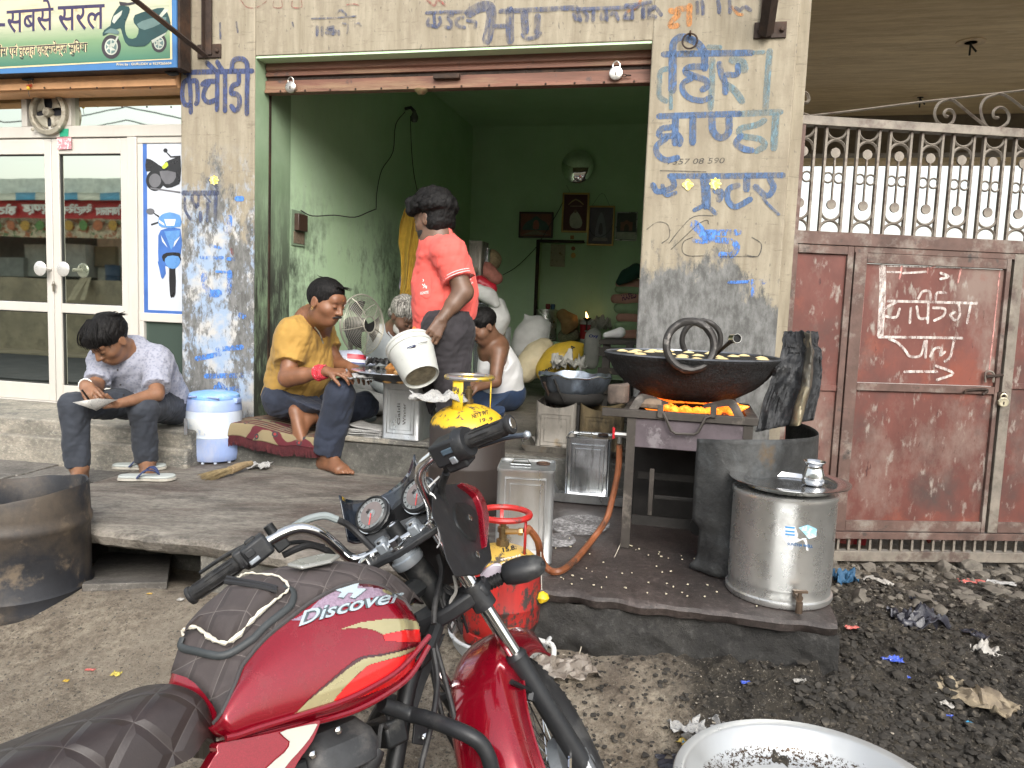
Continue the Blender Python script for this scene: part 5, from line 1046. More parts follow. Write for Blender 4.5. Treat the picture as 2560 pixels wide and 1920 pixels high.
 b=MB();pp_=[Q4(375,320,3.92),Q4(360,260,3.90),Q4(395,200,3.90),Q4(405,250,3.90),Q4(385,310,3.90)];b.tube(smooth(pp_,3),.006,6);mk('drawstring',b,M('orange cord',(.85,.22,.04),.7),T)
 rr=random.Random(9);prims=[(0,-.028,.045,.082,.098,.085)]
 for k in range(150):
  a=rr.uniform(0,6.283);zc=rr.uniform(.05,.14);rad=.072*math.sqrt(max(0,1-((zc-.03)/.125)**2))+.02;prims.append((rad*math.cos(a),-.01+rad*1.18*math.sin(a),zc,.016,.016,.016))
 for k in range(60):a=rr.uniform(-.6,.6);prims.append((.075*math.sin(a*2),.085+.022*math.cos(a)*rr.random(),.055+.06*rr.random(),.015,.015,.017))
 prims+=[(0,-.05,-.01,.068,.062,.055),(.04,-.04,-.02,.04,.05,.05),(-.04,-.04,-.02,.04,.05,.05)]
 hairshell('hair',P,fr,1.02,prims,[(0,.085,-.040,.085,.075,.085),(0,-.02,-.165,.12,.16,.10)],BLKH,T,noise=((.004,120,(1,1,1)),(.003,240,(1,1,1))))
 L=[]
 for k in range(160):
  a=rr.uniform(0,6.283);zc=rr.uniform(.04,.135);rad=.078*math.sqrt(max(0,1-((zc-.03)/.13)**2))+.022;c_=(rad*math.cos(a),-.005+rad*1.16*math.sin(a),zc);t0=rr.uniform(0,6.28)
  L.append([(c_[0]+.011*math.cos(t0+j*1.1)+.002*j*math.cos(a),c_[1]+.011*math.sin(t0+j*1.1)+.002*j*math.sin(a),c_[2]+.004*j-.006)for j in range(5)])
 strands('hair_curls',P,fr,L,BLKH,T,.0026,1,.001,4)
 sdf_obj('beard',[([elp(P(0,.05,-.082),(.045,.047,.036),fr),elp(P(.045,.03,-.055),(.022,.045,.042),fr),elp(P(-.045,.03,-.055),(.022,.045,.042),fr)],[],.01)],M('dark beard',(.012,.010,.009),.8,bump=.6,bs=300),T,h=.005)
 return T,P
coral_man()
# ======== old man with grey hair and beard ========
def old_man():
 Q=lambda x,y,Y:J(880+.11453*x,730+.11453*y,Y)
 hc=Q(1135,560,5.15);T=person('old man with grey hair and white beard sitting behind the fan',(hc.x,hc.y,.67));SK=skin('old dark skin',(.14,.075,.05))
 hl,P,fr=head(hc,Vector((.55,-.62,-.52)),Vector((.35,-.30,.88)),1.03);nk=Q(960,900,5.25);sh=[Q(660,1010,5.25),Q(1200,1050,5.35)];pel=Vector((nk.x-.10,nk.y+.12,.80))
 body=hl+[cap(P(0,-.03,-.07),nk,.05,.056,k=.03),cap(nk,pel,.10,.12,k=.04),cap(nk,sh[0],.055,.05),cap(nk,sh[1],.055,.05)]
 el=[Vector((sh[0].x-.03,sh[0].y-.05,sh[0].z-.27)),Vector((sh[1].x+.02,sh[1].y-.05,sh[1].z-.27))];wr=[Vector((nk.x+.05,nk.y-.28,.83)),Vector((nk.x+.18,nk.y-.28,.83))]
 for i in(0,1):body+=limb((sh[i],.045),(el[i],.036),(wr[i],.026))+hand(wr[i],(.4,-.5,-.3),(0,0,-1),side=1 if i else-1)
 sdf_obj('body',[(body,[],.02)],SK,T,h=.006)
 ax=(nk-pel).normalized();side=(sh[0]-sh[1]).normalized();SH=cloth('grey white shirt',(.27,.29,.30),var=.12)
 sdf_obj('shirt',[([cap(pel,nk-ax*.14,.17,.16,k=.05),cap(sh[0],sh[1],.075,.075,k=.05),cap(nk,sh[0],.075,.07),cap(nk,sh[1],.075,.07),cap(nk-ax*.04,nk+ax*.02,.09,.065,k=.03),cap(sh[0],pel,.09,.14,k=.05)],[(pel-UP*.02,(0,0,-1))],.03),([cap(sh[0],el[0],.072,.066)],[],.03),([cap(sh[1],el[1],.072,.066)],[],.03),([cap(el[0],wr[0],.066,.05)],[],.03),([cap(el[1],wr[1],.066,.05)],[],.03)],SH,T,h=.007,noise=((.006,28,(1,1,.5)),(.002,80,(1,1,.5))))
 b=MB();c=nk+ax*.03;F2=Vector((.5,-.85,0));b.prism([c+side*.06+F2*.02+ax*.02,c+side*.085+F2*.06-ax*.03,c+side*.05+F2*.115-ax*.085,c+F2*.10-ax*.05,c+side*.02+F2*.075-ax*.01],F2*.004);mk('collar',b,SH,T)
 PT=cloth('faded dhoti',(.22,.22,.21));kn=[Vector((pel.x-.20,pel.y-.35,.80)),Vector((pel.x+.42,pel.y-.25,.80))]
 sdf_obj('trousers',[([cap(pel,kn[0],.12,.09),cap(pel,kn[1],.12,.09),cap(kn[0],Vector((pel.x+.2,pel.y-.42,.74)),.08,.05),cap(kn[1],Vector((pel.x-.05,pel.y-.42,.74)),.08,.05)],[],.03)],PT,T,h=.009,noise=((.006,28,(1,1,1)),))
 hairshell('hair',P,fr,1.03,[(0,-.02,.055,.090,.108,.088),(0,.065,.085,.065,.042,.035),(.0,-.09,-.01,.065,.035,.06)],[(0,.085,-.035,.092,.075,.085),(0,-.0,-.135,.12,.16,.08)],GRH,T,noise=((.004,110,(1,1,.5)),(.003,220,(1,1,.5))))
 rr=random.Random(4);L=[]
 for k in range(46):x=rr.uniform(-.07,.07);L.append([(x*.6,.0,.145),(x*.95,.065,.128),(x*1.05,.103,.088),(x*1.1+rr.uniform(-.01,.01),.106,.05+rr.uniform(-.015,.015))])
 for k in range(40):a=rr.uniform(0,6.28);L.append([(.06*math.cos(a),-.01+.07*math.sin(a),.13),(.085*math.cos(a),-.01+.10*math.sin(a),.095),(.095*math.cos(a),-.01+.115*math.sin(a),.06+.03*rr.random())])
 strands('hair_locks',P,fr,L,GRH,T,.0034,1,.004,7);eyes(P,1,T,SK,DKB)
 sdf_obj('beard',[([elp(P(0,.062,-.086),(.042,.036,.034),fr),elp(P(.046,.03,-.06),(.016,.035,.040),fr),elp(P(-.046,.03,-.06),(.016,.035,.040),fr)],[],.01)],WHB,T,h=.005,noise=((.002,200,(1,1,1)),))
 b=MB()
 for sx in(-1,1):b.tube([P(0,.112,-.040),P(sx*.014,.108,-.043),P(sx*.030,.092,-.052)],[.0055,.006,.003],6)
 mk('moustache',b,WHB,T)
old_man()
# ======== young man in the white vest ========
def vest_man():
 Q=lambda x,y,Y:J(960+.1928*x,780+.1928*y,Y)
 hc=Q(1290,205,5.32);T=person('young man in a white vest and blue jeans sitting on the shop floor',(hc.x,hc.y,.67));SK=skin('brown skin of the young man',(.17,.085,.05))
 hl,P,fr=head(hc,Vector((-.72,-.42,-.52)),Vector((-.42,-.18,.88)),1.0);nk=Q(1420,425,5.42);sh=[Q(1490,520,5.32),Q(1350,520,5.62)];pel=Q(1560,1060,5.55);pel.z=max(pel.z,.80)
 el=[Q(1440,900,5.22),Q(1310,840,5.45)];wr=[Q(1190,985,5.10),Q(1120,960,5.3)]
 body=hl+[cap(P(0,-.03,-.07),nk,.05,.056,k=.03)]
 for i in(0,1):body+=limb((sh[i],.056),(el[i],.042),(wr[i],.027))+[cap(nk,sh[i],.058,.052,k=.03)]+hand(wr[i],(-.5,-.3,-.5),(0,.2,-1),side=1 if i else-1,curl=(30,30,20))
 body+=[cap(nk-UP*.03,pel,.115,.125,k=.05)]
 sdf_obj('body',[(body,[],.02)],SK,T,h=.006)
 ax=(nk-pel).normalized();V=cloth('white ribbed vest',(.70,.70,.70),var=.06);side=(sh[0]-sh[1]).normalized();back=Vector((.8,.55,0))
 m0=pel+ax*.30
 cut=[cap(Q(1475,560,5.05),Q(1500,640,5.30),.085,.075,k=.015),cap(Q(1330,470,5.1),nk+ax*.08,.07,.07,k=.01)]
 for c_ in cut:c_['op']='s'
 sdf_obj('vest',[([cap(pel,pel+ax*.18,.152,.150,k=.05),cap(pel+ax*.16,nk-ax*.10,.148,.126,k=.05),cap(nk-ax*.14+side*.06,sh[0]*.45+nk*.55+UP*.004,.11,.058,k=.03),cap(nk-ax*.14-side*.06,sh[1]*.45+nk*.55+UP*.004,.11,.058,k=.03)]+cut,[(pel-ax*.02,-ax)],.02)],V,T,h=.0055,noise=((.004,30,(1,1,.6)),))
 JN=cloth('blue jeans',(.015,.035,.085),var=.25);kn=[Q(1130,1090,5.10),Q(1010,1080,5.6)];
 for k_ in kn:k_.z=max(k_.z,.78)
 a0=Q(1450,1200,5.15);a0.z=.73;a1=Q(1350,1180,5.3);a1.z=.73
 sdf_obj('trousers',[([cap(pel-UP*.0,kn[0],.13,.09,k=.03),cap(pel+back*-.05,kn[1],.12,.09,k=.03),cap(kn[0],a0,.08,.065,k=.03),cap(kn[1],a1,.08,.06,k=.03),elp(pel,(.155,.15,.12),k=.05)],[(pel+UP*.085,ax)],.03)],JN,T,h=.007,noise=((.005,30,(1,1,1)),))
 hairshell('hair',P,fr,1.0,[(0,-.018,.050,.086,.106,.086),(0,.05,.085,.066,.052,.038)],[(0,.085,-.035,.092,.072,.083),(0,-.02,-.125,.12,.15,.085)],BLKH,T)
 rr=random.Random(6);L=[[(x*.6,.02,.135),(x*.9,.08,.118),(x,.108,.085),(x*1.02,.115,.055+rr.uniform(-.01,.01))]for x in[rr.uniform(-.065,.065)for _ in range(36)]]
 strands('hair_locks',P,fr,L,BLKH,T,.0034,1,.004,8);eyes(P,1,T,SK,DKB);brows(P,1,T,DKB)
 b=MB();
 for sx in(-1,1):b.tube([P(0,.110,-.042),P(sx*.014,.106,-.044),P(sx*.026,.094,-.05)],[.0035,.004,.002],6)
 mk('moustache',b,DKB,T)
vest_man()
# ======== objects round the stall ========
from mathutils.bvhtree import BVHTree
TIN=M('galvanised tin',(.42,.43,.43),.38,.75,var=.22,scale=7,dirt=(.16,.155,.15),dscale=5,dlo=.5,dhi=.72,bump=.35,bs=30,bd=.004,stretch=(1,1,.35),rvar=.15)
TIND=M('greasy dark tin',(.24,.22,.19),.5,.5,var=.35,scale=6,dirt=(.03,.028,.025),dscale=9,dlo=.48,dhi=.62,bump=.4,stretch=(1,1,.4),layers=[((.22,.13,.03),4,.60,.72)])
TINS=M('shiny new tin',(.62,.64,.66),.16,.95,var=.12,scale=5,bump=.2,bs=12,bd=.006,stretch=(1,1,.2),dirt=(.10,.09,.075),dscale=8,dlo=.60,dhi=.72)
STEEL=M('brushed steel drum',(.66,.66,.64),.30,.85,var=.08,scale=8,dirt=(.36,.35,.33),dscale=6,dlo=.55,dhi=.75,bump=.03,bs=40)
STEELB=M('polished steel',(.66,.66,.66),.16,1,var=.06,scale=6,bump=.05)
SOOT=M('burnt crust',(.007,.007,.0075),.85,0,var=.5,scale=30,bump=1.0,bs=70,bd=.02,layers=[((.045,.045,.05),55,.60,.68)])
PLW=M('dirty white plastic',(.47,.48,.45),.45,var=.06,scale=12,dirt=(.30,.28,.22),dscale=9,dlo=.57,dhi=.75,bump=.1,layers=[((.2,.19,.16),60,.66,.70)])
NEWS=M('newsprint',(.36,.355,.34),.9,var=.1,scale=40,bump=.15,layers=[((.16,.16,.18),150,.54,.60,(1,3,1)),((.30,.10,.12),9,.66,.70)])
def bvh(*objs):
 V=[];Fs=[]
 for o in objs:
  Mw=Matrix.Identity(4);p=o
  while p is not None:Mw=pmat(p)@Mw;p=p.parent
  b0=len(V);V+=[Mw@v.co for v in o.data.vertices];Fs+=[tuple(b0+i for i in p_.vertices)for p_ in o.data.polygons]
 T=BVHTree.FromPolygons(V,Fs)
 def on(px,py,lift=.0015,fall=None):
  D=ray(px,py).normalized();h_=T.ray_cast(CAM,D)
  if h_[0]is None:
   if fall is None:return CAM+D*2
   return fall(px,py)
  n=h_[1];n=-n if n.dot(D)>0 else n
  return h_[0]+n*lift
 return on
def stext(body,box,on,mat,parent,bold=.02,name='lettering',shear=0,spacing=1,lift=.0015,curve=0):
 V,Fs=textmesh(body,bold,spacing,shear);x0=min(v.x for v in V);x1=max(v.x for v in V);y0=min(v.y for v in V);y1=max(v.y for v in V);b=MB()
 (ax,ay),(bx,by),h=box
 dx,dy=bx-ax,by-ay;L=math.hypot(dx,dy);nx_,ny_=dy/L,-dx/L
 out=[]
 for v in V:
  u=(v.x-x0)/(x1-x0);q=(v.y-y0)/(y1-y0)*h+curve*4*u*(1-u);out.append(on(ax+dx*u+nx_*q,ay+dy*u+ny_*q,lift))
 b.add(out,Fs);return mk(name,b,mat,parent)
def bx(name,M_,c,sz,mat,par,bv=.003,**k):b=MB();b.box((0,0,0),sz);b.v=[M_@(v+Vector(c))for v in b.v];return mk(name,b,mat,par,bevel=bv,**k)
def tin(label,p,w,d,h,rot,mat,cut=None,handle=True,group=None,emb=True):
 """square cooking oil tin standing on p; cut=depth of the scalloped open top"""
 t=thing('oil_tin',label,'tin',p,rot,group)
 b=MB();r=.018;ring=[]
 for cx,cy,a0 in((w/2-r,d/2-r,0),(-w/2+r,d/2-r,90),(-w/2+r,-d/2+r,180),(w/2-r,-d/2+r,270)):
  for k in range(4):a=R(a0+30*k);ring.append((cx+r*math.cos(a),cy+r*math.sin(a)))
 def top(x,y):
  if not cut:return h
  if abs(y)>d/2-.02:return h-cut*(1-(2*x/w)**2)
  return h-cut*.15
 full=[]
 n=len(ring)
 for i in range(n):
  a,c_=ring[i],ring[(i+1)%n];m_=8 if math.hypot(a[0]-c_[0],a[1]-c_[1])>.05 else 1
  for j in range(m_):full.append((a[0]+(c_[0]-a[0])*j/m_,a[1]+(c_[1]-a[1])*j/m_))
 def rg(f,z):return[Vector((x*f,y*f,z if z is not None else top(x,y)))for x,y in full]
 rings=[rg(1.0,0),rg(1.025,.002),rg(1.025,.010),rg(1.0,.013),rg(1.0,h*.5)]
 if cut:rings+=[rg(1.0,None),[v*1 for v in rg(.985,None)],rg(.98,.02)];b.loft(rings)
 else:rings+=[rg(1.0,h-.014),rg(1.025,h-.011),rg(1.025,h),rg(.99,h),rg(.985,h-.006)];b.loft(rings)
 mk('can',b,mat,t,local=True,ang=50)
 if emb:
  for s_ in(-1,1):
   b=MB();y=s_*(d/2+.0012);a_,c_,e_,g_=-w/2+.03,w/2-.03,.035,h-(.035+(cut or 0))
   b.tube([(a_,y,e_),(a_,y,g_),(c_,y,g_),(c_,y,e_)],.0035,6,closed=True);a_+=.018;c_-=.018;e_+=.02;g_-=.02;b.tube([(a_,y,e_),(a_,y,g_),(c_,y,g_),(c_,y,e_)],.002,6,closed=True)
   mk('embossed_rib',b,mat,t,local=True)
 if handle and not cut:
  b=MB();b.box((-w*.12,0,h+.001),(.075,.03,.004));b.tube([(-w*.12-.035,0,h),(-w*.12-.025,0,h+.016),(-w*.12+.025,0,h+.016),(-w*.12+.035,0,h)],.006,4,flat=.3);mk('handle',b,TINS,t,local=True)
  b=MB();b.lathe([(.026,h-.004),(.026,h+.002),(.021,h+.002),(.020,h-.003),(.001,h-.003)],18,Matrix.Translation((w*.28,d*.18,0)));mk('spout_hole',b,MT['iron'],t,local=True)
 return t
def crumple(name,label,cat,c,sz,mat,seed=0,rot=0,flat=.5,n=18,fold=1.0,group=None,parent=None,solid=.0012):
 """crumpled paper or film: a folded sheet"""
 sx,sy=sz;c=Vector(c)
 def fn(u,v):
  x=(u-.5);y=(v-.5);q=Vector((x*2.6+seed*3.1,y*2.6,seed));a=mnoise.noise(q*1.1);b_=mnoise.noise(q*2.2+Vector((5,1,2)));e=abs(mnoise.noise(q*1.5+Vector((1,9,4))))
  h=flat*min(sx,sy)*(abs(a)*.9+abs(b_)*.5+e*.6)*fold;xx=x*sx*(1-.25*abs(a)*fold)+.12*sx*b_*fold;yy=y*sy*(1-.25*e*fold)+.12*sy*a*fold
  return c+Vector((xx*math.cos(rot)-yy*math.sin(rot),xx*math.sin(rot)+yy*math.cos(rot),h))
 b=MB();b.grid(fn,n,n);o=mk(name,b,mat,parent,ang=25,solid=solid);
 if parent is None:tag(o,label,cat,group)
 return o
def sack(name,label,cat,pts,mat,group=None,h=.009,noise=((.008,18,(1,1,1)),(.003,60,(1,1,1))),sq=None,extra=()):
 L=[cap(pts[i][0],pts[i+1][0],pts[i][1],pts[i+1][1],k=.05,sq=sq)for i in range(len(pts)-1)]+list(extra)
 o=sdf_obj(name,[(L,[],.02)],mat,None,h=h,noise=noise);tag(o,label,cat,group);return o
 # --- water cooler ---
def cooler():
 p=on_z(522,1158,PZ);p.y+=.10;p.x-=.01;t=thing('water_cooler','pale blue and white insulated water jug with a tap beside the left pillar','water jug',p,-.1);r=.150
 LB=M('pale blue plastic',(.27,.36,.62),.5,var=.12,scale=6,dirt=(.42,.46,.58),dscale=4,stretch=(1,1,.4));WP_=M('bluish white plastic',(.52,.58,.66),.5,var=.08,scale=7,dirt=(.40,.46,.60),dscale=5,dlo=.5,dhi=.7,stretch=(1,1,.4))
 b=MB();b.lathe([(r*.93,.012),(r*.97,.02),(r,.05),(r*1.01,.138),(r*1.01,.142)],40);mk('base_shell',b,LB,t,local=True)
 b=MB();b.lathe([(r*1.012,.141),(r*1.025,.146),(r*1.0,.152),(r*.995,.16),(r*1.0,.28),(r*.99,.287),(r*.985,.288)],40);mk('middle_shell',b,WP_,t,local=True)
 b=MB();b.lathe([(r*1.0,.2885),(r*1.0,.296),(r*.97,.325),(r*.93,.348),(r*.90,.352)],40);mk('upper_shell',b,LB,t,local=True)
 b=MB();b.lathe([(r*.90,.3525),(r*.92,.360),(r*.90,.375),(r*.80,.383),(r*.55,.388),(r*.45,.392),(.001,.392)],40);mk('lid',b,M('sky blue lid',(.20,.42,.78),.4,var=.1,dirt=(.4,.5,.65),dscale=8),t,local=True)
 for sx in(-1,1):
  b=MB();b.box((sx*r*.93,-.01,.345),(.028,.06,.03));mk('lid_clip',b,LB,t,local=True,bevel=.006)
  b=MB();b.tube(smooth([(sx*r*.5,-.10,.352),(sx*r*.55,-.12,.366),(sx*r*.2,-.135,.372)],3),.006,6);mk('lid_rib',b,LB,t,local=True)
 b=MB();b.lathe([(.026,0),(.030,.004),(.028,.010),(.020,.012)],20,frameM((-.075,-r*.88,.068),z=(-.45,-.9,0)));mk('tap_recess',b,M('tap shadow plastic',(.16,.22,.34),.6),t,local=True)
 b=MB();Mx=frameM((-.079,-r*.93,.068),z=(-.45,-.9,0));b.lathe([(.010,0),(.010,.014),(.016,.015),(.017,.026),(.012,.030),(.001,.031)],16,Mx);b.tube([(-.084,-r*1.0,.064),(-.086,-r*1.02,.044)],.0065,8);mk('tap',b,M('cream tap',(.66,.62,.52),.4),t,local=True)
 for a in(200,235,270,300,335):b=MB();b.lathe([(.009,-.0),(.010,.016)],8,Matrix.Translation((r*.85*math.cos(R(a)),r*.85*math.sin(R(a)),0)));mk('foot',b,WP_,t,local=True)
 on=bvh(*[o for o in t.children if 'middle'in o.name]);b=MB()
 for q in range(6):
  a=[(458,1045),(520,1048),(520,1086),(458,1082)]
 g=MB();g.grid(lambda u,v:on(460+60*u,1046+3*u+40*v,.001),8,5);mk('paper_label',g,M('worn label',(.58,.60,.60),.7,var=.1,layers=[((.35,.42,.55),30,.55,.6)]),t)
cooler()
# --- slippers, sandals ---
def slipper(c,ang,lab,s=1.0):
 c=Vector(c);f=Vector((math.cos(ang),math.sin(ang),0));x=Vector((-f.y,f.x,0));t=thing('slipper',lab,'slipper',c,0,'pair of grey slippers');L=.27*s
 out=[(-.5,.0),(-.47,.25),(-.3,.34),(0,.30),(.25,.40),(.42,.36),(.5,.10),(.49,-.12),(.40,-.36),(.2,-.42),(0,-.32),(-.3,-.34),(-.47,-.25)]
 P=smooth([c+f*a*L+x*b_*.115*s for a,b_ in out],3,True)
 b=MB();b.prism([p+UP*.002 for p in P],(0,0,.013));mk('sole',b,M('dirty sole '+lab[:5],(.40,.38,.33),.8,var=.1,dirt=(.2,.17,.13)),t,bevel=.002)
 b=MB();b.prism([c+(p-c)*.97+UP*.0155 for p in P],(0,0,.010));mk('footbed',b,M('grey footbed',(.40,.43,.41),.8,var=.1),t,bevel=.003)
 NV=M('navy strap',(.03,.045,.12),.7)
 for sx in(-1,1):
  q=smooth([c+f*.21*L+UP*.026,c+f*.12*L+x*sx*.022+UP*.052,c+f*.0*L+x*sx*.042+UP*.055,c-f*.13*L+x*sx*.048*s+UP*.020],4)
  b=MB();m_=len(q);b.tube(q,[.004+.012*min(1,i/(m_*.5))for i in range(m_)],6,flat=.28,up=Vector(UP));mk('strap',b,NV,t)
slipper(on_z(349,1172,PZ+.002),R(6),'grey slipper with navy straps, farther one of the pair');slipper(on_z(368,1200,PZ+.002),R(10),'grey slipper with navy straps, nearer one of the pair')
# --- broom ---
t=thing('broom','short straw hand broom lying on the porch','broom',on_z(560,1175,PZ))
STR=M('dry straw',(.20,.15,.075),.9,var=.4,scale=50,bump=.6)
a0=on_z(628,1158,PZ+.03);a1=on_z(575,1176,PZ+.03);a2=on_z(508,1192,PZ+.012)
b=MB();b.tube(smooth([a0,(a0+a1)/2+UP*.004,a1],3),[.014,.016,.018,.020,.022,.022,.022],10);mk('handle',b,M('bound straw',(.30,.22,.12),.9,var=.3,scale=40,bump=.8,bs=200),t)
b=MB();d=(a2-a1);sd_=d.cross(UP).normalized()
for k in range(150):
 u=rng.uniform(-1,1);v=rng.uniform(-1,1);ln=rng.uniform(.75,1.12);b.tube([a1+sd_*u*.014+UP*v*.012,a1+d*.5*ln+sd_*u*.032+UP*(v*.014-.002),Vector((0,0,0))+a1+d*ln+sd_*u*.055+UP*max(-.018+.0,(v*.012-.008))],[.0022,.0018,.0008],4)
mk('bristles',b,STR,t,kind='stuff')
crumple('crumpled_newspaper','crumpled newspaper scrap beside the broom','paper',on_z(646,1172,PZ+.003),(.12,.11),NEWS,3,flat=.35)
# --- rug with fringe ---
def rug():
 t=thing('rug','maroon patterned rug with a fringe hanging over the plinth edge','rug',F(-1.25,-.15,.68),-FA)
 m,N=newmat('patterned rug',.95);v=N.vec((1,1,1));br=N.n('TexWave');br.wave_type='RINGS';br.inputs['Scale'].default_value=9;br.inputs['Distortion'].default_value=2;N.L.new(v,br.inputs[0])
 vo=N.voro(17,v,'F1',0);c=N.mix(N.ramp(br.outputs['Fac'],.45,.6),(.09,.012,.018),(.20,.16,.09));c=N.mix(N.ramp(vo,.25,.3,1,0),c,(.03,.03,.035));c=N.mix(N.ramp(vo,.12,.15,1,0),c,(.25,.03,.03));c=N.mix(N.ramp(N.noise(8,4,.6),.55,.7,0,.5),c,(.30,.26,.20));N.col(c);N.bump(N.noise(300,3,.6),.5,.003)
 m2,N2=newmat('maroon rug border',.95);N2.col(N2.mix(N2.ramp(N2.noise(30,4,.6),.3,.7),(.05,.008,.012),(.10,.018,.022)));N2.bump(N2.noise(300,3,.6),.5,.003)
 s0,s1=-1.585,-.93
 def sf(u):return s0+(s1-s0)*u
 def edge(u):return-.268-.05*math.sin(math.pi*u)-.012*math.sin(u*17)
 def drop(u):return.035+.028*math.sin(math.pi*u*.9)+.006*math.sin(u*23)
 def fn(u,v):
  s=sf(u);z=.693+.018*math.sin(u*5+1)*math.sin(v*3)+.022*math.exp(-((u-.35)/.3)**2)
  if v<.7:q=v/.7;return F(s,.22+(edge(u)-.22)*q,z)
  q=(v-.7)/.3;return F(s-.02*q*(1-u),edge(u)-.012*math.sin(q*1.57),z-drop(u)*q-.006*q)
 b=MB();b.grid(fn,50,34);o=mk('rug_field',b,m,t,solid=.006)
 b=MB();b.grid(lambda u,v:fn(u,.74+.26*v)-FN*.003+UP*.001,50,8);mk('rug_border',b,m2,t)
 b=MB()
 for k in range(230):
  u=k/229;p=Vector(fn(u,1))-FN*.002;L=.055+.012*mnoise.noise(Vector((u*30,1,1)));w_=.006*mnoise.noise(Vector((u*60,3,1)))
  b.tube([p,p-UP*L*.5+FT*w_-FN*.002,p-UP*L+FT*(w_*2+.003)-FN*.001],[.0024,.0026,.0012],4)
 for k in range(40):p=Vector(fn(0,.2+.8*k/39));b.tube([p,p-FT*.02-UP*.02,p-FT*.028-UP*.06],[.0024,.0024,.001],4)
 mk('fringe',b,m2,t,kind='stuff')
rug()
# --- newspapers on the threshold ---
pl=on_z(920,1085,.70)
for k in range(9):
 c=Vector((pl.x+rng.uniform(-.012,.012),pl.y+rng.uniform(-.01,.01),.701+.005*k));b=MB();w_,d_=.235-.006*k,.17
 a=R(-13+rng.uniform(-7,7));Mx=Matrix.Translation(c)@Matrix.Rotation(a,4,'Z')
 b.grid(lambda u,v:Mx@Vector(((u-.5)*w_,(v-.5)*d_,.002*math.sin(u*9+k)+.003*mnoise.noise(Vector((u*4,v*4,k)))+(.018*(1-u)**2 if k==8 else 0))),9,7)
 o=mk('newspaper',b,NEWS,None,solid=.003);tag(o,'topmost newspaper with a curling corner, left of the pale tin'if k==8 else 'newspaper sheet in the stack left of the tin','newspaper',group='newspapers stacked on the threshold')
 # --- tins ---
P1=on_z(1003,1100,.70);tin('pale tin with embossed lettering under the tray of kachoris',P1+FN*.10,.215,.215,.30,-FA-R(3),TIN,handle=False)
tt=bpy.data.objects['oil_tin'];on1=bvh(tt.children[0]);
stext('Gaidi',((1001,1062),(1001,1008),8),on1,TINS,tt,.02,lift=.003);stext('Winner',((1015,1062),(1015,1008),8),on1,TINS,tt,.02,lift=.003)
P2=on_z(1385,1132,.675);tin('greasy open topped tin with ladles, left of the pair behind the stove',P2+FN*.11,.215,.215,.27,-FA,TIND,cut=.035,group='cut open oil tins')
tin('browned open topped tin with a ladle, right of the pair behind the stove',P2+FN*.11+FT*.232,.215,.215,.27,-FA,M('browned tin',(.20,.15,.08),.45,.5,var=.4,scale=6,dirt=(.03,.025,.02),dscale=6,dlo=.46,dhi=.62,layers=[((.35,.22,.05),4,.58,.68)],stretch=(1,1,.4)),cut=.035,group='cut open oil tins')
P3=on_z(1462,1248,PZ+.01);tin('shiny square tin standing in a galvanised tray behind the stove leg',P3+FN*.10,.215,.19,.30,-FA+R(2),TINS)
P4=on_z(1310,1400,PZ);P4=Vector((P4.x,P4.y+.06,PZ));tin('tall silver tin behind the red gas cylinder',P4,.205,.20,.345,-R(4),TIN)
def tray(lab,p,w,d,h,rot,mat):
 t=thing('tray',lab,'tray',p,rot,'galvanised trays under the tins');b=MB();f=1.10
 q=lambda w_,d_,z:[Vector((sx*w_/2,sy*d_/2,z))for sx,sy in((-1,-1),(1,-1),(1,1),(-1,1))]
 b.loft([q(w,d,0),q(w*f,d*f,h),q(w*f-.006,d*f-.006,h),q(w-.006,d-.006,.003)]);mk('pan',b,mat,t,local=True,ang=20)
 for sx in(-1,1):b=MB();b.tube(smooth([(sx*w*f/2,-.03,h*.7),(sx*(w*f/2+.018),-.03,h*1.25),(sx*(w*f/2+.018),.03,h*1.25),(sx*w*f/2,.03,h*.7)],3),.003,6);mk('handle',b,TINS,t,local=True)
tray('galvanised tray under the open topped tins',P2+FN*.11+FT*.10,.50,.26,.035,-FA,TIND);tray('long galvanised tray under the shiny tin',P3+FN*.10+FT*.13-UP*.008,.56,.30,.045,-FA+R(2),TIN)
def ladle(lab,pa,pb,r=.009,mat=None):
 t=thing('ladle',lab,'ladle',pa,0,'ladles in the tins');b=MB();b.tube([pa,pb],[r*.7,r],8);mk('handle',b,mat or MT['iron'],t);b=MB();b.lathe([(.001,-.03),(.03,-.022),(.045,0),(.042,0),(.028,-.019),(.001,-.027)],16,Matrix.Translation(pa));mk('bowl',b,TIND,t)
Pt=P2+FN*.11;ladle('thin ladle leaning to the left in the left open tin',Vector((Pt.x-.02,Pt.y,.88)),J(1360,955,Pt.y-.05));ladle('thick black ladle leaning in the right open tin',Vector((Pt.x+.18,Pt.y,.88)),J(1437,963,Pt.y-.06),.014)
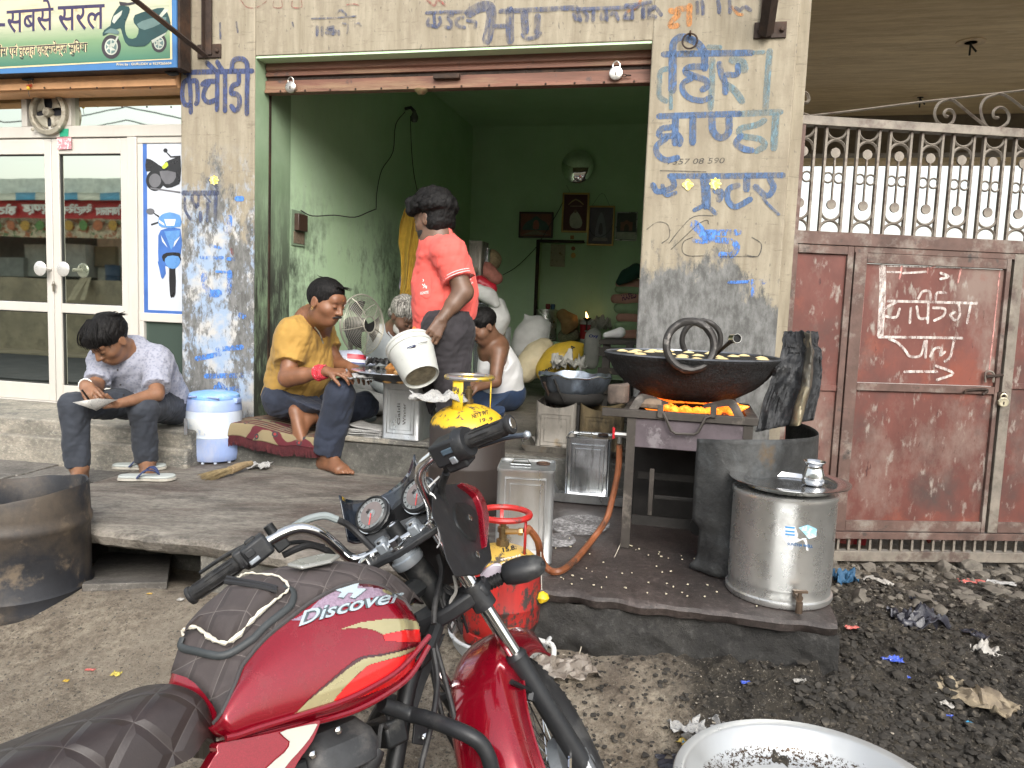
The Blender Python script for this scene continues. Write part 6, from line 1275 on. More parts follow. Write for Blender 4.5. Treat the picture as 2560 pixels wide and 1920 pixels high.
# --- white bucket in the hand ---
def bucket():
 Q4=Zm(960,780,.1928);a=J(*Q4(325,430),3.80);c=J(*Q4(492,858),3.68);ax=(c-a);ax=ax.normalized();L=.20
 t=thing('bucket','white plastic bucket held tilted by the man in coral','bucket',a)
 Mx=frameM(a,z=ax);rt,rb=.113,.088;Mx=Mx
 b=MB();b.lathe([(rt*.95,.012),(rt,-.0),(rt*1.06,-.002),(rt*1.07,.012),(rt*1.03,.014),(rt*1.03,.026),(rt*1.055,.028),(rt*1.05,.040),(rt*1.0,.042),(rb*1.02,L),(rb*.98,L+.004),(rb*.95,L-.006),(.001,L-.008)],44,Mx);b2=b;b.lathe([(rt*.97,.0),(rb*.96,L-.014),(.001,L-.014)],44,Mx,caps=False);mk('pail',b,PLW,t,ang=40)
 b=MB();b.lathe([(rb*.93,L-.0068),(rb*.90,L-.0062),(.001,L-.0062)],30,Mx);mk('dirty_base',b,M('dirty bucket base',(.22,.19,.13),.8,var=.4,scale=30),t)
 hx=(Mx@Vector((1,0,0))-a).normalized();
 h0=J(*Q4(55,600),3.79);h1=J(*Q4(560,385),3.71);b=MB();b.tube(smooth([h0,J(*Q4(150,545),3.72),J(*Q4(320,470),3.66),J(*Q4(450,405),3.66),h1],4),.0018,6);mk('bail_wire',b,TINS,t)
 b=MB();b.tube([J(*Q4(245,497),3.675),J(*Q4(405,434),3.655)],.0062,8);mk('bail_grip',b,M('navy grip',(.03,.035,.09),.5),t)
bucket()
# --- tray of kachoris on the tin ---
tc=P1+FN*.10;tz=.70+.302
t=thing('thali_tray','wide black iron tray on top of the pale tin','tray',(tc.x-.045,tc.y-.01,tz))
b=MB();b.lathe([(.001,0),(.13,0),(.20,.022),(.255,.052),(.262,.055),(.262,.058),(.252,.056),(.19,.027),(.12,.006),(.001,.005)],48);mk('dish',b,M('black tray',(.02,.02,.02),.35,.6,var=.3),t,local=True)
b=MB();b.lathe([(.257,.0565),(.2635,.0575),(.262,.0605),(.255,.0590)],48);mk('rim',b,STEELB,t,local=True)
KA=M('fried kachori crust',(.58,.33,.12),.55,var=.2,scale=16,layers=[((.32,.14,.04),14,.58,.72),((.72,.5,.25),30,.6,.7)],bump=.6,bs=60);KD=M('dark fritter crust',(.36,.16,.04),.7,var=.3,scale=20,bump=.8,bs=50)
def kach(px,py,y,r,lab,mt=KA,cat='kachori',nm='kachori',grp='fried kachoris on the tray'):
 c=J(px,py,y);b=MB();b.lathe([(r*.01,-r*.78)]+[(r*math.cos(a)*(1+.03*math.sin(a*5)),r*.78*math.sin(a))for a in[R(-75+15*k)for k in range(11)]]+[(r*.01,r*.78)],22,Matrix.Translation(c),jit=lambda p:p*(1+.07*mnoise.noise(p*25+c*9)));o=mk(nm,b,mt);tag(o,lab,cat,grp);return o
ky=tc.y-.06
kach(970,946,ky-.10,.034,'round golden kachori in the front left of the tray');kach(1003,949,ky-.11,.031,'golden kachori half hidden by the bucket');kach(998,935,ky-.03,.032,'pale kachori behind the front pair');kach(988,915,ky+.05,.033,'brown kachori at the back of the pile');kach(1008,905,ky+.06,.03,'topmost brown kachori beside the bucket')
for k,(px,py)in enumerate(((975,922),(985,906),(1000,918),(994,930))):
 c=J(px,py,ky+.02);b=MB();b.lathe([(.002,-.02),(.018,-.01),(.028,.002),(.018,.016),(.002,.03)],4,Matrix.Translation(c)@rotM('X',20*k)@rotM('Y',30*k));o=mk('samosa',b,KD,bevel=.004);tag(o,('pointed brown samosa heaped behind the kachoris','pointed samosa topmost on the heap','dark samosa against the bucket','flat samosa low in the heap')[k],'samosa',group='samosas on the tray')
crumple('newspaper_wrap','crumpled shiny newspaper sheet on the left of the tray','paper',J(930,948,ky-.06),(.20,.17),NEWS,8,rot=.3,flat=.28)
crumple('plastic_film','crumpled clear plastic film at the tray edge','plastic film',J(905,950,ky-.10),(.13,.09),M('clear crinkled film',(.45,.47,.48),.2,.3,var=.2,bump=.6,bs=25,bd=.01),5,rot=.4,flat=.25)
kb=crumple('black_bag','black plastic bag behind the tray','bag',J(955,915,ky+.25),(.16,.14),M('black polythene',(.012,.012,.012),.3,bump=.5,bs=20,bd=.01),12,flat=.5)
t=thing('flour_packet','plump white flour packet with red and blue print behind the man in yellow','packet',J(868,908,4.55))
pk=[cap(J(815,905,4.55),J(925,905,4.60),.045,.045,k=.04,sq=((0,0,1),1.5)),cap(J(850,895,4.56),J(890,893,4.58),.045,.045,k=.04)]
pko=sdf_obj('packet',[(pk,[],.02)],M('pale blue packet film',(.42,.46,.56),.3,var=.12,scale=10,bump=.5,bs=30,bd=.006),t,h=.006,noise=((.003,60,(1,1,1)),));onp=bvh(pko)
for box_,cl in(((868,884,915,896),(.45,.04,.06)),((866,897,912,904),(.75,.75,.78)),((862,904,912,906),(.08,.12,.45))):
 g=MB();g.grid(lambda u,v:onp(box_[0]+(box_[2]-box_[0])*u,box_[1]+(box_[3]-box_[1])*v+4*u,.002),10,4);mk('print',g,M('packet print %d'%box_[1],cl,.4,bump=0),t)
 # --- pedestal fan ---
def fan():
 Q=Zm(880,730,.11453);Yf=4.78;c=J(906,812,Yf);T=thing('pedestal_fan','grey pedestal fan with a wire cage beside the green wall','fan',(c.x-.05,c.y+.05,.67))
 WIRE=M('dusty wire',(.40,.38,.32),.5,.5,bump=0);ax=Vector((.80,-.52,.05)).normalized();Mx=frameM(c,x=(0,0,1),z=ax);r=.185
 def P(rad,a,z):return Mx@Vector((rad*math.cos(a),rad*math.sin(a),z))
 b=MB()
 for k in range(15):
  rr=.05+(r-.05)*k/14;z=.06*math.sqrt(max(0,1-(rr/r)**2));b.tube([P(rr,2*math.pi*i/36,z)for i in range(36)],.0013,4,closed=True)
  if k>4:b.tube([P(rr,2*math.pi*i/36,-z*1.1)for i in range(36)],.0013,4,closed=True)
 mk('cage_rings',b,WIRE,T,kind='stuff')
 for k in range(5):
  a=2*math.pi*k/5+.5;b=MB();b.tube([P(.045,a,.062),P(r*.5,a,.055),P(r*.85,a,.03),P(r*1.0,a,0),P(r*.85,a,-.035),P(.07,a,-.07)],.0028,5);mk('cage_spoke',b,WIRE,T)
 b=MB();b.tube([P(r*1.01,2*math.pi*i/40,0)for i in range(40)],.005,6,closed=True);mk('cage_rim',b,WIRE,T)
 b=MB();b.lathe([(.001,.068),(.045,.066),(.052,.055),(.052,.050)],20,Mx);b2=MB();b2.tube([P(.05,2*math.pi*i/24,.06)for i in range(24)],.004,6,closed=True);mk('hub_ring',b2,WIRE,T)
 for k in range(3):
  a=2*math.pi*k/3+.3;b=MB();b.grid(lambda u,v:P(.03+.12*u,a+(v-.5)*(.7+.5*u),.012*(v-.5)*2),6,6);mk('blade',b,M('dark fan blade %d'%k,(.03,.03,.03),.5),T,solid=.002)
 b=MB();b.lathe([(.001,.02),(.03,.018),(.045,0),(.052,-.04),(.052,-.10),(.04,-.13),(.02,-.14),(.001,-.14)],20,Mx);mk('motor',b,M('black motor housing',(.02,.02,.02),.5),T)
 pz=P(0,0,-.10);b=MB();b.lathe([(.018,0),(.018,.06)],10,Matrix.Translation(pz-UP*.09));b.tube([pz,pz-UP*.10,Vector((pz.x,pz.y,.70))],[.02,.016,.014],10);mk('pole',b,M('grimy chrome pole',(.30,.29,.26),.4,.6,var=.4,scale=40),T)
 b=MB();b.lathe([(.17,0),(.17,.02),(.12,.035),(.03,.05),(.001,.05)],24,Matrix.Translation((pz.x,pz.y,.675)));mk('base',b,M('fan base',(.05,.06,.06),.5),T)
 b=MB();b.tube(smooth([pz+Vector((.03,-.03,0)),pz+Vector((.05,-.04,-.12)),pz+Vector((.02,-.05,-.22)),pz+Vector((.05,-.02,-.3))],4),.003,5);mk('cable',b,RUB,T)
fan()
# --- left wall fittings ---
Pw=lambda px,py:hit(px,py,F(-1.555,0,0),FT)
def wallbox(px0,py0,px1,py1,mat,name,par,th=.03,lift=.0):
 a,b_,c_,d_=Pw(px0,py0),Pw(px1,py0),Pw(px1,py1),Pw(px0,py1);zt=(a.z+b_.z)/2;zb_=(c_.z+d_.z)/2;A=Vector((a.x,a.y,0));B=Vector((b_.x,b_.y,0));m_=MB();o=FT*lift
 q=[A+UP*zb_+o,B+UP*zb_+o,B+UP*zt+o,A+UP*zt+o];m_.prism(q,FT*th);return mk(name,m_,mat,par,bevel=.004)
t=thing('switch_board','dark brown switch box over an open conduit niche on the green wall','switch box',Pw(750,600),0)
wallbox(735,536,758,578,M('brown bakelite',(.05,.028,.02),.4),'box',t,.035);wallbox(733,580,760,610,M('raw conduit niche',(.16,.12,.08),.9,var=.5,scale=60,bump=1),'niche',t,.006);wallbox(728,527,763,615,M('grey niche edge',(.20,.27,.18),.8),'plate',t,.003)
b=MB();b.tube(smooth([Pw(x,y)+FT*.02 for x,y in((745,526),(775,540),(830,538),(880,543),(915,530),(935,522))],4),.004,5);o=mk('cable',b,RUB);tag(o,'black cable drooping from the switch box along the wall','cable')
b=MB();b.tube(smooth([Pw(x,y)+FT*.015 for x,y in((1008,280),(985,312),(978,380),(950,425),(938,480),(936,520))],4),.0035,5);o=mk('cable',b,RUB);tag(o,'thin cable dropping from the bulb holder to the wall cable','cable')
b=MB();b.tube(smooth([Pw(x,y)+FT*.015 for x,y in((1022,290),(1024,360),(1030,430),(1042,490))],4),.0035,5);o=mk('cable',b,RUB);tag(o,'thin cable hanging straight down below the bulb','cable')
t=thing('light_bulb','unlit bulb in a black holder high on the green wall','light bulb',Pw(1018,285),0)
p=Pw(1013,272);b=MB();b.tube([p,p+FT*.05+UP*.01,p+FT*.08-UP*.02],.014,8);mk('holder',b,RUB,t)
b=MB();b.lathe([(.012,.03),(.014,.02),(.032,-.02),(.034,-.04),(.022,-.065),(.001,-.07)],18,Matrix.Translation(p+FT*.085-UP*.045));mk('glass',b,M('grey bulb glass',(.10,.11,.10),.1,bump=0,spec=.8),t)
def hang(name,label,cat,outl,y,mat,seed,amp=.02,d=.05,group=None):
 b=MB();P=[J(x,yy,y)for x,yy in outl];top=max(p.z for p in P);
 k=len(P);L=P[:k//2];Rr=P[k//2:][::-1];n=14;
 def fn(u,v):
  i=u*(len(L)-1);a=int(min(i,len(L)-2));f_=i-a;l=L[a].lerp(L[a+1],f_);j=u*(len(Rr)-1);c_=int(min(j,len(Rr)-2));g_=j-c_;r=Rr[c_].lerp(Rr[c_+1],g_)
  p=l.lerp(r,v);return p+Vector((.3,-1,0))*(amp*(math.sin(v*11+seed+u*2)+.5*math.sin(v*23+u*5+seed))+.012*mnoise.noise(Vector((u*6,v*6,seed))))
 b.grid(fn,24,26);o=mk(name,b,mat,solid=.004,ang=60);tag(o,label,cat,group);return o
hang('hanging_shirt','mustard yellow shirt hanging on the green wall','shirt',[(1012,522),(1000,560),(997,606),(1003,640),(1003,700),(998,756),(1012,762),(1030,740),(1036,690),(1046,640),(1060,560),(1052,522)],5.9,cloth('mustard cotton',(.36,.22,.02),var=.2),2)
hang('hanging_trousers','navy trousers hanging below the mustard shirt','trousers',[(1040,600),(1012,690),(1006,760),(1016,868),(1062,868),(1066,760),(1068,690),(1075,600)],5.95,cloth('navy cotton',(.008,.010,.022),var=.2),5)
hang('hanging_cloth','thin lilac cloth edge hanging left of the navy trousers','cloth',[(1003,690),(998,720),(1004,735),(1012,735),(1014,720),(1014,690)],5.97,cloth('lilac cotton',(.25,.22,.30)),9,.008)
# --- back of the shop ---
def backtin(px0,py0,px1,py1,y,lab,mat=TINS,dep=.22):
 a=J(px0,py1,y);c=J(px1,py1,y);tz_=J((px0+px1)/2,py0,y).z;w_=(c-a).length;mid=(a+c)/2;return tin(lab,Vector((mid.x,mid.y,a.z))+FN*.1,w_,dep,tz_-a.z,-FA,mat,handle=False,group='steel tins piled at the back of the shop')
backtin(1168,602,1204,690,6.4,'dark sided steel tin on top of the back pile',TIND);backtin(1180,748,1232,860,6.3,'bright steel tin in the middle of the back pile');backtin(1236,818,1262,900,6.4,'narrow bright tin behind the young man');backtin(1176,838,1200,968,6.0,'tall bright tin left of the young man');backtin(1040,598,1062,700,6.6,'bright tin edge behind the chin of the man in coral')
backtin(1204,620,1222,700,6.5,'green grey tin beside the dark one')
bwh=M('woven white sack',(.52,.52,.50),.7,var=.1,scale=12,bump=.5,bs=160);bor=cloth('dusty orange cloth',(.30,.18,.075),var=.3);bpk=M('pink sack',(.42,.22,.17),.8,var=.15,bump=.4,bs=120);bgn=M('pale green sack',(.24,.34,.19),.8,var=.15,bump=.4,bs=120)
sack('brown_bundle','brown netted bundle on top of the back pile','bundle',[(J(1205,640,6.6),.09),(J(1228,650,6.6),.085)],M('brown netting',(.20,.15,.08),.9,var=.4,scale=30,bump=.8),h=.012)
sack('pink_sack','faded pink woven sack sliding down the back pile','sack',[(J(1215,675,6.5),.07),(J(1240,695,6.45),.05)],M('faded pink weave',(.32,.12,.09),.8,var=.3,scale=20),h=.012)
sack('red_bag','bright red plastic bag on the back pile','bag',[(J(1200,705,6.2),.05),(J(1228,722,6.2),.045)],M('red film',(.42,.015,.03),.35,bump=.6,bs=25,bd=.01),h=.009)
sack('white_sack','limp white sack draped below the red bag','sack',[(J(1195,728,6.15),.055),(J(1222,740,6.15),.05),(J(1240,760,6.15),.03)],bwh,h=.01)
sack('white_sack','full white sack left of the dark red gas cylinder','sack',[(J(1242,765,6.25),.07),(J(1246,800,6.2),.085),(J(1245,825,6.2),.06)],bwh,h=.01)
def rollsack(lab,a,b_,r,mat,**k):return sack('sack',lab,'sack',[(a,r*.8),(a.lerp(b_,.35),r),(a.lerp(b_,.7),r*.98),(b_,r*.7)],mat,**k)
rollsack('upright white sack with pointed corners left of the steel drum',J(1310,868,6.7),J(1345,820,6.7),.135,bwh,extra=[cap(J(1325,810,6.7),J(1313,788,6.7),.05,.012,k=.05),cap(J(1350,815,6.7),J(1376,812,6.7),.07,.012,k=.05)])
rollsack('pale yellow stuffed sack lying below the white sack',J(1312,930,6.3),J(1362,868,6.4),.11,M('pale straw sack',(.50,.43,.28),.6,var=.15,scale=10,bump=.5,bs=60),noise=((.006,22,(1,1,1)),(.003,60,(1,1,3))))
amb=rollsack('yellow cement sack with black lettering',J(1370,925,6.2),J(1430,882,6.2),.125,M('yellow cement sack',(.50,.33,.03),.55,var=.2,scale=10,bump=.4,bs=50),extra=[cap(J(1440,872,6.2),J(1456,862,6.2),.05,.01,k=.05)],noise=((.004,22,(1,1,1)),))
ona=bvh(amb);BKL=M('black sack lettering',(.02,.02,.02),.7,bump=0)
stext('Ambuja Cement',((1440,866),(1352,926),14),lambda x,y,l:ona(x,y,.004),BKL,amb,.03,curve=6)if False else stext('Ambuja Cement',((1440,872),(1354,938),-15),lambda x,y,l:ona(x,y,.004,fall=lambda a,b_:J(a,b_,6.08)),BKL,amb,.03,curve=10)
crumple('plastic_bag','crumpled translucent bag in front of the cement sack','bag',J(1420,930,5.9),(.26,.2),M('milky film',(.42,.41,.37),.4,var=.15,bump=.6,bs=25,bd=.01),21,flat=.9)
nz=1.06+.003;Yn=8.45
def nloc(px,py=845):return hit(px,py,F(0,4.50,0),FN)
p=nloc(1362);t=thing('steel_drum','dented steel drum standing in the wall niche','drum',(p.x,p.y,nz));b=MB();b.lathe([(.13,0),(.135,.01),(.128,.02),(.128,.33),(.135,.335),(.135,.35),(.12,.35),(.12,.335),(.001,.335)],30);mk('shell',b,STEEL,t,local=True);b=MB();b.tube([(.129*math.cos(k*.262),.129*math.sin(k*.262),.03)for k in range(24)],.004,5,closed=True);mk('hoop',b,STEELB,t,local=True)
for dx,cl,lab in((-.0,(.25,.03,.04),'small maroon pot on the steel drum'),(.055,(.03,.10,.2),'small blue pot on the steel drum')):b=MB();b.lathe([(.02,0),(.028,.03),(.024,.06),(.001,.06)],12,Matrix.Translation((p.x+dx+.02,p.y,nz+.352)));o=mk('pot',b,M(lab[:16],cl,.4));tag(o,lab,'pot')
p=nloc(1418);sack('cloth_bundle','tan cloth bundle slumped on a netted sack in the niche','bundle',[(Vector((p.x-.07,p.y-.1,nz+.30)),.06),(Vector((p.x+.01,p.y-.1,nz+.22)),.085),(Vector((p.x-.03,p.y-.14,nz+.14)),.05)],bor,h=.01,noise=((.012,22,(1,1,1)),(.005,50,(1,1,1))));sack('sack','greenish netted sack under the tan cloth in the niche','sack',[(Vector((p.x-.02,p.y-.02,nz+.06)),.085),(Vector((p.x+.05,p.y-.02,nz+.08)),.08)],M('netted produce',(.20,.20,.12),.9,var=.5,scale=60,bump=1),h=.01)
p=nloc(1473);t=thing('paint_bucket','red and white plastic bucket in the niche','bucket',(p.x,p.y-.02,nz));b=MB();b.lathe([(.098,0),(.104,.04)],30);b.lathe([(.1115,.20),(.122,.205),(.122,.225),(.118,.228),(.120,.245),(.123,.248),(.120,.262),(.001,.262)],30);mk('pail',b,PLW,t,local=True);b=MB();b.lathe([(.104,.0405),(.112,.199)],30);mk('red_band',b,M('red print band',(.42,.02,.03),.4,bump=0),t,local=True);b=MB();b.box((-.04,-.108,.13),(.05,.004,.014));mk('print',b,PLW,t,local=True)
t=thing('oil_lamp','small burning oil lamp on a stand in front of the red bucket','lamp',(p.x-.05,p.y-.17,nz+.24));b=MB();b.lathe([(.001,.0),(.02,.005),(.05,.035),(.047,.035),(.015,.012),(.001,.012)],16);mk('bowl',b,MT['iron'],t,local=True);b=MB();b.tube([(0,0,0),(-.0,0,-.10)],.008,6);mk('stem',b,MT['iron'],t,local=True)
m,N=newmat('lamp flame',.5);N.col((1,.5,.1));N.b.inputs['Emission Color'].default_value=(1,.55,.16,1);N.b.inputs['Emission Strength'].default_value=9;FLAME=m
b=MB();b.lathe([(.001,.03),(.014,.045),(.010,.065),(.001,.10)],10,jit=lambda q:q+Vector((-.25*(q.z-.04),0,0)));mk('flame',b,FLAME,t,local=True)
crumple('plastic_bag','crumpled grey polythene bag hanging beside the red bucket','bag',nloc(1495,810)+Vector((0,-.32,-.10)),(.22,.2),M('grey polythene',(.36,.34,.30),.5,var=.15,bump=.6,bs=25,bd=.01),33,flat=1.1)
t=thing('printed_bag','white printed plastic bag hanging below the niche','bag',J(1480,890,7.6));so=sdf_obj('film',[([cap(J(1484,842,7.7),J(1478,905,7.7),.085,.075,k=.04,sq=((0,1,0),1.6))],[],.02)],M('white film',(.46,.45,.42),.4,bump=.5,bs=20,bd=.01),t,h=.01,noise=((.01,24,(1,1,.4)),));onb=bvh(so);stext('Oxy',((1472,846),(1496,846),10),onb,M('blue print',(.02,.04,.22),.5,bump=0),t,.05)
xs_=[(1580,838,.055,bpk,.11),(1575,815,.05,bgn,.12),(1577,795,.05,bpk,.11),(1580,772,.06,bgn,.14),(1572,748,.055,bpk,.14),(1578,725,.05,bgn,.13),(1580,712,.05,bpk,.13)]
labs=['pink folded sack at the bottom of the pile','pale green folded sack second from the bottom','pink sack in the middle of the pile','pale green bulging sack above the middle','pink sack with purple print','thin green sack near the top of the pile','salmon sack under the dark cloth']
lastp=None
for(px,py,r_,mt,wd),lab in zip(xs_,labs):
 c=J(px,py,7.3);o=sack('sack',lab,'sack',[(c-Vector((wd*.9,0,0)),r_*.8),(c+Vector((.0,0,.005)),r_),(c+Vector((wd*1.2,0,0)),r_)],mt,group='folded sacks piled by the right wall',h=.011)
 if 'print'in lab:onq=bvh(o);stext('HAFED',((1556,752),(1592,744),14),lambda x,y,l:onq(x,y,.003,fall=lambda a,b_:J(a,b_,7.2)),M('purple sack print',(.09,.02,.08),.8,bump=0),o,.03)
sack('dark_cloth','dark green cloth lying on the sack pile','cloth',[(J(1548,705,7.2),.03),(J(1566,690,7.2),.05),(J(1590,678,7.2),.07)],cloth('bottle green',(.008,.045,.03)),h=.01)
t=thing('work_table','charred dark wooden table behind the stove','table',J(1540,940,5.2));TBM=M('charred wood table',(.03,.026,.02),.7,var=.5,scale=10,dirt=(.22,.18,.13),dscale=7,dlo=.6,dhi=.66,stretch=(.3,1,1),bump=.7)
a=J(1497,850,5.3);c=J(1596,852,5.1);bz=a.z
b=MB();q=[a,c,c+FN*.5,a+FN*.5];b.prism([v-UP*.03 for v in q],(0,0,.03));mk('top',b,TBM,t,bevel=.004)
for v,k in((a,1),(c,-1)):b=MB();w0=v+FT*.03*k;b.prism([w0-UP*.03,w0+FT*.05*k-UP*.03,w0+FT*.05*k+FN*.05-UP*.03,w0+FN*.05-UP*.03],(0,0,-(bz-.70)));mk('leg',b,TBM,t)
for z0,z1 in((.05,.11),(.19,.235),(.30,.37)):b=MB();b.prism([a+FN*.01-UP*z0,c+FN*.01-UP*z0,c+FN*.01-UP*z1,a+FN*.01-UP*z1],FN*.02);mk('plank',b,TBM,t)
sack('white_rag','dirty white rag on the charred table','rag',[(J(1515,838,5.45),.02),(J(1550,832,5.45),.035)],bwh,h=.008)
Pb=lambda x,y:on_d(x,y,4.39);t21=tile(2,1)
def picture(lab,x0,y0,x1,y1,frm,bgc,shapes,fw__=.018):
 A=fc(Pb(*t21(x0,(y0+y1)/2)));B=fc(Pb(*t21(x1,(y0+y1)/2)));Cc=fc(Pb(*t21((x0+x1)/2,y0)));D=fc(Pb(*t21((x0+x1)/2,y1)));s0,s1,z1,z0=A[0],B[0],Cc[2],D[2]
 t=thing('framed_picture',lab,'picture',F((s0+s1)/2,4.38,z0),-FA,'framed prints on the back wall')
 for q in((s0,s1,z1-fw__,z1),(s0,s1,z0,z0+fw__),(s0,s0+fw__,z0+fw__,z1-fw__),(s1-fw__,s1,z0+fw__,z1-fw__)):b=MB();b.fbox(q[0],q[1],4.355,4.385,q[2],q[3]);mk('frame_bar',b,frm,t,bevel=.003)
 b=MB();b.fbox(s0+fw__,s1-fw__,4.37,4.38,z0+fw__,z1-fw__);mk('print',b,bgc,t)
 for k,(pts,cl,sm)in enumerate(shapes):
  q=[F(s0+(s1-s0)*u,4.3690-.0006*k,z0+(z1-z0)*v)for u,v in pts]
  if sm:q=smooth(q,2,True)
  b=MB();b.add(q,[tuple(range(len(q)))]);mk('print_shape',b,cl,t)
WDF=M('dark wood frame',(.05,.022,.015),.4);GDF=M('gilt frame',(.45,.30,.10),.35,.6);SVF=M('silver frame',(.45,.45,.42),.3,.7)
pc=lambda n_,c_:M('print '+n_,c_,.5,var=.25,scale=18,bump=0)
picture('wide dark framed print with a blue green arch of figures',65,175,358,398,WDF,pc('brick',(.22,.07,.05)),[([(.1,.35),(.2,.6),(.35,.7),(.5,.85),(.65,.7),(.8,.6),(.9,.35),(.8,.3),(.2,.3)],pc('teal',(.05,.09,.08)),1),([(.42,.35),(.42,.6),(.5,.7),(.58,.6),(.58,.35)],pc('rose',(.35,.10,.08)),1),([(.1,.12),(.5,.3),(.9,.12)],pc('stone',(.22,.17,.12)),0)])
picture('tall gilt framed maroon print with a white robed figure',435,10,665,352,GDF,pc('maroon',(.085,.012,.014)),[([(.3,.25),(.32,.42),(.42,.5),(.5,.56),(.6,.5),(.7,.4),(.78,.25),(.7,.12),(.4,.12)],pc('white robe',(.42,.38,.33)),1),([(.46,.5),(.46,.57),(.54,.57),(.54,.5)],pc('skin',(.16,.09,.06)),1),([(.25,.70),(.5,.82),(.78,.70),(.78,.73),(.5,.855),(.25,.73)],pc('gold text',(.35,.24,.10)),1),([(.3,.655),(.75,.655),(.75,.675),(.3,.675)],pc('pale text',(.3,.2,.15)),0)])
picture('gilt framed violet grey print of a temple shrine',655,122,885,465,GDF,pc('violet',(.11,.085,.12)),[([(.3,.2),(.35,.6),(.42,.75),(.5,.85),(.58,.75),(.65,.6),(.7,.2)],pc('mist',(.20,.19,.24)),1),([(.2,.12),(.8,.12),(.75,.2),(.25,.2)],pc('pale base',(.26,.22,.22)),0),([(.42,.3),(.45,.55),(.55,.55),(.58,.3)],pc('shrine dark',(.07,.055,.08)),1)])
picture('small silver framed print of a red building',898,175,1083,422,SVF,pc('dark sky',(.05,.055,.045)),[([(.22,.35),(.22,.65),(.35,.65),(.5,.72),(.68,.65),(.78,.65),(.78,.35)],pc('red wall',(.22,.09,.06)),0),([(.4,.35),(.42,.52),(.5,.58),(.6,.52),(.62,.35)],pc('arch',(.06,.04,.03)),1),([(.05,.05),(.95,.05),(.95,.3),(.05,.3)],pc('silver water',(.45,.44,.40)),0)],.010)
Pn=lambda x,y:on_d(x,y,4.60)
o=poly('calendar_sheet',t21,[(338,452),(462,456),(455,648),(328,642)],Pn,M('aged calendar paper',(.42,.38,.27),.8,var=.12,scale=20,layers=[((.25,.20,.10),24,.58,.64)]),None,off=.004,thick=.003);tag(o,'aged paper calendar hanging in the niche','calendar')
for q,cl,lab in(((520,392,22,22),(.35,.16,.05),'small orange card above the niche'),((530,488,18,18),(.30,.12,.05),'small dark orange card inside the niche'),((530,548,21,24),(.62,.38,.12),'small bright orange card inside the niche')):
 o=poly('wall_card',t21,ell(q[0],q[1],q[2],q[3],4 if q[0]==520 else 12,.785 if q[0]==520 else 0),Pb if q[1]<420 else Pn,M(lab[:20],cl,.6,var=.3,scale=60),None,off=.006,thick=.002);tag(o,lab,'card')
def wire2(pts,P,lab,r=.0025):b=MB();b.tube(smooth([P(*q)for q in pts],4),r,5);o=mk('wire',b,RUB);tag(o,lab,'wire')
wire2([(1258,687),(1290,668),(1330,630),(1352,600),(1400,520),(1410,490)],lambda x,y:on_d(x,y,4.36),'black wire slanting behind the pictures on the back wall',.004)
wire2([t21(690,120),t21(780,10),t21(845,118)],lambda x,y:on_d(x,y,4.375),'hanging string of the violet print',.0015)
wire2([t21(668,318),t21(700,370),t21(760,390),t21(830,350),t21(870,280)],lambda x,y:on_d(x,y,4.35),'dark bead string draped over the violet print',.003)
p=on_d(1444,416,4.33);t=thing('convex_mirror','round polished steel plate shining on the back wall','mirror',p,-FA);b=MB();rr_=41/1923*8.35
b.lathe([(rr_*math.sin(a),rr_*.26*math.cos(a))for a in[R(1+8*k)for k in range(12)]],40,rotM('X',90));mk('dome',b,M('mirror steel',(.85,.86,.82),.04,1,bump=0,rvar=0),t,local=True,ang=80)
wire2([t21(500,0),t21(470,-60)],lambda x,y:on_d(x,y,4.36),'thin wire below the round steel plate',.0015)
# ======== gas cylinders ========
def cylinder(lab,base,r,hb,ht,rr_,mats,phase=0,plate=True,n=44,footr=.9):
 """base centre, body radius, height of the shoulder line, height of the collar ring, ring radius"""
 body,collar,ringm=mats;t=thing('gas_cylinder',lab,'gas cylinder',base)
 b=MB();prof=[(r*footr,0),(r*footr,.035),(r*footr*.97,.038)]
 sh=hb-r*.62;prof+=[(r*.90,.045),(r*.98,.07),(r,.10),(r,sh*.55),(r*1.008,sh*.56),(r*1.008,sh*.58),(r,sh*.59),(r,sh)]
 for k in range(1,9):a=R(k*10.5);prof.append((r*math.cos(a),sh+r*.62*math.sin(a)))
 prof+=[(r*.10,hb+.002),(.001,hb+.002)]
 b.lathe(prof,n);bo=mk('body',b,body,t,local=True,ang=50)
 b=MB();b.tube([(rr_*math.cos(a),rr_*math.sin(a),ht)for a in[2*math.pi*k/36 for k in range(36)]],.0105,8,closed=True);mk('collar_ring',b,ringm,t,local=True)
 for k in range(3):
  a=phase+2*math.pi*k/3;hw=.27 if k==0 and plate else.075
  b=MB();b.grid(lambda u,v:(rr_*.96*math.cos(a+(u-.5)*2*hw),rr_*.96*math.sin(a+(u-.5)*2*hw),hb-.035+(ht-.004-hb+.035)*v),7,3);mk('collar_leg',b,collar,t,local=True,solid=.005)
 b=MB();b.lathe([(.022,hb),(.022,hb+.02),(.014,hb+.022),(.014,hb+.045),(.019,hb+.046),(.019,hb+.062),(.010,hb+.064),(.010,hb+.078),(.001,hb+.078)],10);mk('valve',b,M('brass valve '+lab[:6],(.22,.16,.08),.4,.8),t,local=True)
 return t,bo
